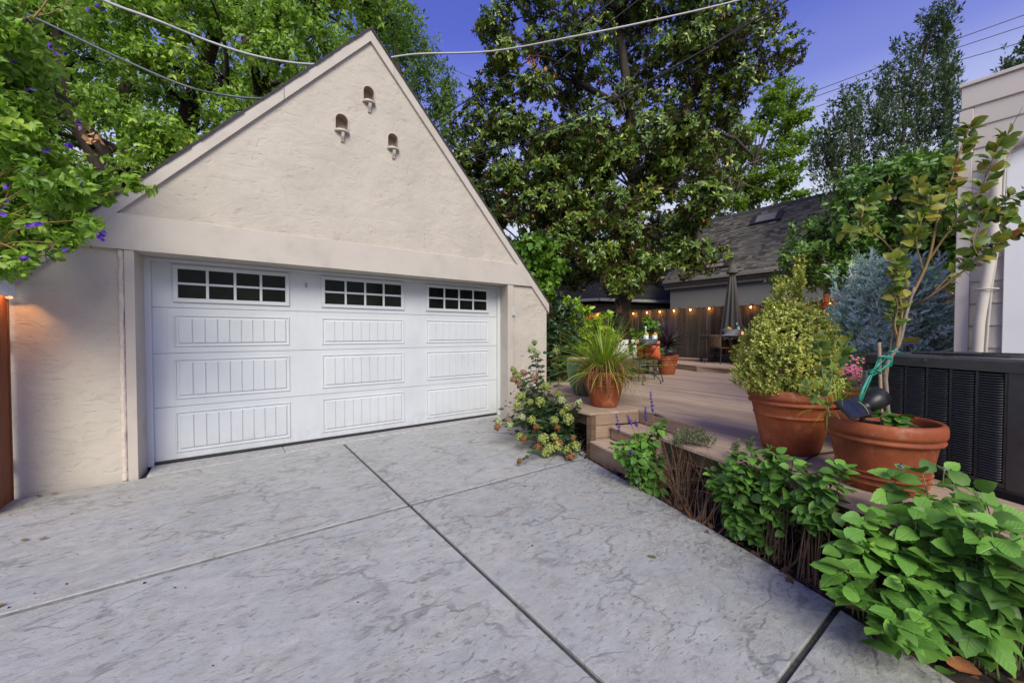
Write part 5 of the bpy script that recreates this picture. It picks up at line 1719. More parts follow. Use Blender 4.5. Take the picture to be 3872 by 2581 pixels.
tree('bay_tree', 'dark bay tree of upright pointed shoots against the violet sky', (17.866, 2.997, 0.994),
     [([(17.982, 2.911, 0.994), (18.037, 2.985, 5.327), (18.315, 2.876, 8.937), (19.044, 2.404, 11.392)], [.11, .08, .04, .015]), ([(18.037, 2.985, 5.327), (16.900, 3.877, 7.493), (16.799, 3.985, 8.793)], [.1, .07, .03]), ([(17.222, 3.584, 5.327), (16.196, 4.383, 7.060), (16.090, 4.483, 7.926)], [.08, .05, .02])],
     [((19.415, 3.092, 7.319), (0.28, 0.28, 0.89), 0.77), ((20.278, 2.747, 11.746), (0.37, 0.37, 1.19), 0.98), ((16.328, 3.659, 6.885), (0.24, 0.24, 0.76), 0.83), ((18.228, 2.380, 9.266), (0.35, 0.35, 1.12), 0.96), ((17.931, 3.299, 9.097), (0.33, 0.33, 1.05), 0.95), ((17.672, 2.816, 6.264), (0.33, 0.33, 1.07), 1.12), ((18.740, 3.555, 7.181), (0.33, 0.33, 1.05), 0.69), ((19.565, 3.139, 9.828), (0.26, 0.26, 0.84), 0.71), ((19.735, 2.495, 11.803), (0.37, 0.37, 1.20), 1.26), ((18.659, 2.936, 8.030), (0.29, 0.29, 0.92), 0.62), ((17.927, 3.812, 9.055), (0.34, 0.34, 1.10), 0.68), ((19.767, 2.524, 10.443), (0.39, 0.39, 1.24), 0.73), ((20.001, 1.992, 8.973), (0.31, 0.31, 0.98), 1.03), ((17.332, 2.848, 8.205), (0.35, 0.35, 1.12), 0.81), ((18.934, 2.909, 10.808), (0.28, 0.28, 0.90), 0.73), ((20.535, 2.392, 8.866), (0.30, 0.30, 0.95), 1.27), ((17.289, 4.524, 7.606), (0.34, 0.34, 1.08), 0.99), ((18.306, 1.896, 6.607), (0.33, 0.33, 1.05), 1.08), ((16.896, 4.180, 6.876), (0.36, 0.36, 1.15), 0.93), ((17.885, 3.081, 10.029), (0.34, 0.34, 1.09), 0.95), ((17.458, 3.842, 7.981), (0.27, 0.27, 0.86), 0.74), ((18.060, 2.419, 6.691), (0.34, 0.34, 1.09), 1.30), ((18.714, 3.737, 7.889), (0.34, 0.34, 1.09), 1.15), ((18.607, 1.947, 9.324), (0.27, 0.27, 0.88), 1.26), ((18.297, 2.553, 8.718), (0.26, 0.26, 0.83), 0.90), ((17.762, 3.948, 6.798), (0.39, 0.39, 1.26), 0.62), ((19.241, 2.590, 7.612), (0.37, 0.37, 1.17), 1.17), ((20.577, 2.248, 7.929), (0.35, 0.35, 1.13), 1.19), ((19.083, 2.224, 9.171), (0.32, 0.32, 1.03), 0.98), ((19.367, 2.180, 12.089), (0.30, 0.30, 0.97), 1.10), ((15.820, 4.028, 8.007), (0.34, 0.34, 1.09), 1.10), ((17.000, 3.280, 8.175), (0.28, 0.28, 0.90), 1.19), ((16.119, 4.413, 7.812), (0.36, 0.36, 1.14), 0.88), ((20.790, 2.349, 11.451), (0.32, 0.32, 1.02), 1.29), ((16.051, 4.337, 6.370), (0.30, 0.30, 0.95), 0.72), ((19.583, 2.694, 8.417), (0.27, 0.27, 0.85), 1.15), ((18.079, 3.132, 7.547), (0.36, 0.36, 1.16), 1.03), ((18.683, 3.669, 6.680), (0.33, 0.33, 1.07), 0.76), ((20.581, 2.223, 6.724), (0.39, 0.39, 1.24), 1.19), ((17.513, 3.825, 9.445), (0.28, 0.28, 0.91), 0.61), ((19.449, 2.899, 10.257), (0.35, 0.35, 1.12), 0.91), ((19.628, 2.135, 11.589), (0.35, 0.35, 1.13), 0.76), ((17.599, 2.380, 6.092), (0.24, 0.24, 0.77), 1.29), ((15.524, 4.343, 6.759), (0.36, 0.36, 1.16), 0.62), ((20.067, 2.139, 10.554), (0.32, 0.32, 1.04), 0.95), ((15.592, 3.839, 7.271), (0.30, 0.30, 0.96), 1.03), ((18.715, 3.479, 9.972), (0.38, 0.38, 1.20), 1.17), ((15.991, 3.698, 8.037), (0.34, 0.34, 1.10), 0.97), ((18.953, 3.343, 8.475), (0.39, 0.39, 1.24), 0.66), ((19.391, 1.984, 8.000), (0.31, 0.31, 0.99), 1.02), ((17.003, 4.914, 7.849), (0.26, 0.26, 0.85), 1.02), ((16.805, 4.088, 8.888), (0.26, 0.26, 0.84), 1.08)], M['lf_bay'], leaf_tpl(.17, .05, .06, 0), M['bark_dark'], 46, 50, 10, .15, r_limb=.018, shell=.05, out=.25, up=1.2, jit=.35, along=.20, open_=(.45, .95))
# long top shoot of the bay
tree('bay_tree', 'dark sparse bay shoots rising above roof of the beige house', (26.144, 0.480, 4.396),
     [([(26.285, 0.376, 4.396), (26.351, 0.466, 9.661), (26.362, 0.541, 12.821)], [.1, .07, .03])],
     [((25.022, 0.767, 11.383), (0.37, 0.37, 0.66), 1.11), ((27.746, 0.159, 13.097), (0.45, 0.45, 0.80), 1.29), ((26.653, 0.683, 12.985), (0.55, 0.55, 0.98), 1.22), ((25.402, 0.863, 12.048), (0.56, 0.56, 1.00), 1.28), ((26.503, 0.462, 12.132), (0.54, 0.54, 0.96), 0.71), ((26.533, 0.113, 13.142), (0.51, 0.51, 0.91), 1.17), ((25.159, 0.452, 12.576), (0.35, 0.35, 0.64), 0.85), ((27.259, 0.038, 12.023), (0.48, 0.48, 0.86), 0.80), ((27.114, 0.519, 11.840), (0.57, 0.57, 1.02), 1.19), ((26.238, 0.206, 11.184), (0.45, 0.45, 0.81), 1.26), ((24.982, 1.078, 11.541), (0.46, 0.46, 0.82), 0.78)], M['lf_bay'], leaf_tpl(.17, .05, .06, 0), M['bark_dark'], 47, 26, 9, .19, r_limb=.03, shell=.05, out=.3, up=1.1, jit=.4, along=.2, open_=(.45, .95))
tree('camellia_tree', 'broad dense camellia with dark leaves between boxwood and house corner', (12.200, 1.244, 0.905),
     [([(12.200, 1.206, 0.816), (12.200, 1.247, 1.911), (12.200, 1.333, 2.648), (12.000, 1.578, 3.582), (11.900, 1.974, 4.310)], [.10, .09, .08, .06, .03]), ([(12.300, 1.154, 0.815), (12.300, 1.199, 2.094), (12.200, 1.399, 2.840), (11.900, 2.026, 3.180), (11.800, 2.999, 3.631)], [.08, .07, .06, .05, .03]), ([(12.000, 1.252, 0.823), (12.000, 1.362, 1.909), (12.000, 1.694, 2.672)], [.06, .05, .03])],
     [((12.257, 1.110, 4.429), (0.38, 0.38, 0.30), 1.08), ((11.993, 1.811, 3.147), (0.44, 0.44, 0.36), 0.92), ((11.296, 1.390, 2.634), (0.44, 0.44, 0.35), 0.97), ((12.525, 1.132, 2.702), (0.43, 0.43, 0.35), 0.80), ((11.274, 2.591, 3.402), (0.41, 0.41, 0.33), 1.13), ((11.155, 1.408, 3.578), (0.40, 0.40, 0.32), 1.16), ((11.435, 0.914, 4.698), (0.38, 0.38, 0.30), 0.99), ((11.773, 2.161, 3.131), (0.38, 0.38, 0.31), 1.17), ((12.567, 1.393, 5.181), (0.40, 0.40, 0.32), 0.80), ((12.264, 0.930, 3.081), (0.47, 0.47, 0.38), 0.87), ((11.949, 1.834, 3.679), (0.38, 0.38, 0.31), 1.17), ((12.495, 1.806, 4.573), (0.54, 0.54, 0.43), 1.15), ((12.525, 3.619, 3.039), (0.45, 0.45, 0.36), 0.78), ((12.407, 1.443, 3.382), (0.53, 0.53, 0.42), 0.75), ((11.479, 3.664, 3.360), (0.46, 0.46, 0.37), 0.83), ((12.313, 3.206, 4.059), (0.56, 0.56, 0.45), 0.91), ((11.365, 2.540, 4.339), (0.49, 0.49, 0.39), 1.10), ((11.044, 1.982, 2.510), (0.37, 0.37, 0.30), 1.11), ((12.405, 2.215, 4.172), (0.53, 0.53, 0.42), 1.19), ((11.550, 1.085, 3.428), (0.33, 0.33, 0.26), 1.29), ((12.036, 1.955, 5.104), (0.48, 0.48, 0.38), 0.79), ((11.832, 2.358, 3.589), (0.38, 0.38, 0.30), 1.08), ((11.059, 2.379, 2.853), (0.39, 0.39, 0.31), 1.13), ((11.574, 1.579, 4.855), (0.36, 0.36, 0.29), 0.82), ((11.392, 0.813, 3.742), (0.37, 0.37, 0.30), 1.11), ((11.596, 2.205, 4.799), (0.53, 0.53, 0.42), 1.29), ((11.028, 3.133, 3.306), (0.41, 0.41, 0.32), 0.74), ((11.119, 2.839, 2.876), (0.43, 0.43, 0.35), 0.78), ((11.022, 1.246, 3.839), (0.35, 0.35, 0.28), 0.96), ((12.403, 1.473, 4.714), (0.49, 0.49, 0.39), 1.21), ((11.230, 0.762, 3.333), (0.48, 0.48, 0.38), 0.87), ((11.536, 1.705, 2.555), (0.51, 0.51, 0.40), 0.78), ((12.133, 3.646, 3.978), (0.54, 0.54, 0.43), 0.96), ((12.431, 2.779, 5.113), (0.52, 0.52, 0.42), 0.98), ((11.008, 2.432, 3.801), (0.38, 0.38, 0.30), 0.85), ((12.482, 4.072, 2.998), (0.66, 0.66, 0.53), 0.71)], M['lf_camellia'], leaf_tpl(.27, .08, .12, 1), M['bark'], 48, 70, 8, .135, r_limb=.03, shell=.4, out=.8, up=.25, jit=.6, along=.08, open_=(.0, .85), droop=.15)
tree('maple_tree', 'bright green feathery maple rising behind the shingled roof', (23.419, 8.863, 1.616),
     [([(22.503, 9.784, 1.618), (22.674, 9.819, 7.741), (23.184, 9.518, 10.567), (24.367, 8.742, 14.099)], [.16, .12, .08, .03]), ([(21.624, 10.578, 7.270), (21.754, 10.556, 10.096)], [.09, .05])],
     [((25.063, 8.019, 13.057), (0.64, 0.64, 0.27), 1.15), ((25.769, 9.071, 14.265), (0.91, 0.91, 0.38), 1.06), ((24.432, 9.429, 7.899), (0.68, 0.68, 0.28), 1.05), ((25.835, 9.093, 12.603), (0.92, 0.92, 0.39), 0.99), ((23.577, 9.863, 8.629), (0.72, 0.72, 0.30), 0.79), ((21.276, 11.917, 7.362), (0.75, 0.75, 0.31), 1.05), ((21.624, 9.456, 11.651), (0.85, 0.85, 0.36), 1.19), ((22.201, 10.957, 9.306), (0.96, 0.96, 0.40), 0.93), ((23.744, 8.060, 9.443), (0.64, 0.64, 0.27), 1.23), ((24.502, 8.500, 8.255), (0.94, 0.94, 0.40), 0.79), ((22.557, 10.270, 11.260), (0.88, 0.88, 0.37), 1.13), ((21.099, 9.579, 8.195), (0.74, 0.74, 0.31), 1.19), ((24.333, 10.193, 11.590), (0.84, 0.84, 0.35), 1.25), ((20.617, 10.592, 7.326), (0.69, 0.69, 0.29), 1.05), ((23.597, 7.958, 10.813), (0.70, 0.70, 0.29), 0.74), ((23.767, 10.356, 10.621), (0.90, 0.90, 0.38), 0.72), ((23.205, 9.063, 8.932), (0.83, 0.83, 0.35), 1.09), ((23.507, 9.493, 12.592), (0.78, 0.78, 0.33), 0.93), ((24.563, 8.846, 10.469), (0.90, 0.90, 0.38), 1.02), ((23.165, 10.985, 7.561), (1.00, 1.00, 0.42), 0.92), ((19.356, 10.817, 7.611), (0.81, 0.81, 0.34), 0.76), ((22.128, 10.603, 11.963), (0.84, 0.84, 0.35), 1.16), ((21.685, 9.566, 7.419), (0.83, 0.83, 0.35), 0.80), ((24.992, 7.975, 11.860), (0.92, 0.92, 0.39), 1.12), ((23.327, 8.785, 13.834), (0.68, 0.68, 0.28), 1.00), ((25.000, 8.116, 8.904), (0.75, 0.75, 0.31), 0.77), ((22.460, 10.510, 13.173), (0.70, 0.70, 0.30), 1.23), ((25.328, 9.085, 15.329), (0.91, 0.91, 0.38), 1.09), ((23.633, 8.965, 13.220), (0.79, 0.79, 0.33), 1.00), ((19.301, 11.493, 6.322), (0.75, 0.75, 0.32), 1.02), ((25.470, 8.315, 14.402), (0.91, 0.91, 0.38), 0.90), ((20.202, 12.234, 7.576), (0.86, 0.86, 0.36), 0.89), ((22.789, 8.860, 9.713), (0.91, 0.91, 0.38), 1.25), ((22.273, 10.876, 8.372), (0.94, 0.94, 0.39), 0.71), ((25.002, 9.457, 11.521), (0.87, 0.87, 0.37), 1.25), ((23.139, 11.057, 10.701), (0.85, 0.85, 0.36), 0.90), ((22.870, 9.672, 9.411), (0.98, 0.98, 0.41), 1.29), ((24.533, 8.826, 9.295), (0.89, 0.89, 0.38), 1.07), ((20.189, 10.585, 6.449), (0.64, 0.64, 0.27), 0.97), ((22.178, 10.200, 9.474), (0.89, 0.89, 0.37), 0.93), ((25.526, 8.844, 13.230), (0.95, 0.95, 0.40), 1.09), ((25.999, 8.442, 10.878), (0.76, 0.76, 0.32), 0.80)], M['lf_maple'], leaf_tpl(.32, .05, .2, 0), M['bark'], 49, 66, 11, .165, r_limb=.03, shell=.2, out=.9, up=-.1, jit=.5, along=.22, open_=(.1, .95), droop=.25)
tree('dark_tree', 'shadowy dark tree low behind the magnolia and tan house', (13.499, 15.529, 1.614),
     [([(12.214, 16.473, 1.614), (12.638, 16.281, 6.168)], [.25, .12]), ([(16.252, 13.507, 1.614), (16.309, 13.584, 6.168)], [.25, .12])],
     [((12.949, 14.621, 3.516), (1.53, 1.53, 1.23), 0.96), ((11.678, 15.665, 8.178), (1.51, 1.51, 1.21), 0.94), ((13.442, 17.258, 5.020), (1.54, 1.54, 1.23), 1.29), ((16.235, 12.264, 5.602), (1.47, 1.47, 1.17), 0.72), ((18.691, 12.017, 6.450), (1.87, 1.87, 1.49), 0.77), ((12.892, 14.355, 6.052), (1.20, 1.20, 0.96), 1.15), ((12.099, 18.488, 4.449), (1.60, 1.60, 1.28), 0.91), ((14.986, 15.066, 5.111), (1.50, 1.50, 1.20), 1.26), ((10.283, 18.563, 7.977), (1.86, 1.86, 1.49), 1.27), ((16.283, 14.330, 6.613), (1.48, 1.48, 1.18), 0.82), ((10.895, 16.218, 5.844), (1.37, 1.37, 1.10), 0.74), ((13.511, 15.467, 7.909), (1.50, 1.50, 1.20), 0.99), ((15.512, 13.608, 4.259), (1.21, 1.21, 0.97), 1.10), ((17.990, 12.489, 4.319), (1.44, 1.44, 1.15), 0.95), ((14.850, 14.507, 7.637), (1.42, 1.42, 1.14), 0.83)], M['lf_dark'], leaf_tpl(.28, .06, .15, 0), M['bark_dark'], 50, 70, 10, .26, r_limb=.05, shell=.2, twig=False, out=.7, up=.2, jit=.6, along=.25, open_=(.0, .9))
tree('maple_tree', 'yellow green leaves glimpsed between magnolia and shingled roof', (21.382, 11.601, 1.622),
     [([(21.382, 11.601, 1.622), (21.547, 11.620, 6.999)], [.12, .06])],
     [((21.291, 11.908, 6.869), (1.38, 1.38, 1.11), 1.15), ((23.158, 11.646, 7.811), (0.95, 0.95, 0.76), 1.22), ((21.195, 12.390, 5.785), (1.32, 1.32, 1.05), 0.87), ((23.071, 11.617, 6.521), (1.15, 1.15, 0.92), 0.94)], M['lf_maple'], leaf_tpl(.32, .05, .2, 0), M['bark'], 51, 50, 9, .22, r_limb=.03, shell=.2, out=.9, up=-.1, jit=.5, along=.22, open_=(.1, .95), droop=.2)
tree('far_trees', 'distant green trees low behind the garage roof edge', (-5.197, 26.813, 2.836), [([(-5.197, 26.813, 2.836), (-5.141, 26.890, 7.357)], [.2, .1])],
     [((-3.408, 25.777, 7.211), (1.76, 1.76, 1.41), 0.87), ((-6.888, 29.817, 9.514), (1.35, 1.35, 1.08), 0.96), ((-1.913, 25.144, 7.061), (1.41, 1.41, 1.13), 0.89), ((-7.833, 27.252, 6.549), (1.49, 1.49, 1.19), 1.21), ((-6.219, 27.329, 6.903), (1.15, 1.15, 0.92), 0.80), ((-8.112, 28.467, 8.582), (1.27, 1.27, 1.02), 1.18), ((-4.624, 26.804, 8.470), (1.22, 1.22, 0.98), 0.76), ((-10.398, 31.958, 8.158), (1.23, 1.23, 0.98), 1.22), ((-4.828, 26.413, 6.269), (1.75, 1.75, 1.40), 1.19), ((-9.627, 29.063, 5.624), (1.53, 1.53, 1.23), 1.09)], M['lf_left'], leaf_tpl(.28, .06, .15, 0), M['bark_dark'], 52, 50, 9, .24, r_limb=.04, shell=.2, twig=False, out=.7, up=.2, jit=.6, along=.25, open_=(.0, .9))
# ------------------------------------------------------------------ shrubs at the end of the garage
tree('vine', 'bright green climbing vine spilling over right roof edge of the garage', (5.585, 6.423, 0.603), [([(5.738, 6.311, 0.603), (5.739, 6.345, 1.925), (5.540, 6.521, 3.058)], [.03, .025, .015])],
     [((5.286, 6.758, 3.356), (0.31, 0.31, 0.25), 1.28), ((5.263, 6.400, 2.953), (0.30, 0.30, 0.24), 0.89), ((5.361, 6.169, 2.332), (0.21, 0.21, 0.17), 1.30), ((5.708, 6.398, 2.735), (0.24, 0.24, 0.19), 0.95), ((5.620, 6.321, 3.295), (0.20, 0.20, 0.16), 1.08), ((5.812, 6.311, 2.969), (0.21, 0.21, 0.17), 1.06), ((5.374, 6.489, 2.685), (0.30, 0.30, 0.24), 1.23), ((5.228, 6.262, 3.262), (0.30, 0.30, 0.24), 1.22), ((5.791, 6.652, 3.133), (0.21, 0.21, 0.17), 1.09), ((5.124, 6.623, 3.060), (0.28, 0.28, 0.22), 0.87)], M['lf_vine'], leaf_tpl(.38, .06, .15, 1), M['twig'], 53, 46, 7, .12, cat='vine', leafname='foliage', trunkname='stem', r_limb=.012, shell=.3, out=.9, up=.0, jit=.5, along=.1, open_=(-.1, .8), droop=.4)
tree('dark_shrub', 'dark leafy shrub growing against right end of the garage wall', (5.435, 5.783, 0.403), [([(5.435, 5.783, 0.403), (5.466, 5.795, 1.719)], [.03, .015])],
     [((5.752, 5.849, 1.709), (0.29, 0.29, 0.31), 0.95), ((5.397, 5.916, 0.734), (0.26, 0.26, 0.28), 1.14), ((5.549, 6.081, 1.453), (0.29, 0.29, 0.32), 0.85), ((5.560, 5.827, 1.910), (0.21, 0.21, 0.23), 0.83), ((5.542, 5.632, 1.373), (0.25, 0.25, 0.27), 0.88), ((5.440, 5.859, 0.976), (0.28, 0.28, 0.31), 1.15), ((5.289, 5.770, 1.225), (0.27, 0.27, 0.30), 1.15), ((5.619, 5.796, 0.805), (0.25, 0.25, 0.28), 0.70), ((5.755, 5.866, 1.072), (0.20, 0.20, 0.22), 0.76), ((5.353, 5.893, 1.700), (0.26, 0.26, 0.29), 0.95)], M['lf_dark'], leaf_tpl(.22, .06, .12, 1), M['twig'], 54, 60, 8, .095, cat='shrub', leafname='foliage', trunkname='stem', r_limb=.012, shell=.2, out=.6, up=.7, jit=.5, along=.1, open_=(.1, .9))
tree('lime_shrub', 'yellow green shrub catching light in front of the reddish fence', (6.343, 5.859, 0.320), [([(6.344, 5.861, 0.414), (6.355, 5.875, 1.264), (6.287, 5.942, 1.925)], [.03, .02, .01])],
     [((6.649, 5.904, 1.255), (0.19, 0.19, 0.15), 0.86), ((6.591, 5.936, 1.571), (0.19, 0.19, 0.16), 1.17), ((6.211, 6.140, 1.469), (0.27, 0.27, 0.21), 1.13), ((6.254, 6.286, 2.102), (0.22, 0.22, 0.18), 1.19), ((6.800, 5.743, 1.365), (0.21, 0.21, 0.17), 0.84), ((5.948, 6.164, 1.763), (0.23, 0.23, 0.19), 1.07), ((6.368, 6.062, 1.929), (0.19, 0.19, 0.15), 1.11), ((6.125, 6.030, 1.215), (0.22, 0.22, 0.17), 0.91), ((6.423, 5.467, 1.726), (0.22, 0.22, 0.18), 0.71), ((6.381, 5.972, 1.358), (0.20, 0.20, 0.16), 1.07), ((6.440, 6.157, 1.672), (0.19, 0.19, 0.15), 1.13)], M['lf_lime'], leaf_tpl(.26, .06, .08, 1), M['stem_green'], 55, 30, 8, .12, cat='shrub', leafname='foliage', trunkname='stem', r_limb=.012, shell=.2, out=.6, up=.9, jit=.4, along=.07, open_=(.2, .9))
tree('red_tip_shrub', 'reddish leaved shrub standing before the magnolia trunk', (7.599, 6.309, 0.593), [([(7.599, 6.309, 0.593), (7.611, 6.325, 1.553)], [.02, .012])],
     [((7.399, 6.283, 1.581), (0.21, 0.21, 0.21), 1.16), ((7.696, 6.289, 1.772), (0.20, 0.20, 0.20), 1.18), ((7.706, 6.187, 1.469), (0.23, 0.23, 0.23), 0.79), ((7.597, 6.464, 1.301), (0.30, 0.30, 0.30), 1.07)], M['lf_dark'], leaf_tpl(.2, .05, .08, 1), M['twig'], 56, 30, 7, .10, cat='shrub', leafname='foliage', trunkname='stem', r_limb=.01, shell=.2, out=.5, up=.9, jit=.5, along=.08, open_=(.2, .9), tvar=.7)
tree('green_shrub', 'leafy green shrub behind the spiky purple plant by the fence', (9.781, 6.565, 0.513), [([(9.781, 6.565, 0.513), (9.791, 6.579, 1.315)], [.02, .012])],
     [((9.988, 6.645, 1.346), (0.28, 0.28, 0.25), 0.93), ((9.498, 6.780, 1.425), (0.27, 0.27, 0.25), 0.86), ((9.872, 6.270, 0.966), (0.23, 0.23, 0.21), 1.17), ((9.689, 6.821, 1.098), (0.28, 0.28, 0.25), 0.88), ((9.744, 6.677, 1.694), (0.26, 0.26, 0.23), 0.79), ((9.940, 6.658, 1.006), (0.26, 0.26, 0.24), 0.79), ((9.856, 6.244, 1.263), (0.28, 0.28, 0.25), 1.01)], M['lf_vine'], leaf_tpl(.38, .06, .12, 1), M['twig'], 57, 40, 7, .11, cat='shrub', leafname='foliage', trunkname='stem', r_limb=.01, shell=.2, out=.8, up=.4, jit=.5, along=.06, open_=(.0, .85))
# blue flowered nightshade close by at the left
pt_, psubs = tree('nightshade_bush', 'overhanging light green bush with violet flowers covering roof corner', (-1.768, 5.134, 1.035), [([(-1.823, 5.175, 1.035), (-1.671, 4.965, 2.050), (-1.525, 4.884, 3.050), (-1.345, 4.895, 3.790)], [.03, .025, .018, .008])],
     [((-1.405, 4.668, 3.268), (0.18, 0.18, 0.14), 0.78), ((-1.202, 4.525, 2.797), (0.21, 0.21, 0.17), 1.12), ((-1.446, 4.883, 2.876), (0.21, 0.21, 0.17), 0.85), ((-1.076, 4.488, 2.821), (0.15, 0.15, 0.12), 0.91), ((-1.627, 4.881, 3.730), (0.18, 0.18, 0.14), 1.21), ((-1.548, 4.995, 3.207), (0.17, 0.17, 0.14), 0.69), ((-1.179, 4.413, 3.597), (0.18, 0.18, 0.14), 1.29), ((-1.425, 5.089, 2.349), (0.19, 0.19, 0.15), 0.68), ((-1.688, 5.262, 2.235), (0.21, 0.21, 0.17), 0.83), ((-1.555, 4.674, 3.370), (0.19, 0.19, 0.15), 0.96), ((-1.512, 5.095, 3.865), (0.15, 0.15, 0.12), 0.69), ((-1.286, 4.895, 2.486), (0.17, 0.17, 0.14), 0.90), ((-0.988, 4.194, 2.558), (0.18, 0.18, 0.14), 1.20), ((-1.710, 5.092, 2.975), (0.20, 0.20, 0.16), 0.73), ((-1.239, 4.756, 3.242), (0.14, 0.14, 0.12), 0.98), ((-0.843, 4.616, 2.713), (0.15, 0.15, 0.12), 0.92), ((-1.562, 4.592, 2.028), (0.17, 0.17, 0.14), 0.67), ((-1.520, 4.617, 3.146), (0.16, 0.16, 0.13), 1.11), ((-1.445, 4.892, 2.584), (0.22, 0.22, 0.17), 0.83), ((-1.029, 4.479, 2.326), (0.15, 0.15, 0.12), 1.08), ((-1.473, 4.705, 3.772), (0.17, 0.17, 0.14), 0.85), ((-1.352, 4.762, 3.580), (0.19, 0.19, 0.15), 1.24), ((-1.271, 4.779, 2.691), (0.17, 0.17, 0.14), 1.12), ((-1.260, 4.420, 3.019), (0.15, 0.15, 0.12), 0.75), ((-0.904, 4.312, 2.527), (0.15, 0.15, 0.12), 1.21), ((-1.763, 5.355, 2.682), (0.15, 0.15, 0.12), 1.24), ((-1.588, 4.980, 2.843), (0.22, 0.22, 0.17), 1.29), ((-1.283, 4.953, 2.249), (0.17, 0.17, 0.14), 1.11), ((-1.345, 4.638, 3.881), (0.17, 0.17, 0.14), 1.12), ((-1.276, 4.839, 3.472), (0.20, 0.20, 0.16), 1.07), ((-1.660, 5.215, 4.199), (0.18, 0.18, 0.14), 1.27), ((-1.435, 4.585, 2.302), (0.17, 0.17, 0.13), 1.11), ((-1.498, 4.998, 2.104), (0.21, 0.21, 0.16), 1.17), ((-1.529, 4.791, 3.582), (0.19, 0.19, 0.15), 1.01), ((-1.134, 4.320, 2.902), (0.14, 0.14, 0.11), 0.85), ((-1.756, 5.185, 2.448), (0.16, 0.16, 0.13), 1.13)] + [((-1.357, 4.917, 3.447), (0.23, 0.23, 0.19), 0.44), ((-1.509, 5.186, 4.533), (0.23, 0.23, 0.19), 0.43), ((-1.128, 4.801, 3.691), (0.21, 0.21, 0.17), 0.40), ((-0.881, 4.956, 4.801), (0.21, 0.21, 0.17), 0.44), ((-1.865, 5.881, 3.901), (0.21, 0.21, 0.17), 0.36), ((-1.668, 5.445, 4.128), (0.24, 0.24, 0.20), 0.34), ((-1.249, 4.878, 4.063), (0.26, 0.26, 0.21), 0.34), ((-1.111, 4.779, 3.247), (0.17, 0.17, 0.14), 0.42), ((-1.100, 5.295, 4.509), (0.22, 0.22, 0.18), 0.21), ((-1.323, 5.443, 4.893), (0.19, 0.19, 0.15), 0.23), ((-1.749, 5.563, 3.400), (0.22, 0.22, 0.17), 0.42), ((-1.682, 5.084, 4.160), (0.24, 0.24, 0.19), 0.31), ((-1.306, 4.737, 3.059), (0.16, 0.16, 0.13), 0.48)] + [((-0.725, 4.027, 2.237), (.05, .05, .04), .10), ((-0.792, 4.078, 2.309), (.06, .06, .05), .15), ((-0.932, 4.176, 2.138), (.06, .05, .04), .14), ((-0.856, 4.122, 2.200), (.05, .05, .04), .10), ((-0.536, 4.146, 2.623), (.08, .08, .04), .25), ((-1.089, 4.227, 2.035), (.07, .07, .05), .2), ((-1.188, 4.298, 1.973), (.07, .07, .05), .2)], M['lf_potato'], leaf_tpl(.24, .08, .14, 2), M['stem_olive'], 58, 40, 8, .068, cat='bush', leafname='foliage', trunkname='stem', r_limb=.010, shell=.15, out=.6, up=.1, jit=.8, along=.07, open_=(.0, .9), droop=.25)
# flowers: five ruffled lobes in small bunches
mb = MB()
for k in range(5):
    a = k * 2 * pi / 5
    c, s_ = math.cos(a), math.sin(a)
    pts = [(0, 0, 0), (.55, -.42, .18), (1.0, -.22, .32), (.92, .0, .24), (1.0, .22, .32), (.55, .42, .18)]
    mb.add([(p[0] * c - p[1] * s_, p[0] * s_ + p[1] * c, p[2]) for p in pts], [(0, 1, 2, 3), (0, 3, 4, 5)], True)
mb.ball((0, 0, .1), .13, 6, 4)
fme = mb.mesh('flower')
setm(fme, M['violet'])
rng = np.random.default_rng(80)
fl = [((-0.853, 4.012, 2.805), 4), ((-0.963, 4.091, 2.760), 3), ((-0.808, 4.108, 2.993), 3), ((-1.300, 4.739, 3.799), 4), ((-1.272, 4.720, 3.883), 3), ((-1.339, 4.770, 3.899), 2), ((-1.133, 4.617, 3.849), 3), ((-1.191, 4.662, 3.916), 2), ((-0.841, 4.407, 4.033), 3), ((-0.715, 4.313, 3.949), 3), ((-1.195, 4.657, 3.649), 2), ((-0.999, 4.388, 3.594), 3), ((-0.922, 4.330, 3.546), 2), ((-1.194, 4.530, 3.530), 2),
      ((-1.106, 4.333, 3.220), 2), ((-1.126, 4.332, 2.651), 3), ((-1.003, 4.237, 2.480), 2), ((-1.229, 4.402, 2.418), 2), ((-1.054, 4.145, 2.250), 4), ((-0.693, 4.002, 2.184), 4), ((-1.064, 4.146, 1.995), 4), ((-0.920, 4.166, 2.091), 2), ((-0.813, 4.101, 2.589), 2), ((-1.183, 4.247, 2.535), 2), ((-1.029, 4.254, 2.386), 2), ((-1.255, 4.419, 2.324), 2)]
for (p, k) in fl:
    for _ in range(k):
        q = np.array(p) + rng.normal(size=3) * .022
        s_ = rng.uniform(.014, .021)
        d = Vector((-.45, -.75, .3)) + Vector(rng.normal(size=3) * .6)
        inst('flower', fme, pt_, Matrix.Translation(tuple(q - np.array(off(pt_)))) @ d.to_track_quat('Z', 'Y').to_matrix().to_4x4() @ Matrix.Diagonal((s_, s_, s_, 1)))

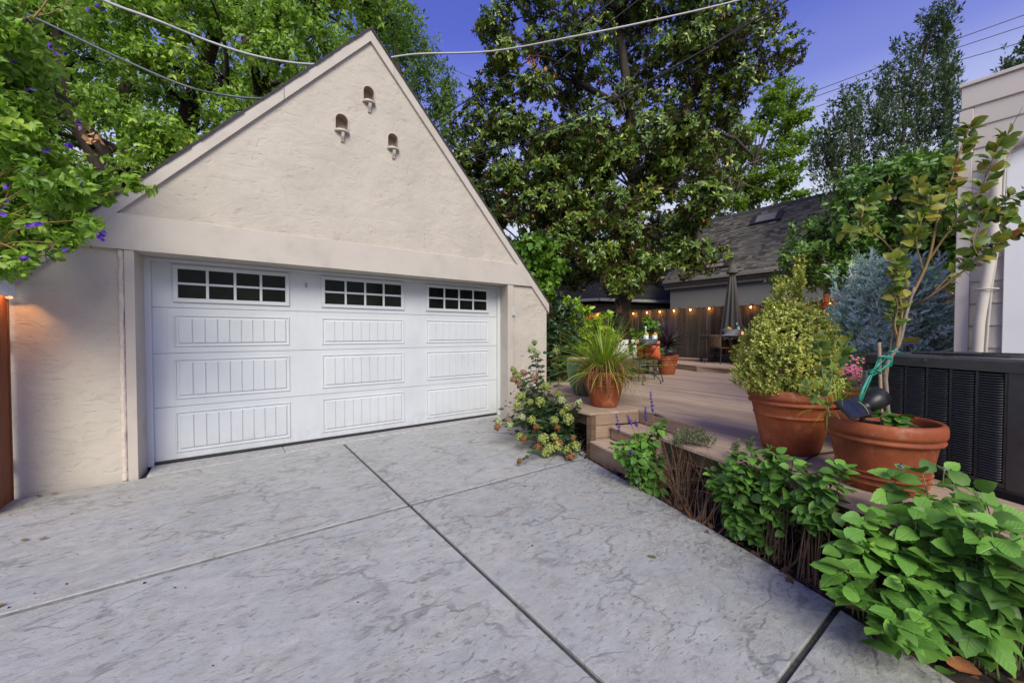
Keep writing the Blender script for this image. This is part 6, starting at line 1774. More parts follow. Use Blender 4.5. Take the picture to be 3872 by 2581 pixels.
# ------------------------------------------------------------------ flower pots
def pot_profile(rt, rb_, h, bands, lip=.022, rimh=.085):
    """outer wall from foot to rolled rim, then down the inside"""
    pr = [(rb_ * .55, 0.0), (rb_ - .012, 0.0), (rb_, .012)]
    zr = h - rimh
    rr = lambda z: rb_ + (rt - lip - rb_) * (z / zr) ** .92
    zz = sorted([z for z in np.linspace(.05, zr - .04, 7)] + [b + d for b in bands for d in (-.009, -.005, 0, .005, .009)])
    for z in zz:
        add = 0
        for b in bands:
            if abs(z - b) < .008: add = .007 if abs(z - b) < .003 else .0055
        pr.append((rr(z) + add, z))
    pr += [(rr(zr - .03) + .001, zr - .030), (rr(zr) + lip * .65, zr - .022), (rr(zr) + lip * .8, zr - .008), (rr(zr) + lip * .35, zr + .004), (rr(zr) + lip * .45, zr + .012),
           (rt - .004, zr + .020), (rt, zr + .036), (rt, h - .030), (rt - .004, h - .012), (rt - .014, h - .002), (rt - .026, h), (rt - .036, h - .008), (rt - .040, h - .03), (rt - .055, h - .075)]
    return pr


def pot(name, label, cat, loc, rt, rb_, h, bands, mat, soil=.07, sx=1.0, rotz=0, group=None, lip=.022, rimh=.085):
    t = thing(name, label, cat, loc, rotz, group, True)
    mb = MB()
    mb.lathe(pot_profile(rt, rb_, h, bands, lip, rimh), 56, (0, 0, 0), sx, 1.0)
    mb.lathe([(.001, .004), (rb_ * .6, .004)], 24)
    part('pot_body', mb, mat, t)
    mb = MB()
    rg = random.Random(1)
    prof = [(.001, h - soil + .01), (rt * .3, h - soil + .012), (rt * .6, h - soil + .002), (rt - .045, h - soil - .008)]
    mb.lathe(prof, 24, (0, 0, 0), sx, 1.0)
    mb.v = [(p[0], p[1], p[2] + rg.uniform(-.008, .008)) for p in mb.v]
    part('soil', mb, M['soil'], t)
    return t


bowl = pot('terracotta_pot', 'wide terracotta pot with ridged lower bands holding the blueberry', 'pot', (3.435, .620, DZ), .296, .208, .440, [.052, .092, .125], M['terracotta'], .06, 1.0, 0, 'terracotta pots on the deck', .03, .10)
boxp = pot('terracotta_pot', 'tall smooth terracotta pot holding the variegated boxwood', 'pot', (3.86, 1.267, DZ), .318, .198, .530, [.31], M['terracotta'], .05, 1.0, .6, 'terracotta pots on the deck', .026, .10)
grp = pot('terracotta_pot', 'terracotta pot full of strappy grass at the deck corner', 'pot', (4.174, 3.553, DZ), .285, .176, .485, [.285], M['terracotta'], .05, 1.0, 1.3, 'terracotta pots on the deck', .022, .09)
cdp = pot('terracotta_pot', 'terracotta pot holding the spiky purple plant near the raised deck', 'pot', (8.45, 5.30, DZ), .262, .165, .475, [.225], M['terracotta'], .05, 1.0, 2.1, 'terracotta pots on the deck', .022, .09)
pkp = pot('terracotta_pot', 'terracotta pot with pink flowers half hidden behind the boxwood', 'pot', (4.90, 1.17, DZ), .235, .15, .44, [.24], M['terracotta'], .05, 1.0, 2.9, 'terracotta pots on the deck', .02, .09)
mb = MB()
mb.lathe([(.001, 0), (.17, 0), (.175, .012), (.17, .02)], 32)
sau = single('pot_saucer', mb.xf(Matrix.Translation((8.45, 5.30, DZ))), M['rim_tan'], 'pale saucer rim under pot of spiky purple plant', 'saucer')
cdp.location.z = DZ + .012
# tall glazed jar
gj = thing('glazed_jar', 'big green glazed jar with bare tan rim behind the grass pot', 'pot', (4.70, 4.36, DZ), 0, None, True)
mb = MB()
mb.lathe([(.10, 0), (.20, 0), (.215, .015), (.255, .12), (.298, .26), (.322, .40), (.325, .48), (.312, .545)], 48)
part('jar_body', mb, M['greenglaze'], gj)
mb = MB()
mb.lathe([(.312, .546), (.322, .556), (.325, .575), (.318, .588), (.300, .590), (.285, .582), (.278, .55), (.29, .5)], 48)
part('jar_rim', mb, M['rim_tan'], gj)
mb = MB()
mb.lathe([(.001, .50), (.15, .505), (.292, .49)], 24)
part('soil', mb, M['soil'], gj)

# ------------------------------------------------------------------ air conditioner
ac = thing('cooling_unit', 'dark grey louvred outdoor cooling unit behind the wide pot', 'air conditioner', (4.116, .864, DZ), R(-116.2), None, True)
mb = MB()
mb.box(-.02, -.02, .0, 1.0, .90, .055, .01)
part('base_pan', mb, M['ac_in'], ac)
mb = MB()
mb.box(.055, .030, .055, .90, .80, .755)
part('coil_core', mb, M['ac_in'], ac)
mb = MB()
xs_ = [(.068, .165), (.181, .290), (.306, .418), (.434, .546), (.562, .675), (.691, .806)]
ed = [.055] + [v for p in xs_ for v in p] + [.822]
for i in range(0, len(ed), 2):
    mb.box(ed[i], .0, .088, ed[i + 1], .028, .752, .003)
mb.box(.055, .001, .056, .822, .027, .0875, .003)
part('front_frame', mb, M['ac'], ac)
mb = MB()
mb.box(.0, -.006, .056, .053, .06, .754, .008)
part('corner_post', mb, M['ac'], ac)
mb = MB()
pts_c = [(.825, -.004), (.90, -.004)] + [(.90 + .07 * math.sin(a), .066 - .07 * math.cos(a)) for a in np.linspace(.2, pi / 2, 7)] + [(.97, .8), (.825, .8)]
mb.prism(pts_c, .056, .754)
part('corner_post', mb, M['ac'], ac)
mb = MB()
mb.box(.0, .062, .056, .05, .80, .754, .006)
part('side_panel', mb, M['ac'], ac)
mb = MB()
lid = [(-.015, .04), (.04, -.016), (.91, -.016), (.985, .06), (.985, .86), (-.015, .86)]
mb.prism(lid, .756, .835, .016)
part('lid', mb, M['ac'], ac)
mb = MB()
for r_ in np.linspace(.06, .36, 11):
    mb.tube([(.47 + r_ * math.cos(a), .44 + r_ * math.sin(a), .842) for a in np.linspace(0, 2 * pi, 33)], .0035, 4, False)
for a in np.linspace(0, pi, 5)[:-1]:
    mb.tube([(.47 - .37 * math.cos(a), .44 - .37 * math.sin(a), .839), (.47 + .37 * math.cos(a), .44 + .37 * math.sin(a), .839)], .005, 5)
part('fan_guard', mb, M['black'], ac)
mb = MB()
mb.lathe([(.001, .004), (.009, .004), (.010, 0), (.014, 0), (.015, .003), (.018, .003), (.019, 0)], 16)
mb.xf(Matrix.Translation((.415, -.0165, .80)) @ Matrix.Rotation(pi / 2, 4, 'X'))
part('lid_screw', mb, M['ac'], ac)
lm = {}
for (xa, xb) in xs_:
    w = xb - xa
    me = MB()
    n_ = 9
    # one pressed louver: slopes outwards to a lip that curves down at both ends
    V = []
    for t, o_ in ((0, 0), (.015, .5), (.05, .95), (.2, 1), (.5, 1), (.8, 1), (.95, .95), (.985, .5), (1, 0)):
        xx = t * w
        V += [(xx, .012, .0030), (xx, .010 - .013 * o_, .0006 * o_), (xx, .010 - .019 * o_, -.0070 * o_)]
    F = []
    for i in range(n_ - 1):
        a = i * 3
        F += [(a, a + 1, a + 4, a + 3), (a + 1, a + 2, a + 5, a + 4)]
    me.add(V, F, True)
    mm = me.mesh('louver')
    setm(mm, M['ac'])
    for k in range(40):
        inst('louver', mm, ac, Matrix.Translation((xa, -.005, .106 + k * .0163)))
mb = MB()
mb.box(.006, -.0085, .585, .048, -.0062, .695)
pl_ = part('rating_label', mb, M['label_white'], ac, 'pale printed rating label')
mb = MB()
rl = random.Random(6)
for i in range(15):
    z = .592 + i * .0067
    mb.box(.010, -.0092, z, .010 + rl.uniform(.012, .034), -.0086, z + .0028)
part('printing', mb, M['black'], pl_)

# ------------------------------------------------------------------ solar spotlight standing in the wide pot
sp = thing('solar_spotlight', 'black solar spotlight with square panel stuck in the wide pot', 'spotlight', (3.101, 0.638, 0.976))
fr = Vector((3.101, 0.638, 0.976))
mb = MB()
c0 = Vector((3.100, 0.689, 1.044))
right = Vector((.806, -.592, 0))
fwd = Vector((.592, .806, 0))
upv = Vector((0, 0, 1))
px = (right * .96 + upv * .22).normalized()
pn = (-fwd * .62 + upv * .70 - right * .25)
pn = (pn - px * pn.dot(px)).normalized()
py = pn.cross(px)
Mx = Matrix(((px.x, py.x, pn.x, c0.x), (px.y, py.y, pn.y, c0.y), (px.z, py.z, pn.z, c0.z), (0, 0, 0, 1)))
mb.box(-.072, -.068, -.012, .072, .068, .006, .004, Mx)
pnl = part('panel_frame', mb, M['blackplastic'], sp)
mb = MB()
for i in range(2):
    mb.box(-.062 + i * .063, -.058, .0065, -.001 + i * .063, .058, .0085, 0, Mx)
part('solar_cell', mb, M['solar'], pnl)
mb = MB()
h0, h1 = Vector((3.300, 0.690, 1.016)), Vector((3.441, 0.639, 1.082))
ax = (h1 - h0).normalized()
mb.tube([h0 - ax * .02, h0, h0 + ax * .01, h0 + ax * .03, h0 + ax * .032, h0 + ax * .115, h1 + ax * .012, h1 + ax * .004, h0 + ax * .06], [.022, .034, .036, .037, .042, .064, .067, .060, .040], 20, True)
part('lamp_head', mb, M['blackplastic'], sp)
mb = MB()
kn = Vector((3.252, 0.675, 0.982))
mb.tube([kn + Vector((0, 0, .03)), kn, Vector((kn.x + .02, kn.y + .02, .86))], [.014, .016, .010], 8)
mb.tube([kn + right * -.02, kn + right * .02], .017, 10)
mb.tube([kn, c0 - pn * .012], .010, 8)
part('stake', mb, M['blackplastic'], sp)

# ------------------------------------------------------------------ bistro table and what stands on it
bt = thing('bistro_table', 'round black wrought iron bistro table on the deck', 'table', (6.70, 4.70, DZ), 0, None, True)
mb = MB()
mb.lathe([(.001, .755), (.345, .755), (.352, .762), (.352, .772), (.345, .777), (.001, .777)], 40)
part('tabletop', mb, M['black'], bt)
def scroll_leg(a, top_r, foot_r, zt):
    c, s_ = math.cos(a), math.sin(a)
    prof = [(top_r, zt), (top_r * .62, zt - .14), (top_r * .30, zt - .27), (.035, zt - .40), (.035, zt - .50), (foot_r * .45, .20), (foot_r * .80, .125), (foot_r * .96, .07), (foot_r, .02)]
    return [(r_ * c, r_ * s_, z) for r_, z in prof]
for k in range(4):
    mb = MB()
    a = k * pi / 2 + .55
    mb.tube(scroll_leg(a, .25, .315, .752), .009, 7)
    mb.lathe([(.001, 0), (.016, 0), (.014, .02), (.009, .035)], 8, (.315 * math.cos(a), .315 * math.sin(a), 0))
    part('leg', mb, M['black'], bt)
mb = MB()
mb.tube([(.05 * math.cos(t), .05 * math.sin(t), .33) for t in np.linspace(0, 2 * pi, 17)], .006, 6)
part('ring', mb, M['black'], bt)

tz = DZ + .7772
tr = thing('metal_tray', 'oval galvanised tray on the round bistro table', 'tray', (6.77, 4.66, tz), .2, None, True)
mb = MB()
mb.lathe([(.001, .003), (.205, .003), (.208, .0), (.215, .003), (.222, .05), (.226, .055), (.232, .092), (.238, .096), (.236, .100), (.228, .097), (.215, .02), (.2, .008), (.001, .008)], 40, (0, 0, 0), 1.0, .72)
part('tray_body', mb, M['galv'], tr)
for s_ in (-1, 1):
    mb = MB()
    mb.tube([(.232 * s_, -.05, .085), (.240 * s_, -.045, .15), (.240 * s_, 0, .165), (.240 * s_, .045, .15), (.232 * s_, .05, .085)], .005, 6)
    part('tray_handle', mb, M['galv'], tr)


def tumbler(loc, label):
    t = thing('glass_tumbler', label, 'glass', loc, 0, 'tumblers of fruit on the bistro table', True)
    mb = MB()
    mb.lathe([(.001, .0), (.040, .0), (.043, .004), (.052, .165), (.050, .166), (.041, .012), (.001, .010)], 20)
    part('glass_wall', mb, M['frost'], t)
    mb = MB()
    for (x, y, z) in ((.012, 0, .125), (-.022, .01, .150), (.020, -.012, .180), (-.012, -.014, .192)):
        mb.ball((x, y, z), .029, 10, 7)
    part('fruit', mb, M['lemon'], t)
    return t


tumbler((6.76, 4.70, tz + .009), 'frosted tumbler heaped with yellow fruit in front of the green bottle')
tumbler((6.90, 4.60, tz + .009), 'frosted tumbler of yellow fruit at the tray end beside purple spikes')


def bottle(name, loc, label, h=.29, r_=.037, glass='bottle', lab='bottle_blue', cap='white_cap', group=None):
    t = thing(name, label, 'bottle', loc, 0, group, True)
    mb = MB()
    mb.lathe([(.001, 0), (r_ * .9, 0), (r_, .01), (r_, h * .52), (r_ * .85, h * .62), (r_ * .45, h * .76), (r_ * .36, h * .84), (r_ * .36, h * .93)], 16)
    part('bottle_body', mb, M[glass], t)
    if lab:
        mb = MB()
        mb.lathe([(r_ + .001, h * .2), (r_ + .0012, h * .47)], 16)
        mb.lathe([(r_ * .42, h * .80), (r_ * .39, h * .90)], 12)
        part('bottle_label', mb, M[lab], t)
    mb = MB()
    mb.lathe([(r_ * .42, h * .925), (r_ * .43, h * .99), (r_ * .3, h), (.001, h)], 12)
    part('bottle_cap', mb, M[cap], t)
    return t


bottle('glass_bottle', (6.86, 4.78, tz + .009), 'green glass bottle with white cap behind tumblers on bistro table', .34, .045)

# chair with the orange cushion
oc = thing('iron_chair', 'black iron chair carrying an orange cushion behind the bistro table', 'chair', (7.12, 4.93, DZ), R(-35), None, True)
mb = MB()
mb.box(-.24, -.21, .445, .24, .21, .465, .006)
part('seat', mb, M['black'], oc)
for (sx_, sy_) in ((-1, -1), (1, -1), (-1, 1), (1, 1)):
    mb = MB()
    mb.tube([(.22 * sx_, .19 * sy_, .445), (.225 * sx_, .20 * sy_, .2), (.25 * sx_, .225 * sy_, .015)], .010, 7)
    mb.lathe([(.001, 0), (.017, 0), (.015, .02), (.010, .035)], 8, (.25 * sx_, .225 * sy_, 0))
    part('leg', mb, M['black'], oc)
mb = MB()
for sy_ in (-1, 1):
    mb.tube([(-.225, .20 * sy_, .2), (0, .20 * sy_, .26), (.225, .20 * sy_, .2)], .006, 6)
part('stretcher', mb, M['black'], oc)
mb = MB()
mb.tube([(-.22, .20, .46), (-.225, .24, .70), (-.15, .26, .84), (0, .265, .88), (.15, .26, .84), (.225, .24, .70), (.22, .20, .46)], .010, 7)
for x_ in (-.1, 0, .1):
    mb.tube([(x_, .21, .46), (x_, .255, .85)], .006, 6)
part('backrest', mb, M['black'], oc)


def cushion(name, loc, rotz, w, h, th, mat, label, lean=.15):
    t = thing(name, label, 'cushion', loc, rotz, None, True)
    mb = MB()
    N_ = 14
    for side in (1, -1):
        V, F = [], []
        for j in range(N_ + 1):
            for i in range(N_ + 1):
                u, v = i / N_ * 2 - 1, j / N_ * 2 - 1
                puff = ((1 - abs(u) ** 2.6) * (1 - abs(v) ** 2.6)) ** .5
                k = 1 - .07 * (1 - puff) * (1 if abs(u) < .98 or abs(v) < .98 else 0) * (1 - max(abs(u), abs(v)) ** 8)
                pin = 1 - .06 * (1 - min(1, abs(abs(u) - abs(v)) * 2)) * 0
                x = u * w / 2 * (1 - .05 * (1 - abs(v) ** 2)) * pin
                z = v * h / 2 * (1 - .05 * (1 - abs(u) ** 2)) * pin
                V.append((x, side * th / 2 * puff, z + h / 2))
        for j in range(N_):
            for i in range(N_):
                a = j * (N_ + 1) + i
                q = (a, a + 1, a + N_ + 2, a + N_ + 1)
                F.append(q if side < 0 else q[::-1])
        mb.add(V, F, True)
    mb.xf(Matrix.Rotation(-lean, 4, 'X'))
    body = part('cushion_cover', mb, M[mat], t)
    return t, body


cu, cb = cushion('orange_cushion', (7.05, 4.84, DZ + .470), R(-36), .50, .36, .13, 'orange_cloth', 'orange buttoned cushion propped upright on the black iron chair', .10)
for x_ in (-.02, .06, .14, .20):
    mb = MB()
    mb.lathe([(.001, .006), (.010, .006), (.013, 0)], 10)
    mb.xf(Matrix.Rotation(-.10, 4, 'X') @ Matrix.Translation((x_, -.058, .215)) @ Matrix.Rotation(pi / 2, 4, 'X'))
    part('button', mb, M['button'], cb)
mb = MB()
mb.tube([(x_, -.066 * (1 - abs(x_ / .25) ** 2.6) ** .5 + .002, .20) for x_ in np.linspace(-.24, .24, 13)], .004, 5)
mb.xf(Matrix.Rotation(-.10, 4, 'X'))
part('seam', mb, M['orange_cloth'], cb)

# lounge bench with pale patterned cushions
bn = thing('garden_bench', 'low wicker garden bench partly hidden behind the strappy grass', 'bench', (7.75, 6.05, DZ), R(-38), None, True)
mb = MB()
mb.box(-.75, -.32, .28, .75, .32, .36, .01)
part('seat', mb, M['wicker'], bn)
mb = MB()
mb.box(-.75, .28, .361, .75, .34, .72, .012)
part('backrest', mb, M['wicker'], bn)
for (x_, y_) in ((-.7, -.28), (.7, -.28), (-.7, .28), (.7, .28)):
    mb = MB()
    mb.box(x_ - .03, y_ - .03, 0, x_ + .03, y_ + .03, .279)
    part('leg', mb, M['dark_frame'], bn)
mb = MB()
mb.box(-.72, -.33, .362, .72, .275, .46, .025)
part('seat_pad', mb, M['pad_cloth'], bn)
rp = random.Random(12)
for (lx, lab, w_) in ((.48, 'white cushion printed with dark leaves at the bench end', .44), (-.02, 'pale floral cushion on the bench behind the grass blades', .42)):
    wx = 7.75 + lx * math.cos(R(-38)) - .0 * math.sin(R(-38))
    wy = 6.05 + lx * math.sin(R(-38))
    cu2, cb2 = cushion('throw_cushion', (wx + .05 * .6, wy + .05, DZ + .462), R(-38), w_, .38, .14, 'cream_cloth', lab, .22)
    mb = MB()
    for _ in range(16):
        u, v = rp.uniform(-.17, .17), rp.uniform(.05, .33)
        a = rp.uniform(0, 6.28)
        yy = -.07 * max(.05, (1 - abs(u / .22) ** 2.6) * (1 - abs((v - .19) / .19) ** 2.6)) ** .5 - .004
        l_ = rp.uniform(.03, .055)
        d_ = (math.cos(a), math.sin(a))
        mb.add([(u - d_[0] * l_, yy, v - d_[1] * l_), (u - d_[1] * l_ * .3, yy - .003, v + d_[0] * l_ * .3), (u + d_[0] * l_, yy, v + d_[1] * l_), (u + d_[1] * l_ * .3, yy - .003, v - d_[0] * l_ * .3)], [(0, 1, 2, 3)])
    mb.xf(Matrix.Rotation(-.22, 4, 'X'))
    part('leaf_print', mb, M['cloth_mark'], cb2)
mb = MB()
rg = random.Random(21)
mb.ball((9.0, 6.45, DZ + .10), .24, 12, 8, (1.2, .9, .7))
mb.v = [(p[0] + rg.uniform(-.02, .02), p[1] + rg.uniform(-.02, .02), max(DZ, p[2] + rg.uniform(-.03, .03))) for p in mb.v]
single('boulder', mb, M['rock_teal'], 'rounded grey green boulder low behind the bistro table', 'boulder')

# ------------------------------------------------------------------ dining table with chairs, umbrella and table things
dt = thing('dining_table', 'glass topped dining table with dark metal frame on the raised deck', 'table', (11.65, 4.85, UZ))
mb = MB()
mb.box(11.18, 3.55, 1.425, 12.12, 6.00, 1.440, .004)
part('tabletop', mb, M['tabletop'], dt)
mb = MB()
mb.box(11.20, 3.57, 1.36, 11.25, 5.98, 1.424, .003)
mb.box(12.05, 3.57, 1.36, 12.10, 5.98, 1.424, .003)
mb.box(11.251, 5.93, 1.36, 12.049, 5.98, 1.424, .003)
mb.box(11.251, 3.57, 1.36, 12.049, 3.62, 1.424, .003)
part('apron_frame', mb, M['dark_frame'], dt)
for (x_, y_) in ((11.20, 5.91), (12.03, 5.91), (11.20, 3.57), (12.03, 3.57)):
    mb = MB()
    mb.box(x_, y_, UZ, x_ + .07, y_ + .07, 1.359, .004)
    part('leg', mb, M['dark_frame'], dt)


def make_chair():
    t = thing('woven_chair', 'brown woven bistro chair with its back to us at table end', 'chair', (0, 0, 0), 0, 'woven chairs round the dining table', True)
    mb = MB()
    V, F = [], []
    for j in range(7):
        for i in range(11):
            u, v = i / 10 * 2 - 1, j / 6
            x = u * (.185 + .03 * v)
            V.append((x, .205 + .05 * v - .05 * abs(u) ** 2 * (1 - .0 * v), .43 + .36 * v + .012 * math.cos(u * 1.5)))
    for j in range(6):
        for i in range(10):
            a = j * 11 + i
            F.append((a, a + 1, a + 12, a + 11))
    mb.add(V, F, True)
    b_ = part('backrest', mb, M['wicker'], t)
    md = b_.modifiers.new('thick', 'SOLIDIFY')
    md.thickness = .018
    mb = MB()
    mb.box(-.21, -.21, .425, .21, .20, .450, .012)
    part('seat', mb, M['wicker'], t)
    for s_ in (-1, 1):
        mb = MB()
        mb.tube([(.19 * s_, .17, .43), (.205 * s_, .20, .30), (.235 * s_, .27, .0)], .013, 8)
        part('leg', mb, M['black'], t)
        mb = MB()
        mb.tube([(.20 * s_, -.17, .43), (.215 * s_, -.20, .25), (.235 * s_, -.25, .0)], .013, 8)
        part('leg', mb, M['black'], t)
        mb = MB()
        mb.tube([(.20 * s_, .25, .775), (.245 * s_, .16, .76), (.275 * s_, .02, .70), (.275 * s_, -.10, .60), (.25 * s_, -.16, .50), (.21 * s_, -.17, .43)], .013, 8)
        part('armrest', mb, M['dark_frame'], t)
    mb = MB()
    mb.tube([(-.205, .20, .30), (.205, .20, .30)], .009, 6)
    mb.tube([(-.215, -.20, .25), (.215, -.20, .25)], .009, 6)
    part('stretcher', mb, M['black'], t)
    return t


ch = make_chair()
ch.location = (11.02, 5.35, UZ)
ch.rotation_euler = (0, 0, R(82))
ch['label'] = 'brown woven chair with its curved back to us, nearest the table corner'
dup(ch, (10.95, 4.55, UZ), R(100), 'brown woven chair half hidden behind the boxwood top')
dup(ch, (12.28, 5.62, UZ), R(-80), 'brown woven chair at far side of dining table near fence corner')
dup(ch, (12.30, 5.0, UZ), R(-92), 'brown woven chair on the umbrella side of dining table')

# trough of drinks
tt = 1.4405
tg = thing('drinks_trough', 'long galvanised trough of bottles and oranges on dining table', 'trough', (11.72, 5.28, tt), R(90), None, True)
mb = MB()
mb.lathe([(.001, .002), (.235, .002), (.245, .01), (.262, .165), (.268, .172), (.258, .170), (.24, .03), (.001, .012)], 36, (0, 0, 0), 1, .5)
part('trough_body', mb, M['galv'], tg)
mb = MB()
mb.lathe([(.001, .135), (.25, .13)], 24, (0, 0, 0), 1, .5)
part('ice', mb, M['frost'], tg)
for s_ in (1,):
    mb = MB()
    mb.ball((.275, 0, .15), .03, 8, 6)
    part('rope_handle', mb, M['rim_tan'], tg)
for (y_, z_) in ((5.40, .205), (5.335, .175), (5.38, .17)):
    mb = MB()
    mb.ball((11.69, y_, tt + z_), .045, 10, 7)
    single('orange', mb, M['lemon'], {.205: 'topmost orange in the galvanised trough', .175: 'orange lying at the trough front beside dark bottle', .17: 'orange half sunk in ice under the topmost one'}[z_], 'orange', 'oranges in the trough')
b1 = bottle('glass_bottle', (11.70, 5.10, tt + .10), 'green bottle with white label leaning in the galvanised trough', .27, .036)
b1.rotation_euler = (R(-22), R(8), 0)
bottle('glass_bottle', (11.70, 5.29, tt + .07), 'dark bottle with gold neck standing in the galvanised trough', .24, .034, 'darkbottle', None, 'rim_tan')
bottle('glass_bottle', (11.72, 5.47, tt + .06), 'short clear green bottle at rope end of the trough', .16, .05, 'bottle_blue', None, 'bottle')
# lantern
ln = thing('candle_lantern', 'small black lantern with glowing candle on dining table', 'lantern', (11.50, 4.93, tt), .1, None, True)
mb = MB()
mb.box(-.055, -.055, 0, .055, .055, .02, .004)
for (x_, y_) in ((-1, -1), (1, -1), (-1, 1), (1, 1)):
    mb.box(x_ * .048 - .006, y_ * .048 - .006, .02, x_ * .048 + .006, y_ * .048 + .006, .19)
mb.lathe([(.085, .188), (.088, .196), (.03, .235), (.026, .255), (.001, .262)], 4)
part('lantern_frame', mb, M['black'], ln)
mb = MB()
mb.lathe([(.001, .022), (.034, .022), (.034, .10), (.001, .102)], 12)
part('candle', mb, M['candle'], ln)
for i, (x_, y_, h_) in enumerate(((11.55, 4.80, .235), (11.62, 4.72, .225), (11.52, 4.68, .23))):
    bottle('glass_bottle', (x_, y_, tt), ('green bottle standing right beside the candle lantern', 'green bottle behind its two neighbours next to lantern', 'green bottle farthest from the lantern beside white bowl')[i], h_, .037, 'bottle', None, 'bottle')
mb = MB()
mb.lathe([(.001, 0), (.05, 0), (.06, .01), (.09, .06), (.094, .062), (.085, .058), (.05, .012), (.001, .012)], 24)
mb.xf(Matrix.Translation((11.55, 4.50, tt)))
single('white_bowl', mb, M['white_cap'], 'white bowl on dining table just behind boxwood tip', 'bowl')
mb = MB()
mb.box(11.30, 4.35, tt, 11.95, 5.55, tt + .004, 0)
single('table_runner', mb, M['cream_cloth'], 'white cloth runner under the trough on dining table', 'cloth')

# closed umbrella: folds pressed into a cone
um = thing('closed_umbrella', 'tall closed taupe patio umbrella behind the dining table', 'umbrella', (12.55, 5.70, UZ))
mb = MB()
nA, nZ = 96, 16
V, F = [], []
for j in range(nZ + 1):
    t = j / nZ
    z = 3.46 - t * 2.12
    r0 = .06 + .30 * t ** 1.15
    for i in range(nA):
        a = 2 * pi * i / nA
        fold = .5 + .5 * math.cos(a * 9 + .6 * math.sin(t * 2 + a))
        r_ = r0 * (1 - .45 * min(1, t * 2.5) * (1 - fold) ** 1.5) + .012 * math.sin(a * 3 + t * 4)
        V.append((12.55 + r_ * math.cos(a), 5.70 + r_ * math.sin(a), z - (.06 * fold * t ** 6)))
for j in range(nZ):
    for i in range(nA):
        F.append((j * nA + i, j * nA + (i + 1) % nA, (j + 1) * nA + (i + 1) % nA, (j + 1) * nA + i))
mb.add(V, F, True)
part('canopy', mb, M['fabric_grey'], um)
mb = MB()
mb.lathe([(.001, 3.60), (.055, 3.595), (.10, 3.52), (.155, 3.36), (.165, 3.32), (.15, 3.325)], 24, (12.55, 5.70, 0))
part('top_vent', mb, M['fabric_grey'], um)
mb = MB()
mb.lathe([(.001, 3.635), (.03, 3.625), (.035, 3.60)], 12, (12.55, 5.70, 0))
part('finial', mb, M['fabric_grey'], um)
mb = MB()
mb.tube([(12.55, 5.70, UZ + .08), (12.55, 5.70, 3.5)], .035, 10)
part('pole', mb, M['orangepole'], um)
mb = MB()
mb.prism([(12.15, 5.25), (12.95, 5.25), (12.98, 5.9), (12.85, 6.25), (12.2, 6.25), (12.12, 6.1)], UZ, UZ + .15, .02)
part('weighted_base', mb, M['grey_base'], um)
mb = MB()
mb.box(12.93, 5.98, .6, 12.985, 6.07, 2.30, .004)
single('timber_post', mb, M['orangepole'], 'orange brown timber post leaning on fence beside closed umbrella', 'post')

# hummingbird feeder hanging under the camellia
hf = thing('hummingbird_feeder', 'glowing glass hummingbird feeder with red base hanging below camellia', 'feeder', (11.0, 2.95, 2.13))
mb = MB()
mb.lathe([(.001, 0), (.10, .0), (.105, .012), (.06, .04), (.03, .06)], 20, (11.0, 2.95, 2.13))
part('feeder_base', mb, M['redplastic'], hf)
mb = MB()
mb.lathe([(.045, .06), (.06, .09), (.045, .14), (.062, .22), (.06, .26), (.04, .275)], 16, (11.0, 2.95, 2.13))
part('feeder_bottle', mb, M['amberglass'], hf)
mb = MB()
mb.lathe([(.062, .27), (.05, .29), (.001, .30)], 16, (11.0, 2.95, 2.13))
mb.tube([(11.0, 2.95, 2.43), (11.0, 2.95, 2.62)], .003, 4)
part('feeder_cap', mb, M['black'], hf)

# birdhouse on the magnolia trunk
bp = Vector((9.634, 7.661, 2.224))
bh = thing('birdhouse', 'small brown birdhouse hung on the magnolia trunk', 'birdhouse', tuple(bp), R(-36))
OFF[bh.name] = (0, 0, 0)
mb = MB()
mb.extr([(-.10, -.12), (.10, -.12), (.075, .06), (0, .18), (-.075, .06)], -.08, .08)
b_ = part('box', mb, M['birdwood'], bh)
mb = MB()
mb.extr([(-.10, .05), (0, .195), (0, .215), (-.115, .055)], -.10, .09)
mb.extr([(.10, .05), (.115, .055), (0, .215), (0, .195)], -.10, .09)
part('roof', mb, M['birdwood'], bh)
mb = MB()
mb.lathe([(.001, .001), (.022, .001), (.024, 0)], 14)
mb.xf(Matrix.Translation((0, -.081, .03)) @ Matrix.Rotation(pi / 2, 4, 'X'))
part('entrance_hole', mb, M['ac_in'], b_)

# small spotlight in the far pot
s2 = thing('spotlight', 'small black garden spotlight in pot of the spiky purple plant', 'spotlight', (8.30, 5.25, 1.0))
mb = MB()
mb.tube([(8.16, 5.16, 1.075), (8.18, 5.155, 1.075), (8.30, 5.06, 1.06), (8.36, 5.02, 1.055)], [.05, .07, .055, .03], 16)
part('lamp_head', mb, M['blackplastic'], s2)
mb = MB()
mb.tube([(8.28, 5.09, 1.04), (8.30, 5.12, .93)], .014, 8)
part('stake', mb, M['blackplastic'], s2)

# watering line with green cap, between the two big pots
hz = thing('drip_hose', 'black drip hose with green cap between the big terracotta pots', 'hose', (3.504, 1.105, 0.515))
mb = MB()
mb.tube([(3.456, 1.085, 0.530), (3.375, 1.043, 0.525), (3.296, 0.974, 0.520), (3.184, 0.904, 0.520)], .007, 7)
mb.tube([(3.353, 1.036, 0.525), (3.576, 1.072, 0.530), (3.822, 1.059, 0.535), (4.057, 0.993, 0.530)], .006, 7)
part('tube', mb, M['cable_black'], hz)
mb = MB()
mb.tube([(3.517, 1.116, 0.550), (3.450, 1.083, 0.535)], [.010, .011], 8)
part('end_cap', mb, M['hose_green'], hz)
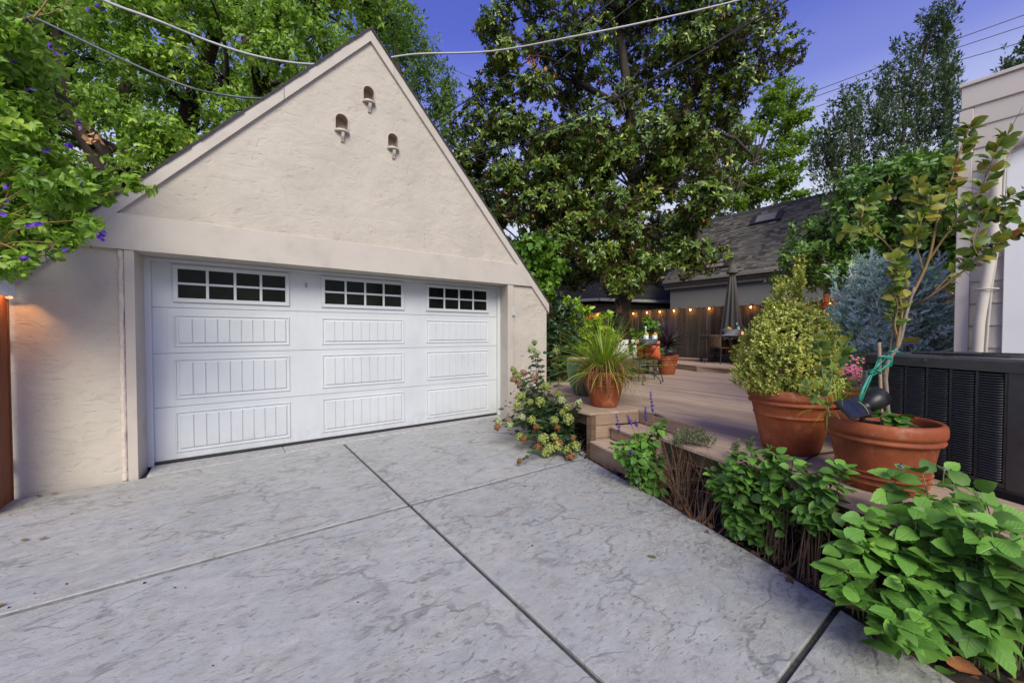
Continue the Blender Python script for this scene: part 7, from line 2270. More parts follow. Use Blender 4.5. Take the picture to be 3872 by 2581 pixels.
# yellow plant sign behind the cooling unit
ys = thing('warning_tag', 'small yellow and white tag on wire stakes behind cooling unit', 'sign', (6.499, 0.930, 1.296))
c = Vector((6.500, 0.932, 1.403))
mb = MB()
for s_ in (-1, 1):
    q = c + right * (.095 * s_)
    mb.tube([(q.x, q.y, 1.05), (q.x, q.y, c.z + .02)], .004, 5)
part('stake', mb, M['steel'], ys)
Mx = Matrix(((right.x, fwd.x, 0, c.x), (right.y, fwd.y, 0, c.y), (0, 0, 1, c.z), (0, 0, 0, 1)))
mb = MB()
mb.box(-.095, -.002, .002, .095, .002, .045, 0, Mx)
part('yellow_band', mb, M['yellow_sign'], ys)
mb = MB()
mb.box(-.095, -.002, -.035, .095, .002, .001, 0, Mx)
part('white_band', mb, M['label_white'], ys)

# ------------------------------------------------------------------ potted plants
rng = np.random.default_rng(100)


def rev_sprigs(rng, n, c, prof, shell=.72):
    """points on a rounded body of revolution; prof: [(height, radius)...]"""
    hs = np.array([p[0] for p in prof])
    rs_ = np.array([p[1] for p in prof])
    h = rng.uniform(hs[0], hs[-1], n * 3)
    r_ = np.interp(h, hs, rs_)
    keep = rng.random(n * 3) < r_ / rs_.max()
    h, r_ = h[keep][:n], r_[keep][:n]
    a = rng.uniform(0, 2 * pi, len(h))
    q = rng.uniform(shell ** 2, 1, len(h)) ** .5 * (1 + .10 * np.sin(a * 3 + h * 9) + .07 * np.sin(a * 7 - h * 14))
    P = np.stack([c[0] + r_ * q * np.cos(a), c[1] + r_ * q * np.sin(a), c[2] + h], 1)
    N = np.stack([np.cos(a), np.sin(a), .45 + 0 * a], 1)
    return P, unit(N)


def sprays(rng, P, A, k, size, along, ca=(.2, .9), tv=(.5, .2)):
    n = len(P)
    A2 = np.repeat(A, k, 0)
    t = np.tile(np.linspace(-.5, 1.0, k), n)[:, None] * along
    pr = unit(np.cross(A2, rdir(rng, n * k)))
    c = rng.uniform(ca[0], ca[1], n * k)[:, None]
    D = unit(A2 * c + pr * np.sqrt(1 - c * c))
    pos = np.repeat(P, k, 0) + A2 * t
    tint = np.clip(np.repeat(rng.normal(tv[0], tv[1], n), k) + rng.normal(0, tv[1] * .7, n * k), 0, 1)
    return pos, D, unit(A2 + rng.normal(size=(n * k, 3)) * .4), size * rng.uniform(.7, 1.25, n * k), tint


# variegated boxwood
bx_ = thing('boxwood', 'bushy cream and green boxwood tapering to thin shoots in the tall terracotta pot', 'shrub', (3.86, 1.267, .93))
cB = (3.83, 1.29, .99)
mb = MB()
mb.tube([(3.86, 1.267, .90), (3.85, 1.275, 1.3), (3.84, 1.28, 1.75)], [.035, .028, .012], 7)
for k in range(60):
    z = rng.uniform(1.0, 1.75)
    a = rng.uniform(0, 6.28)
    r_ = np.interp(z - .95, [0, .3, .6, .85], [.25, .26, .16, .08])
    mb.tube([(3.85, 1.275, z - .1), (3.85 + .5 * r_ * math.cos(a), 1.275 + .5 * r_ * math.sin(a), z), (3.85 + r_ * math.cos(a), 1.275 + r_ * math.sin(a), z + .06)], [.008, .006, .003], 4, False)
part('branches', mb, M['twig'], bx_)
P, A = rev_sprigs(rng, 3200, cB, [(0, .28), (.06, .34), (.2, .355), (.36, .345), (.5, .305), (.60, .245), (.68, .17), (.74, .09), (.78, .04)], .62)
P2, A2 = [], []
for (x, y, z0, z1, r_, k) in ((3.80, 1.33, 1.75, 1.95, .055, 60), (3.90, 1.24, 1.75, 2.13, .030, 70), (3.93, 1.24, 1.8, 1.95, .035, 40), (3.72, 1.40, 1.62, 1.78, .04, 30), (3.98, 1.17, 1.60, 1.76, .05, 40)):
    z = rng.uniform(z0, z1, k)
    P2.append(np.stack([x + rng.normal(size=k) * r_ * .6, y + rng.normal(size=k) * r_ * .6, z], 1))
    A2.append(unit(np.stack([rng.normal(size=k) * .5, rng.normal(size=k) * .5, np.ones(k)], 1)))
P = np.concatenate([P] + P2)
A = np.concatenate([A] + A2)
leaves('foliage', bx_, M['lf_box'], leaf_tpl(.30, .10, .10, 1), *sprays(rng, P, unit(A + rng.normal(size=A.shape) * .35 + np.array([0, 0, .3])), 10, .021, .045, (.15, .9), (.50, .20)))

# blue juniper
jn = thing('blue_juniper', 'feathery silvery blue juniper rising behind the cooling unit', 'shrub', (7.65, 1.33, -.07))
mb = MB()
mb.tube([(7.65, 1.33, -.07), (7.64, 1.33, 1.2), (7.62, 1.34, 2.3)], [.07, .05, .015], 8)
part('trunk', mb, M['bark'], jn)
P, A = rev_sprigs(rng, 1500, (7.64, 1.335, .75), [(0, .44), (.25, .54), (.6, .58), (1.0, .51), (1.3, .37), (1.55, .19), (1.72, .09)], .55)
k = 60
P2 = np.stack([7.60 + rng.normal(size=k) * .30, 1.36 + rng.normal(size=k) * .30, rng.uniform(2.0, 2.42, k)], 1)
P = np.concatenate([P, P2])
A = np.concatenate([A, np.tile([[0, 0, 1.]], (k, 1))])
A = unit(A * .8 + np.array([0, 0, .55]) + rng.normal(size=A.shape) * .35)
# each spray: a fan of thin scale-leaf shoots
pos, D, U, S, T = sprays(rng, P, A, 13, .10, .17, (.6, .97), (.5, .24))
V1 = (pos, D, U, S, T)
n2 = len(pos)
pos2 = np.repeat(pos + D * S[:, None] * .5, 2, 0)
D2 = unit(np.repeat(D, 2, 0) + rng.normal(size=(n2 * 2, 3)) * .45)
leaves('foliage', jn, M['lf_juniper'], leaf_tpl(.13, .04, .05, 0), np.concatenate([pos, pos2]), np.concatenate([D, D2]), np.concatenate([U, np.repeat(U, 2, 0)]), np.concatenate([S, np.repeat(S, 2) * .6]), np.concatenate([T, np.repeat(T, 2)]))


def blades(rng, base, n, L, w, el, arch_, seg=7, tw=.15, spread_r=.06, az=None):
    """arching strap leaves: returns V, F, tint"""
    V, F, T = [], [], []
    for i in range(n):
        a = rng.uniform(0, 2 * pi) if az is None else az[i]
        e = rng.uniform(*el)
        l_ = L * rng.uniform(.65, 1.15)
        ww = w * rng.uniform(.7, 1.2)
        k = rng.uniform(*arch_)
        p = np.array(base) + np.array([math.cos(a), math.sin(a), 0]) * rng.uniform(0, spread_r)
        side = np.array([-math.sin(a), math.cos(a), 0]) + rng.normal(size=3) * tw
        side /= np.linalg.norm(side)
        tint = np.clip(rng.normal(.5, .22), 0, 1)
        b = len(V)
        ang = e
        for s_ in range(seg + 1):
            t = s_ / seg
            wd = ww * (1 - t ** 2.2) * (.75 + .5 * min(t * 3, 1) * .5)
            V += [tuple(p - side * wd / 2), tuple(p + np.array([0, 0, -.15 * wd])), tuple(p + side * wd / 2)]
            T += [np.clip(tint + .5 * max(0, t - .7), 0, 1)] * 3
            p = p + np.array([math.cos(a) * math.cos(ang), math.sin(a) * math.cos(ang), math.sin(ang)]) * l_ / seg
            ang -= k / seg * (1 + t)
        for s_ in range(seg):
            q = b + s_ * 3
            F += [(q, q + 1, q + 4), (q, q + 4, q + 3), (q + 1, q + 2, q + 5), (q + 1, q + 5, q + 4)]
    return np.array(V), np.array(F), np.array(T)


gp = thing('strappy_grass', 'fountain of green strap leaves with dead straw skirt in pot', 'plant', (4.174, 3.553, .94))
o3 = np.array(off(gp))
for (nm, m_, args) in (('blades', 'lf_grass', (430, .86, .016, (.15, 1.5), (.15, 1.15))), ('dead_blades', 'lf_straw', (280, .74, .010, (.1, 1.2), (2.2, 3.6)))):
    V, F, T = blades(rng, (4.174, 3.553, .95), args[0], args[1], args[2], args[3], args[4], 8, .2, .09)
    part(nm, npmesh(nm, V - o3, F, M[m_], T, True), None, gp, kind='stuff')

# purple cordyline with each strap leaf an object
cd = thing('spiky_plant', 'spiky dark purple strap leaved plant in a distant terracotta pot', 'plant', (8.45, 5.30, .98))
mb = MB()
mb.tube([(8.45, 5.30, .95), (8.45, 5.30, 1.32)], [.05, .035], 9)
part('stem', mb, M['bark_dark'], cd)
strap = MB()
V, F = [], []
for s_ in range(7):
    t = s_ / 6
    wd = .5 * (.45 + .55 * math.sin(pi * min(1, t * 1.4 + .15))) * (1 - t ** 3)
    z = -.18 * t * t
    V += [(-wd, t, z), (0, t, z - .12 * wd), (wd, t, z)]
for s_ in range(6):
    q = s_ * 3
    F += [(q, q + 1, q + 4, q + 3), (q + 1, q + 2, q + 5, q + 4)]
strap.add(V, F, True)
sme = strap.mesh('leaf')
setm(sme, M['lf_cord'])
for i in range(86):
    a = i * 2.39996
    f = i / 85
    el_ = 1.45 - 1.75 * f ** 1.25 + rng.uniform(-.1, .1)
    L_ = .58 + .14 * math.sin(pi * f) + rng.uniform(-.06, .06)
    d = Vector((math.cos(a) * math.cos(el_), math.sin(a) * math.cos(el_), math.sin(el_)))
    z_ = Vector((-math.cos(a) * math.sin(el_), -math.sin(a) * math.sin(el_), math.cos(el_)))
    x_ = d.cross(z_)
    Rm = Matrix(((x_.x, d.x, z_.x, 0), (x_.y, d.y, z_.y, 0), (x_.z, d.z, z_.z, .34 - .10 * f), (0, 0, 0, 1)))
    inst('leaf', sme, cd, Rm @ Matrix.Diagonal((.042, L_, .6 * L_ if f > .5 else .35 * L_, 1)))

# pink flowers
pk = thing('pink_flowers', 'bushy plant with small bright pink flower heads beside the boxwood', 'flowers', (4.90, 1.17, .90))
cl = [((4.88, 1.18, 1.08), (.20, .20, .16), 1.0), ((4.80, 1.15, 1.22), (.14, .14, .10), .6), ((4.95, 1.20, 1.25), (.12, .12, .1), .5)]
arr, sb = rosettes(rng, cl, 130, 7, .034, .1, .6, .8, .6, .03, (.1, .9))
leaves('foliage', pk, M['lf_vine'], leaf_tpl(.22, .06, .1, 0), *arr)
pet = MB()
for k in range(9):
    a = k * 2.4
    r_ = .012 * math.sqrt(k)
    for j in range(5):
        b_ = j * 1.2566 + a
        c0_ = (r_ * math.cos(a) * 2.2, r_ * math.sin(a) * 2.2, .012 - r_ * .4)
        pet.add([(c0_[0], c0_[1], c0_[2]), (c0_[0] + .011 * math.cos(b_ - .45), c0_[1] + .011 * math.sin(b_ - .45), c0_[2] + .003), (c0_[0] + .014 * math.cos(b_), c0_[1] + .014 * math.sin(b_), c0_[2] + .002), (c0_[0] + .011 * math.cos(b_ + .45), c0_[1] + .011 * math.sin(b_ + .45), c0_[2] + .003)], [(0, 1, 2, 3)])
pmm = pet.mesh('flower_head')
setm(pmm, M['pink'])
for p in ((4.511, 1.023, 1.239), (4.545, 0.998, 1.255), (4.432, 1.081, 1.224), (4.397, 1.105, 1.185), (4.356, 1.074, 1.182), (4.399, 1.042, 1.197), (4.421, 1.026, 1.178), (4.470, 0.989, 1.167), (4.550, 0.992, 1.150), (4.563, 0.982, 1.131), (4.519, 1.015, 1.142), (4.479, 0.982, 1.113), (4.460, 0.995, 1.082), (4.369, 1.126, 1.201), (4.576, 0.974, 1.158)):
    d = Vector((-.35, -.55, .6)) + Vector(rng.normal(size=3) * .35)
    q = Vector(p) - Vector(off(pk))
    inst('flower_head', pmm, pk, Matrix.Translation(q) @ d.to_track_quat('Z', 'Y').to_matrix().to_4x4() @ Matrix.Scale(rng.uniform(.7, 1.0), 4))

# ------------------------------------------------------------------ blueberry in the wide pot
bb = thing('blueberry_bush', 'leggy blueberry with green and reddening leaves tied to a stake', 'bush', (3.519, .645, .90))
ob = Vector(off(bb))
lf = MB()
tv, tf = leaf_tpl(.34, .10, .12, 2)
lf.add([tuple(p) for p in tv], [tuple(f) for f in tf], True)
lfm = lf.mesh('leaf')
setm(lfm, M['lf_blue'])
branches = [
    ([(3.544, 0.608, 0.922), (3.510, 0.614, 1.113), (3.477, 0.616, 1.258), (3.488, 0.598, 1.330), (3.528, 0.559, 1.441), (3.550, 0.535, 1.615), (3.581, 0.505, 1.794)], .0145, .008, 2.0, 0, 'twig_grey'),
    ([(3.514, 0.569, 1.415), (3.558, 0.555, 1.644), (3.565, 0.592, 1.858), (3.621, 0.582, 2.069), (3.696, 0.532, 2.248), (3.719, 0.520, 2.436), (3.714, 0.551, 2.562)], .009, .003, .22, 40, 'stem_olive'),
    ([(3.569, 0.524, 1.711), (3.626, 0.451, 1.961), (3.672, 0.424, 2.191), (3.691, 0.389, 2.348), (3.712, 0.354, 2.547), (3.748, 0.320, 2.711), (3.760, 0.301, 2.801)], .009, .003, .35, 44, 'stem_olive'),
    ([(3.633, 0.446, 1.972), (3.650, 0.376, 2.121), (3.681, 0.319, 2.237), (3.753, 0.245, 2.396), (3.791, 0.198, 2.597), (3.842, 0.151, 2.711)], .007, .0025, .25, 46, 'stem_olive'),
    ([(3.575, 0.506, 1.682), (3.551, 0.438, 1.723), (3.583, 0.331, 1.838), (3.626, 0.240, 1.945), (3.688, 0.160, 2.042), (3.742, 0.073, 2.140)], .008, .003, .50, 26, 'twig'),
    ([(3.609, 0.589, 2.005), (3.563, 0.651, 2.117), (3.543, 0.704, 2.177), (3.526, 0.756, 2.244), (3.565, 0.754, 2.355), (3.639, 0.702, 2.445), (3.676, 0.676, 2.481)], .005, .002, .30, 26, 'stem_olive'),
    ([(3.542, 0.704, 2.168), (3.501, 0.772, 2.185), (3.450, 0.835, 2.199)], .003, .002, .45, 6, 'stem_olive'),
    ([(3.681, 0.319, 2.237), (3.708, 0.250, 2.243), (3.719, 0.192, 2.254), (3.749, 0.122, 2.305), (3.775, 0.054, 2.341)], .005, .002, .15, 24, 'stem_olive'),
    ([(3.650, 0.376, 2.121), (3.684, 0.290, 2.180), (3.718, 0.216, 2.216), (3.737, 0.127, 2.185)], .005, .002, .25, 18, 'stem_olive'),
    ([(3.574, 0.532, 1.712), (3.438, 0.524, 1.840), (3.376, 0.535, 1.917), (3.305, 0.563, 1.953)], .004, .002, .2, 16, 'stem_olive'),
    ([(3.599, 0.470, 1.903), (3.510, 0.489, 2.060), (3.513, 0.478, 2.167), (3.525, 0.447, 2.296), (3.533, 0.431, 2.374)], .004, .002, .2, 22, 'stem_olive'),
    ([(3.528, 0.559, 1.441), (3.532, 0.584, 1.557), (3.549, 0.575, 1.685), (3.500, 0.601, 1.792)], .006, .002, .35, 8, 'stem_olive'),
    ([(3.497, 0.612, 1.172), (3.534, 0.603, 1.400), (3.582, 0.597, 1.572), (3.612, 0.579, 1.717)], .005, .003, .6, 6, 'stem_olive'),
    ([(3.044, 0.791, 0.983), (3.005, 0.812, 1.188), (2.990, 0.828, 1.359), (2.974, 0.842, 1.446), (2.957, 0.857, 1.527)], .005, .002, .22, 20, 'stem_green'),
    ([(3.035, 0.802, 1.133), (3.086, 0.780, 1.268), (3.140, 0.756, 1.371), (3.198, 0.728, 1.481)], .004, .002, .22, 13, 'stem_green'),
    ([(3.007, 0.782, 1.008), (2.915, 0.802, 1.090), (2.849, 0.827, 1.141), (2.798, 0.853, 1.184)], .004, .002, .25, 12, 'stem_green'),
    ([(3.626, 0.240, 1.945), (3.580, 0.263, 2.028), (3.598, 0.252, 2.119), (3.614, 0.243, 2.183)], .003, .002, .2, 9, 'stem_olive'),
    ([(3.551, 0.438, 1.723), (3.580, 0.382, 1.809), (3.627, 0.325, 1.913), (3.672, 0.269, 1.976)], .003, .002, .4, 8, 'stem_olive'),
]
wood = {}
nl = 0
extra = []
branches.sort(key=lambda q: -q[1] if 'green' not in q[5] else -1)
for (pts, r0, r1, t0, k, mname) in branches:
    P = [np.array(p) for p in pts]
    # smooth the polyline
    fine = []
    for i in range(len(P) - 1):
        p0, p1, p2, p3 = P[max(0, i - 1)], P[i], P[i + 1], P[min(len(P) - 1, i + 2)]
        for j in range(5):
            t = j / 5
            fine.append(.5 * ((2 * p1) + (-p0 + p2) * t + (2 * p0 - 5 * p1 + 4 * p2 - p3) * t * t + (-p0 + 3 * p1 - 3 * p2 + p3) * t ** 3))
    fine.append(P[-1])
    nf = len(fine)
    wood.setdefault(mname, MB()).tube([tuple(p) for p in fine], [r0 + (r1 - r0) * i / (nf - 1) for i in range(nf)], 7)
    k = int(k * 1.9)
    for j in range(k):
        t = t0 + (1 - t0) * (j + rng.uniform(0, .9)) / k
        q = min(nf - 2, int(t * (nf - 1)))
        base = Vector(fine[q]) - ob
        ax = Vector(fine[min(nf - 1, q + 1)] - fine[q]).normalized()
        s_ = ax.cross(Vector(rng.normal(size=3))).normalized()
        d = (s_ * .85 + ax * rng.uniform(.2, .8) + Vector((0, 0, rng.uniform(-.25, .2)))).normalized()
        up = Vector((-.62, -.70, .45)) + Vector(rng.normal(size=3) * .50)
        x_ = d.cross(up).normalized()
        z_ = x_.cross(d)
        L_ = rng.uniform(.046, .082) * (1.0 if 'green' not in mname else .85)
        tw = base + s_ * rng.uniform(0, .018)
        if nl >= 298:
            extra.append((tuple(tw + ob), tuple(d), tuple(z_), L_))
            continue
        inst('leaf', lfm, bb, Matrix(((x_.x, d.x, z_.x, tw.x), (x_.y, d.y, z_.y, tw.y), (x_.z, d.z, z_.z, tw.z), (0, 0, 0, 1))) @ Matrix.Diagonal((L_ * 1.05, L_, L_, 1)))
        nl += 1
for mname, mb in wood.items():
    part('trunk' if mname == 'twig_grey' else 'branch', mb, M[mname], bb)
ex = [np.array([e[i] for e in extra]) for i in range(4)]
leaves('small_leaves', bb, M['lf_blue_small'], leaf_tpl(.34, .10, .12, 2), ex[0], ex[1], ex[2], ex[3], rng.uniform(.2, .9, len(extra)), 'stuff')
# wispy bare side twigs
mb = MB()
for (pts, r0, r1, t0, k, mname) in branches[4:12]:
    for _ in range(7):
        i = rng.integers(1, len(pts) - 1)
        p = np.array(pts[i]) + (np.array(pts[i + 1]) - np.array(pts[i])) * rng.random()
        d = rng.normal(size=3) * .05 + np.array([0, 0, .02])
        mb.tube([tuple(p), tuple(p + d * .6), tuple(p + d + rng.normal(size=3) * .015)], [.0022, .0018, .001], 4, False)
part('side_twigs', mb, M['twig'], bb, None, 'stuff')
# a few dark berries
mb = MB()
for p in ((3.653, 0.315, 2.270), (3.681, 0.295, 2.260), (3.708, 0.250, 2.280), (3.722, 0.138, 2.169), (3.538, 0.748, 2.289)):
    for _ in range(2):
        mb.ball(tuple(np.array(p) + rng.normal(size=3) * .008), .0065, 7, 5)
m_berry = plain('dusky blue berry', (.05, .06, .13), .6, .2)
part('berries', mb, m_berry, bb, None, 'stuff')
# low leaves in the pot
cl = [((3.469, 0.565, 0.940), (.09, .07, .02), 1.0), ((3.498, 0.643, 0.966), (.07, .06, .025), .7)]
arr, sb = rosettes(rng, cl, 9, 4, .07, .1, .4, 1.0, .3, .01, (.0, .3))
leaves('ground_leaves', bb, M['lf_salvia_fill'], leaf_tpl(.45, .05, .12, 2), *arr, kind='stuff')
# thin grassy weeds hanging over the rim
V, F, T = blades(rng, (3.215, 0.792, 1.047), 26, .30, .006, (.5, 1.4), (.6, 2.0), 7, .2, .05)
V2, F2, T2 = blades(rng, (2.996, 0.790, 0.989), 7, .26, .0045, (.1, .6), (.8, 2.0), 7, .2, .03, [2.6 + .2 * i for i in range(7)])
part('weeds', npmesh('weeds', np.concatenate([V, V2]) - np.array(off(bb)), np.concatenate([F, F2 + len(V)]), M['lf_grass'], np.concatenate([T, T2]), True), None, bb, None, 'stuff')
# wooden stake and green tape
st = thing('plant_stake', 'pale bamboo stake pushed into the wide pot beside blueberry trunk', 'stake', (3.457, 0.623, 0.931))
mb = MB()
mb.tube([(3.457, 0.622, 0.903), (3.451, 0.633, 1.173), (3.448, 0.643, 1.440)], [.0085, .009, .0095], 8)
m_st = plain('weathered stake wood', (.34, .23, .16), .8, .25, 40, .3)
part('rod', mb, m_st, st)
tp_ = thing('tie_tape', 'green plastic tape tying blueberry trunk to its stake', 'tape', (3.298, 0.670, 1.125))
mb = MB()


def ribbon(mb, pts, w, tw=0.0):
    V, F = [], []
    P = [Vector(p) for p in pts]
    for i, p in enumerate(P):
        t = (P[min(i + 1, len(P) - 1)] - P[max(0, i - 1)]).normalized()
        s_ = t.cross(fwd).normalized()
        a = tw * i
        s_ = s_ * math.cos(a) + t.cross(s_) * math.sin(a)
        V += [tuple(p - s_ * w / 2), tuple(p + s_ * w / 2)]
    for i in range(len(P) - 1):
        F.append((2 * i, 2 * i + 1, 2 * i + 3, 2 * i + 2))
    mb.add(V, F, True)


ribbon(mb, [(3.422, 0.585, 1.361), (3.403, 0.623, 1.312), (3.336, 0.646, 1.264), (3.279, 0.661, 1.205), (3.228, 0.673, 1.145), (3.179, 0.682, 1.066)], .016, .12)
ribbon(mb, [(3.404, 0.635, 1.340), (3.345, 0.640, 1.278), (3.295, 0.650, 1.211), (3.234, 0.667, 1.117), (3.187, 0.675, 1.053)], .013, -.15)
ribbon(mb, [(3.359, 0.631, 1.342), (3.377, 0.606, 1.353), (3.430, 0.578, 1.336), (3.453, 0.586, 1.296), (3.399, 0.613, 1.285)], .018, .1)
ribbon(mb, [(3.389, 0.607, 1.275), (3.335, 0.634, 1.259), (3.291, 0.654, 1.249), (3.273, 0.655, 1.267), (3.300, 0.635, 1.272), (3.349, 0.611, 1.244)], .013, .2)
ribbon(mb, [(3.425, 0.596, 1.380), (3.449, 0.566, 1.386), (3.490, 0.548, 1.375)], .012, 0)
ribbon(mb, [(3.435, 0.575, 1.336), (3.412, 0.591, 1.297), (3.353, 0.621, 1.259), (3.313, 0.644, 1.232)], .009, .1)
tb = part('tape', mb, M['tie'], tp_)
md = tb.modifiers.new('thick', 'SOLIDIFY')
md.thickness = .0012

# ------------------------------------------------------------------ hydrangea beside the steps
hy = thing('hydrangea', 'sprawling hydrangea with green and brown flower heads by the steps', 'shrub', (3.75, 4.2, -.05))
oh = np.array(off(hy))
hd = {}
for mname in ('h_cream', 'h_green', 'h_pink', 'h_brown'):
    mb = MB()
    rr = np.random.default_rng(3)
    for k in range(120):
        d = rdir(rr, 1)[0]
        if d[2] < -.5: continue
        p = d * np.array([.068, .068, .08]) * rr.uniform(.82, 1.08)
        z_ = Vector(d + rr.normal(size=3) * .4).normalized()
        x_ = z_.orthogonal().normalized()
        y_ = z_.cross(x_)
        s_ = .015 * rr.uniform(.8, 1.3)
        q = Vector(p)
        mb.add([tuple(q + x_ * s_), tuple(q + y_ * s_ + z_ * s_ * .3), tuple(q - x_ * s_), tuple(q - y_ * s_ + z_ * s_ * .3)], [(0, 1, 2, 3)])
    mb.ball((0, 0, 0), .045, 8, 6)
    hd[mname] = mb.mesh('flower_head')
    setm(hd[mname], M[mname])
heads = [((3.570, 4.324, 1.369), .7, 'h_green'), ((3.539, 4.344, 1.264), .95, 'h_cream'), ((3.603, 4.296, 1.220), .8, 'h_cream'), ((4.024, 4.359, 1.231), .85, 'h_green'), ((3.146, 4.254, 1.011), .7, 'h_green'),
         ((3.183, 4.224, 0.929), .9, 'h_green'), ((3.316, 4.251, 0.942), .9, 'h_pink'), ((3.436, 4.161, 0.882), 1.0, 'h_pink'), ((3.149, 4.248, 0.870), .8, 'h_pink'), ((3.206, 4.205, 0.823), .75, 'h_pink'), ((3.561, 4.067, 0.762), 1.05, 'h_green'),
         ((3.162, 4.109, 0.662), 1.1, 'h_green'), ((3.093, 4.095, 0.556), .95, 'h_green'), ((3.263, 4.033, 0.587), .7, 'h_green'), ((3.306, 3.878, 0.610), 1.05, 'h_green'), ((3.773, 4.032, 0.638), .9, 'h_green'), ((3.599, 3.787, 0.605), .95, 'h_cream'), ((3.566, 3.439, 0.634), .7, 'h_cream'),
         ((2.836, 4.155, 0.372), .8, 'h_cream'), ((2.798, 4.119, 0.300), .75, 'h_brown'), ((2.965, 4.122, 0.373), .65, 'h_pink'), ((3.050, 3.937, 0.428), .7, 'h_cream'), ((2.948, 4.071, 0.316), .8, 'h_cream'), ((3.148, 3.864, 0.389), .9, 'h_green'), ((3.197, 3.826, 0.306), .7, 'h_brown'),
         ((3.381, 3.693, 0.384), .95, 'h_green'), ((3.411, 3.668, 0.295), .7, 'h_brown'), ((3.513, 3.600, 0.539), .8, 'h_green'), ((3.311, 3.615, 0.199), .9, 'h_green'), ((3.454, 3.516, 0.428), 1.1, 'h_green'), ((3.467, 3.632, 0.489), .7, 'h_green'), ((2.995, 3.909, 0.191), .85, 'h_green'), ((3.003, 3.840, 0.177), .7, 'h_brown'),
         ((3.099, 3.585, 0.218), 1.15, 'h_green'), ((3.051, 3.618, 0.112), .8, 'h_brown'), ((3.128, 3.499, 0.106), 1.05, 'h_green'), ((3.089, 3.526, 0.064), .95, 'h_green'), ((3.242, 3.478, 0.154), 1.05, 'h_brown'), ((3.204, 3.444, 0.137), .95, 'h_green'), ((3.365, 3.387, 0.102), .85, 'h_green'),
         ((3.244, 3.264, 0.060), .85, 'h_brown'), ((3.300, 3.372, 0.090), .9, 'h_green'), ((3.495, 3.479, 0.177), .5, 'h_brown'), ((2.655, 3.466, 0.060), .55, 'h_brown'), ((3.345, 3.279, 0.162), .9, 'h_green')]
hc = [np.array(h[0]) for h in heads]
mb = MB()
LP, LD, LU, LS, LT = [], [], [], [], []
for (p, sc_, mname) in heads:
    q = Vector(p)
    d = Vector((-.25, -.35, .6)) + Vector(rng.normal(size=3) * .3)
    inst('flower_head', hd[mname], hy, Matrix.Translation(q - Vector(oh)) @ d.to_track_quat('Z', 'Y').to_matrix().to_4x4() @ Matrix.Scale(sc_ * .84, 4))
    y0 = float(np.clip(p[1] + rng.normal() * .2, 3.75, 5.0))
    base = np.array([3.70 + (y0 - 3.75) * .30 + rng.uniform(-.05, .15), y0, -.05])
    b_, e_ = base, np.array(p)
    mid_ = (b_ + e_) / 2 + np.array([rng.normal() * .05, rng.normal() * .05, .10 + .1 * abs(e_[0] - b_[0])])
    pts = [tuple(b_ * (1 - t) ** 2 + mid_ * 2 * t * (1 - t) + e_ * t * t) for t in np.linspace(0, 1, 8)]
    mb.tube(pts, [.0055 - .003 * t for t in np.linspace(0, 1, 8)], 5, False)
    for t in np.linspace(.35, .97, 10):
        c = b_ * (1 - t) ** 2 + mid_ * 2 * t * (1 - t) + e_ * t * t
        a = rng.uniform(0, 6.28)
        for s_ in (0, pi):
            dd = np.array([math.cos(a + s_), math.sin(a + s_), rng.uniform(-.25, .35)])
            LP.append(c)
            LD.append(dd)
            LU.append(np.array([-.25, -.4, 1.0]) + rng.normal(size=3) * .35)
            LS.append(rng.uniform(.06, .105))
            LT.append(np.clip(rng.normal(.5, .22), 0, 1))
part('stems', mb, M['twig'], hy, None, 'stuff')
# more leaves deeper in the plant
for _ in range(1150):
    i = rng.integers(len(hc))
    t = rng.uniform(.15, .8)
    c = hc[i] * t + np.array([4.05, 4.75, .25]) * (1 - t) + rng.normal(size=3) * .09
    if c[2] < .03: c[2] = .03 + rng.uniform(0, .1)
    LP.append(c)
    LD.append(np.array([rng.normal(), rng.normal(), rng.uniform(-.4, .4)]))
    LU.append(np.array([-.25, -.4, 1.0]) + rng.normal(size=3) * .4)
    LS.append(rng.uniform(.05, .095))
    LT.append(np.clip(rng.normal(.35, .22), 0, 1))
leaves('foliage', hy, M['lf_hyd'], leaf_tpl(.27, .07, .14, 2), np.array(LP), np.array(LD), np.array(LU), np.array(LS), np.array(LT))
mb = MB()
for _ in range(34):
    p = np.array([4.0, 4.2, .05]) + rng.normal(size=3) * np.array([.18, .35, .02])
    pts = [tuple(p)]
    d = np.array([rng.normal() * .05 - .03, -.06 + rng.normal() * .05, .05])
    for s_ in range(6):
        d = d + rng.normal(size=3) * .02 + np.array([0, 0, -.012])
        p = p + d
        p[2] = max(p[2], 0.0)
        pts.append(tuple(p))
    mb.tube(pts, [.0045, .004, .0035, .003, .0025, .002, .0015], 4, False)
part('bare_twigs', mb, M['twig'], hy, None, 'stuff')

# ------------------------------------------------------------------ sage plants in the bed
N_ = 11
salms = []
for (dr, curl, asym) in ((.16, .10, .0), (.42, .03, .06), (.28, .16, -.07)):
    V, F = [], []
    for j in range(N_ + 1):                       # toothed leaf: midrib and two raised halves
        t = j / N_
        w = .40 * (math.sin(pi * t ** .72) ** .80) * (1 - .18 * t) if 0 < t < 1 else 0.0
        tooth = .014 * (1 if j % 2 else -1) if 0 < j < N_ else 0
        z = -dr * t * t
        k_ = w / .40
        sx = asym * t * t
        wv = .018 * math.sin(j * 2.1 + dr * 9)
        V += [(sx - (w + tooth), t + .012 * (j % 2), z + curl * k_ - .06 * k_ * t + wv), (sx, t, z), (sx + (w + tooth), t + .012 * (j % 2), z + curl * k_ - .06 * k_ * t - wv)]
    for j in range(N_):
        for i in range(2):
            a = j * 3 + i
            F.append((a, a + 1, a + 4, a + 3))
    sl_ = MB()
    sl_.add(V, F, True)
    me_ = sl_.mesh('leaf')
    setm(me_, M['lf_salvia'])
    salms.append(me_)
salm = salms[0]


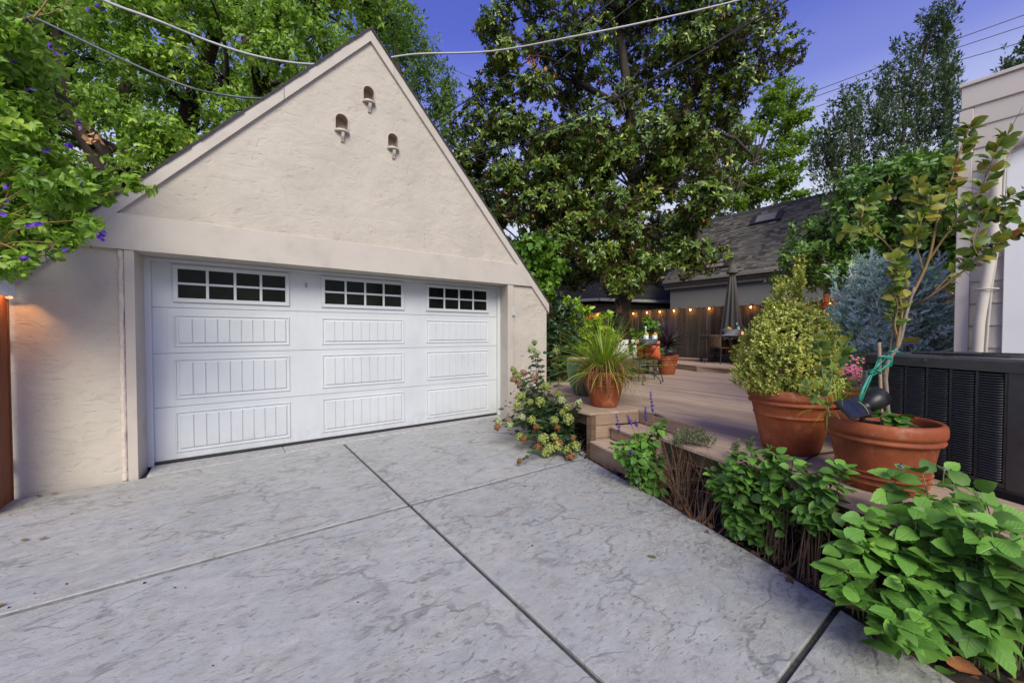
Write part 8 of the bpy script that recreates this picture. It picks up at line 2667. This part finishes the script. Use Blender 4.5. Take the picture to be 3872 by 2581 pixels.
def leaf_at(root, p, d, up, L_, me=salm, name='leaf'):
    d = Vector(d).normalized()
    x_ = d.cross(Vector(up)).normalized()
    z_ = x_.cross(d)
    q = Vector(p) - Vector(off(root))
    return inst(name, me, root, Matrix(((x_.x, d.x, z_.x, q.x), (x_.y, d.y, z_.y, q.y), (x_.z, d.z, z_.z, q.z), (0, 0, 0, 1))) @ Matrix.Diagonal((L_, L_, L_, 1)))


def sage(name, label, base, tips, bases, L_, pairs, fill, cap=298, tipscale=.8, more=0, stem='stem_green'):
    t = thing(name, label, 'plant', base)
    mb = MB()
    cnt = 0
    tips = list(tips) + [tuple(np.array(tips[i % len(tips)]) + rng.normal(size=3) * np.array([.05, .06, .03])) for i in range(more)]
    FP, FD, FU, FS = [], [], [], []
    for i, tp in enumerate(tips):
        e_ = np.array(tp)
        bs = np.array(bases[i % len(bases)]) + rng.normal(size=3) * np.array([.03, .05, 0])
        j = int(np.argmin([np.linalg.norm(np.array(b)[:2] - e_[:2]) for b in bases]))
        bs = np.array(bases[j]) + rng.normal(size=3) * np.array([.03, .04, 0])
        mid_ = np.array([bs[0] * .55 + e_[0] * .45, bs[1] * .55 + e_[1] * .45, max(bs[2], e_[2]) * .75 + .05])
        f_ = lambda u: bs * (1 - u) ** 2 + mid_ * 2 * u * (1 - u) + e_ * u * u
        mb.tube([tuple(f_(u)) for u in np.linspace(0, 1, 9)], [.0045 - .0022 * u for u in np.linspace(0, 1, 9)], 5, False)
        a0 = rng.uniform(0, 6.28)
        for k in range(pairs):
            u = 1 - (k / pairs) ** 1.1 * .62
            c = f_(u)
            sc_ = (tipscale + (1 - tipscale) * min(1, k / 2)) * rng.uniform(.8, 1.15)
            for s_ in (0, pi):
                a = a0 + k * pi / 2 + s_ + rng.uniform(-.3, .3)
                el_ = .50 - .24 * k + rng.uniform(-.40, .30)
                d = (math.cos(a) * math.cos(el_), math.sin(a) * math.cos(el_), math.sin(el_))
                up = Vector((-.2, -.3, 1)) + Vector(rng.normal(size=3) * .42)
                base_p = c + np.array(d) * .012
                if cnt < cap:
                    leaf_at(t, base_p, d, up, L_ * sc_, salms[cnt % 3])
                    cnt += 1
                else:
                    FP.append(base_p); FD.append(d); FU.append(tuple(up)); FS.append(L_ * sc_)
    part('stems', mb, M[stem], t, None, 'stuff')
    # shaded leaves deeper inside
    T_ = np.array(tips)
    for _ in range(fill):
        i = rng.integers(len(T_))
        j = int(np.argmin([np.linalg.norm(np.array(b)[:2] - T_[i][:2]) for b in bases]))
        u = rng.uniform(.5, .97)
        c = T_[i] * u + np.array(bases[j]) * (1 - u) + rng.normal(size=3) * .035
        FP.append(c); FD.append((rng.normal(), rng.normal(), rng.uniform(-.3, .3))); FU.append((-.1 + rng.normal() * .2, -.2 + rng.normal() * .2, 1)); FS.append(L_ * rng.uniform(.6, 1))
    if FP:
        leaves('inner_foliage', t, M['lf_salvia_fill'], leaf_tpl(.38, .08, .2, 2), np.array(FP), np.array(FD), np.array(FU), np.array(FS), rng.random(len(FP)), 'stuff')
    return t


def spike(root, p0, p1, n=46, r_=.016, mat='bluesage', stem=None):
    """flower spike of little tubes in whorls"""
    p0, p1 = np.array(p0), np.array(p1)
    mb = MB()
    ax = unit((p1 - p0)[None])[0]
    L_ = np.linalg.norm(p1 - p0)
    for i in range(n):
        t = i / n
        wh = (math.floor(t * 6) + .5) / 6 * (1 - t * .3) + t * .3 * 1.0
        c = p0 + (p1 - p0) * (wh * .8 + t * .2)
        a = i * 2.4
        sd = unit(np.cross(ax, rng.normal(size=3))[None])[0]
        l_ = r_ * (1.15 - .75 * t) * rng.uniform(.7, 1.2)
        q = c + sd * l_ + ax * l_ * .4
        w_ = np.cross(sd, ax) * .0035
        mb.add([tuple(c - w_), tuple(c + w_), tuple(q + w_ * 1.4), tuple(q - w_ * 1.4), tuple(q + ax * .005)], [(0, 1, 2, 3), (3, 2, 4)])
    mb.tube([tuple(p0), tuple(p1)], [.004 + .002, .003], 6)
    part('flower_spike', mb, M[mat], root)
    if stem is not None:
        mb = MB()
        mb.tube([tuple(stem), tuple((np.array(stem) + p0) / 2 + np.array([.01, 0, .02])), tuple(p0)], .0028, 5, False)
        part('flower_stem', mb, M['stem_green'] if mat == 'greysage' else M['stem_olive'], root)


s1 = sage('sage', 'leafy green sage with blue flower spikes growing over the lower step', (3.309, 2.308, -0.040), [(3.430, 2.235, 0.593), (3.345, 2.283, 0.515), (3.226, 2.357, 0.496), (3.142, 2.405, 0.439), (3.095, 2.426, 0.378), (3.292, 2.295, 0.418), (3.419, 2.202, 0.439), (3.477, 2.159, 0.435), (3.161, 2.363, 0.322), (3.290, 2.268, 0.322), (3.382, 2.201, 0.322), (3.190, 2.314, 0.223), (3.309, 2.227, 0.236), (3.225, 2.275, 0.147), (3.161, 2.322, 0.181), (3.317, 2.193, 0.097), (3.270, 2.214, 0.042), (3.325, 2.160, 0.000), (3.227, 2.232, 0.004), (3.440, 2.158, 0.297)],
 [(3.247, 2.288, -0.040), (3.222, 2.062, -0.040)], .088, 6, 200, more=14)
for (p0, p1, st_) in (((3.296, 2.213, 0.738), (3.281, 2.229, 0.942), (3.296, 2.207, 0.521)), ((3.244, 2.249, 0.654), (3.239, 2.256, 0.796), (3.249, 2.241, 0.479)), ((3.041, 2.395, 0.546), (3.013, 2.420, 0.729), (3.092, 2.351, 0.313)), ((3.133, 2.330, 0.617), (3.101, 2.356, 0.717), (3.168, 2.299, 0.438)), ((3.173, 2.300, 0.604), (3.160, 2.310, 0.658), (3.195, 2.280, 0.479)), ((3.084, 2.296, 0.345), (3.075, 2.304, 0.394), (3.100, 2.283, 0.287))):
    spike(s1, p0, p1, 70, .022, 'bluesage', st_)
s2 = sage('sage', 'middle sage of large leaves over tangled stems before the two big pots', (2.973, 1.053, -0.040), [(3.007, 1.330, 0.601), (3.002, 1.113, 0.708), (3.007, 1.219, 0.657), (2.981, 1.039, 0.656), (2.975, 0.958, 0.670), (2.942, 0.870, 0.656), (2.889, 0.712, 0.716), (2.856, 0.649, 0.730), (2.910, 0.755, 0.612), (2.941, 0.868, 0.552), (2.980, 1.038, 0.545), (3.006, 1.217, 0.521), (3.008, 1.387, 0.472), (2.998, 1.505, 0.403), (3.007, 1.446, 0.335), (3.005, 1.275, 0.365), (2.979, 1.010, 0.426), (2.926, 0.803, 0.508), (2.995, 1.156, 0.266), (3.001, 1.210, 0.135), (3.009, 1.316, 0.142), (3.007, 1.315, 0.046), (2.996, 1.163, 0.072), (2.998, 1.122, 0.465), (2.968, 0.935, 0.558), (3.013, 1.298, 0.519)],
 [(3.046, 1.306, -0.040), (2.973, 1.053, -0.040), (2.885, 0.833, -0.040)], (.084), 5, 300, more=26, stem='twig')
s3 = sage('sage', 'biggest sage with broad toothed leaves at bottom corner before cooling unit', (2.768, 0.333, -0.040), [(2.926, 0.450, 0.762), (3.114, 0.311, 0.757), (3.167, 0.170, 0.632), (2.610, 0.528, 0.583), (2.652, 0.472, 0.559), (2.770, 0.360, 0.521), (2.868, 0.275, 0.511), (3.031, 0.130, 0.480), (2.612, 0.399, 0.454), (2.305, 0.549, 0.390), (2.490, 0.502, 0.464), (2.497, 0.369, 0.356), (2.781, 0.186, 0.378), (2.780, 0.099, 0.301), (2.312, 0.366, 0.252), (3.060, 0.058, 0.447), (2.613, 0.183, 0.279), (2.612, 0.121, 0.237), (2.286, 0.323, 0.212), (2.243, 0.392, 0.231), (2.241, 0.481, 0.292), (2.662, 0.312, 0.401), (2.594, 0.248, 0.317), (2.928, 0.053, 0.350), (2.438, 0.566, 0.487), (2.925, 0.348, 0.632), (2.972, 0.224, 0.542), (2.908, 0.004, 0.304), (3.226, 0.050, 0.548), (2.428, 0.294, 0.263), (2.703, 0.350, 0.645), (2.713, 0.293, 0.612), (2.706, 0.224, 0.660), (2.693, 0.159, 0.630), (2.691, 0.098, 0.655), (2.677, 0.046, 0.644), (2.703, 0.235, 0.505), (2.691, 0.156, 0.485), (2.688, 0.084, 0.483), (2.710, 0.289, 0.415), (2.696, 0.376, 0.508), (2.691, 0.453, 0.455), (2.665, 0.028, 0.537), (2.689, 0.118, 0.408)],
 [(2.774, 0.528, -0.040), (2.768, 0.333, -0.040), (2.764, 0.178, -0.040), (2.888, 0.058, -0.040)], .122, 4, 170, more=2)
for (p0, p1, st_) in (((2.918, 0.444, 0.779), (2.908, 0.451, 0.798), (2.933, 0.430, 0.695)), ((2.767, 0.179, 0.658), (2.772, 0.176, 0.686), (2.722, 0.181, 0.383)), ((3.100, 0.310, 0.765), (3.104, 0.307, 0.779), (3.093, 0.313, 0.672)), ((2.324, 0.560, 0.384), (2.316, 0.566, 0.388), (2.347, 0.542, 0.355))):
    spike(s3, p0, p1, 46, .011, 'greysage', st_)

# dry woody lavender between the sages
lv = thing('dry_lavender', 'woody half dead lavender with tangled brown stems between the sages', 'plant', (3.188, 1.714, -0.040))
mb = MB()
hubs_ = [np.array((3.256, 1.869, -0.040)), np.array((3.106, 1.633, -0.040)), np.array((3.044, 1.463, -0.040)), np.array((2.973, 1.053, -0.040)), np.array((2.923, 0.913, -0.040)), np.array((2.881, 0.809, -0.040))]
tw_tips = [(3.265, 1.922, 0.586), (3.311, 1.886, 0.528), (3.310, 1.826, 0.561), (3.306, 1.764, 0.461), (3.253, 1.678, 0.419), (3.390, 1.830, 0.586), (3.215, 1.953, 0.392), (3.261, 1.609, 0.399), (3.267, 1.541, 0.345), (3.245, 1.807, 0.386), (3.149, 2.061, 0.277), (3.169, 1.364, 0.317), (3.188, 1.163, 0.281), (3.141, 1.012, 0.285), (3.117, 0.906, 0.301), (3.222, 1.263, 0.304), (3.230, 1.628, 0.254), (3.247, 1.931, 0.470)]
for i in range(120):
    e_ = np.array(tw_tips[i % len(tw_tips)]) + rng.normal(size=3) * .07
    j = int(np.argmin([np.linalg.norm(h[:2] - e_[:2]) for h in hubs_]))
    b_ = hubs_[j] + rng.normal(size=3) * np.array([.05, .05, .005])
    m_ = (b_ + e_) / 2 + rng.normal(size=3) * .06
    w = .008 if i % 4 == 0 else .0035
    mb.tube([tuple(b_ * (1 - u) ** 2 + m_ * 2 * u * (1 - u) + e_ * u * u) for u in np.linspace(0, 1, 8)], [w * (1 - .7 * u) for u in np.linspace(0, 1, 8)], 5, False)
for i in range(90):
    p = np.array(tw_tips[rng.integers(len(tw_tips))]) * .6 + hubs_[rng.integers(len(hubs_) - 2)] * .4 + rng.normal(size=3) * .07
    pts = [tuple(p)]
    d = rng.normal(size=3) * .03
    for s_ in range(6):
        d = d * .9 + rng.normal(size=3) * .014
        p = p + d
        pts.append(tuple(p))
    mb.tube(pts, [.002, .0018, .0016, .0014, .0012, .001, .0008], 4, False)
part('stems', mb, M['twig'], lv, None, 'stuff')
cl = [((3.295, 1.838, 0.599), (.10, .12, .05), 1.2), ((3.264, 1.921, 0.547), (.07, .07, .06), .8), ((3.354, 1.732, 0.575), (.07, .09, .05), .8), ((3.239, 1.563, 0.398), (.07, .08, .05), .5), ((3.340, 1.801, 0.446), (.08, .08, .06), .6), ((3.199, 1.412, 0.602), (.03, .03, .05), .3), ((3.227, 1.330, 0.650), (.03, .03, .05), .3)]
arr, sb = rosettes(rng, cl, 50, 12, .032, .2, .4, 1.2, .4, .03, (.3, .95))
leaves('foliage', lv, M['lf_twiggy'], leaf_tpl(.10, .03, .05, 0), *arr)
# large dead leaves lying in the bed
big = MB()
tv, tf = leaf_tpl(.30, .16, -.25, 2)
big.add([tuple(p) for p in tv], [tuple(f) for f in tf], True)
bgm = big.mesh('dead_leaf')
setm(bgm, M['dryleaf'])
dl = [((3.019, 1.666, -0.010), .13, 'big curled orange brown dead leaf upright at bed edge under lavender'), ((2.843, 1.311, -0.030), .10, 'flat brown dead leaf at concrete edge below the middle sage'), ((2.787, 0.710, -0.020), .12, 'orange brown dead leaf in bed just above the wide joint'), ((2.753, 0.633, -0.020), .10, 'brown dead leaf tucked under edge of the big sage'), ((2.939, 0.826, -0.030), .13, 'dark dead leaf among woody stems beside big sage'), ((2.679, 0.141, 0.000), .14, 'tan dead leaf in bed below the big sage')]
for i, (p, s_, lab) in enumerate(dl):
    o = bpy.data.objects.new('dead_leaf', bgm)
    COL.objects.link(o)
    o.location = p
    o.rotation_euler = (R(60) if i == 0 else rng.uniform(-.3, .3), rng.uniform(-.3, .3), rng.uniform(0, 6))
    o.scale = (s_, s_, s_)
    tag(o, lab, 'leaf', 'dead leaves in the planting bed')

# ------------------------------------------------------------------ cables overhead
def cable(label, pts, r_, m, name='overhead_cable'):
    P = [np.array(p) for p in pts]
    fine = []
    for i in range(len(P) - 1):
        p0, p1, p2, p3 = P[max(0, i - 1)], P[i], P[i + 1], P[min(len(P) - 1, i + 2)]
        for j in range(8):
            t = j / 8
            fine.append(tuple(.5 * ((2 * p1) + (-p0 + p2) * t + (2 * p0 - 5 * p1 + 4 * p2 - p3) * t * t + (-p0 + 3 * p1 - 3 * p2 + p3) * t ** 3)))
    fine.append(tuple(P[-1]))
    mb = MB()
    n_ = len(fine)
    mb.tube(fine, [r_[0] + (r_[1] - r_[0]) * i / n_ for i in range(n_)] if hasattr(r_, '__len__') else r_, 6)
    single(name, mb, m, label, 'cable', 'cables strung overhead')


cable('thick pale grey cable sagging across the whole picture behind the gable peak', [(-2.491, 9.805, 7.484), (-1.506, 9.065, 6.854), (-0.872, 8.592, 6.553), (-0.124, 8.663, 6.546), (0.579, 8.139, 6.282), (1.290, 7.614, 6.161), (2.101, 7.020, 6.221), (2.741, 6.552, 6.334), (3.808, 5.770, 6.387), (4.659, 4.522, 6.280), (5.621, 3.821, 6.525), (6.754, 2.998, 6.854), (7.887, 2.176, 7.274)], (.024, .013), M['cable_white'])
cable('blue grey cable running down from top corner over the leaves to garage roof', [(-3.173, 10.295, 7.064), (-2.837, 10.043, 6.826), (-2.188, 9.555, 6.448), (-1.320, 8.904, 5.930), (-0.451, 8.254, 5.468), (0.102, 8.472, 5.617), (0.619, 8.091, 5.571), (1.302, 7.592, 5.655)], .017, M['cable_grey'])
cable('thin black cable low across trunks of leaning tree', [(-3.567, 11.894, 4.911), (-2.917, 11.663, 4.860), (-2.157, 11.351, 4.793), (-1.094, 11.069, 4.852), (-0.434, 10.583, 4.843)], .012, M['cable_black'])
cable('heaviest black cable crossing the magnolia up to top edge', [(4.839, 8.720, 5.778), (5.827, 7.258, 6.099), (6.881, 5.752, 6.592), (7.846, 4.314, 7.188), (8.545, 2.946, 7.704), (8.763, 2.418, 7.900)], .018, M['cable_black'])
cable('black cable from garage roof slope across the magnolia top', [(3.510, 9.959, 6.332), (4.290, 9.150, 6.791), (5.913, 7.368, 7.967), (6.708, 6.429, 8.608), (7.228, 5.809, 9.027), (7.686, 5.234, 9.381)], .015, M['cable_black'])
cable('thin black cable between the two heavier ones over magnolia', [(4.226, 9.432, 6.277), (4.639, 9.010, 6.482), (5.906, 7.359, 7.420), (6.702, 6.421, 8.138), (7.511, 5.474, 8.893), (7.901, 4.949, 9.290)], .012, M['cable_black'])
cable('slack black cable dipping beside the right rake of garage', [(4.496, 9.236, 6.388), (4.888, 8.944, 6.210), (5.334, 8.365, 6.116), (6.059, 7.464, 6.249), (6.830, 6.535, 6.589), (8.123, 4.860, 7.375), (9.004, 3.488, 8.121), (9.273, 3.049, 8.388)], .012, M['cable_black'])
cable('uppermost thin wire slanting through gap between trees', [(3.721, 14.945, 13.086), (4.563, 14.305, 12.246), (5.846, 12.834, 11.018), (6.942, 11.507, 10.049), (8.074, 10.405, 9.197)], .012, M['cable_grey'])
cable('second thin wire slanting through gap between trees', [(5.705, 13.442, 11.344), (6.350, 12.448, 10.429), (6.989, 11.586, 9.626), (8.067, 10.396, 8.648)], .014, M['cable_grey'])
cable('third thin wire slanting through gap between trees', [(5.826, 13.344, 10.987), (6.443, 12.370, 10.036), (7.066, 11.516, 9.109), (8.059, 10.386, 8.071)], .012, M['cable_grey'])
cable('lowest thin wire reaching the magnolia beside garage roof', [(4.405, 9.557, 6.599), (4.861, 9.467, 6.468), (5.648, 9.255, 6.242), (6.806, 8.769, 5.960)], .010, M['cable_black'])
cable('topmost of three thin wires in sky beside the bay tree', [(26.934, 10.361, 15.230), (27.925, 8.402, 15.603), (30.712, 4.524, 16.785), (33.107, 0.927, 17.718), (34.000, -0.340, 18.071)], .018, M['cable_black'])
cable('middle of three thin wires in sky beside the bay tree', [(26.930, 10.355, 14.910), (27.755, 8.516, 15.194), (30.706, 4.516, 16.355), (33.100, 0.918, 17.163), (33.993, -0.351, 17.465)], .018, M['cable_black'])
cable('lowest of three thin wires in sky beside the bay tree', [(26.922, 10.345, 14.297), (27.788, 8.476, 14.607), (30.698, 4.506, 15.710), (33.090, 0.904, 16.363), (33.982, -0.365, 16.641)], .018, M['cable_black'])
cable('thin dark wire dropping steeply to left rake of garage', [(0.785, 10.799, 9.348), (1.288, 10.663, 8.807), (1.936, 10.416, 8.078), (2.166, 10.365, 7.832)], .010, M['cable_black'])
# weathered pole behind the gable peak
mb = MB()
q = (4.019, 13.449, 11.681)
mb.tube([(q[0], q[1], -.07), (q[0], q[1], (4.023, 13.455, 12.028)[2])], [.15, .11], 10)
mb.box(q[0] - .02, q[1] - .02, (4.023, 13.455, 12.028)[2], q[0] + .02, q[1] + .02, (4.031, 13.466, 12.692)[2])
single('utility_pole', mb, M['orangepole'], 'brown timber utility pole top just showing above gable peak', 'pole')
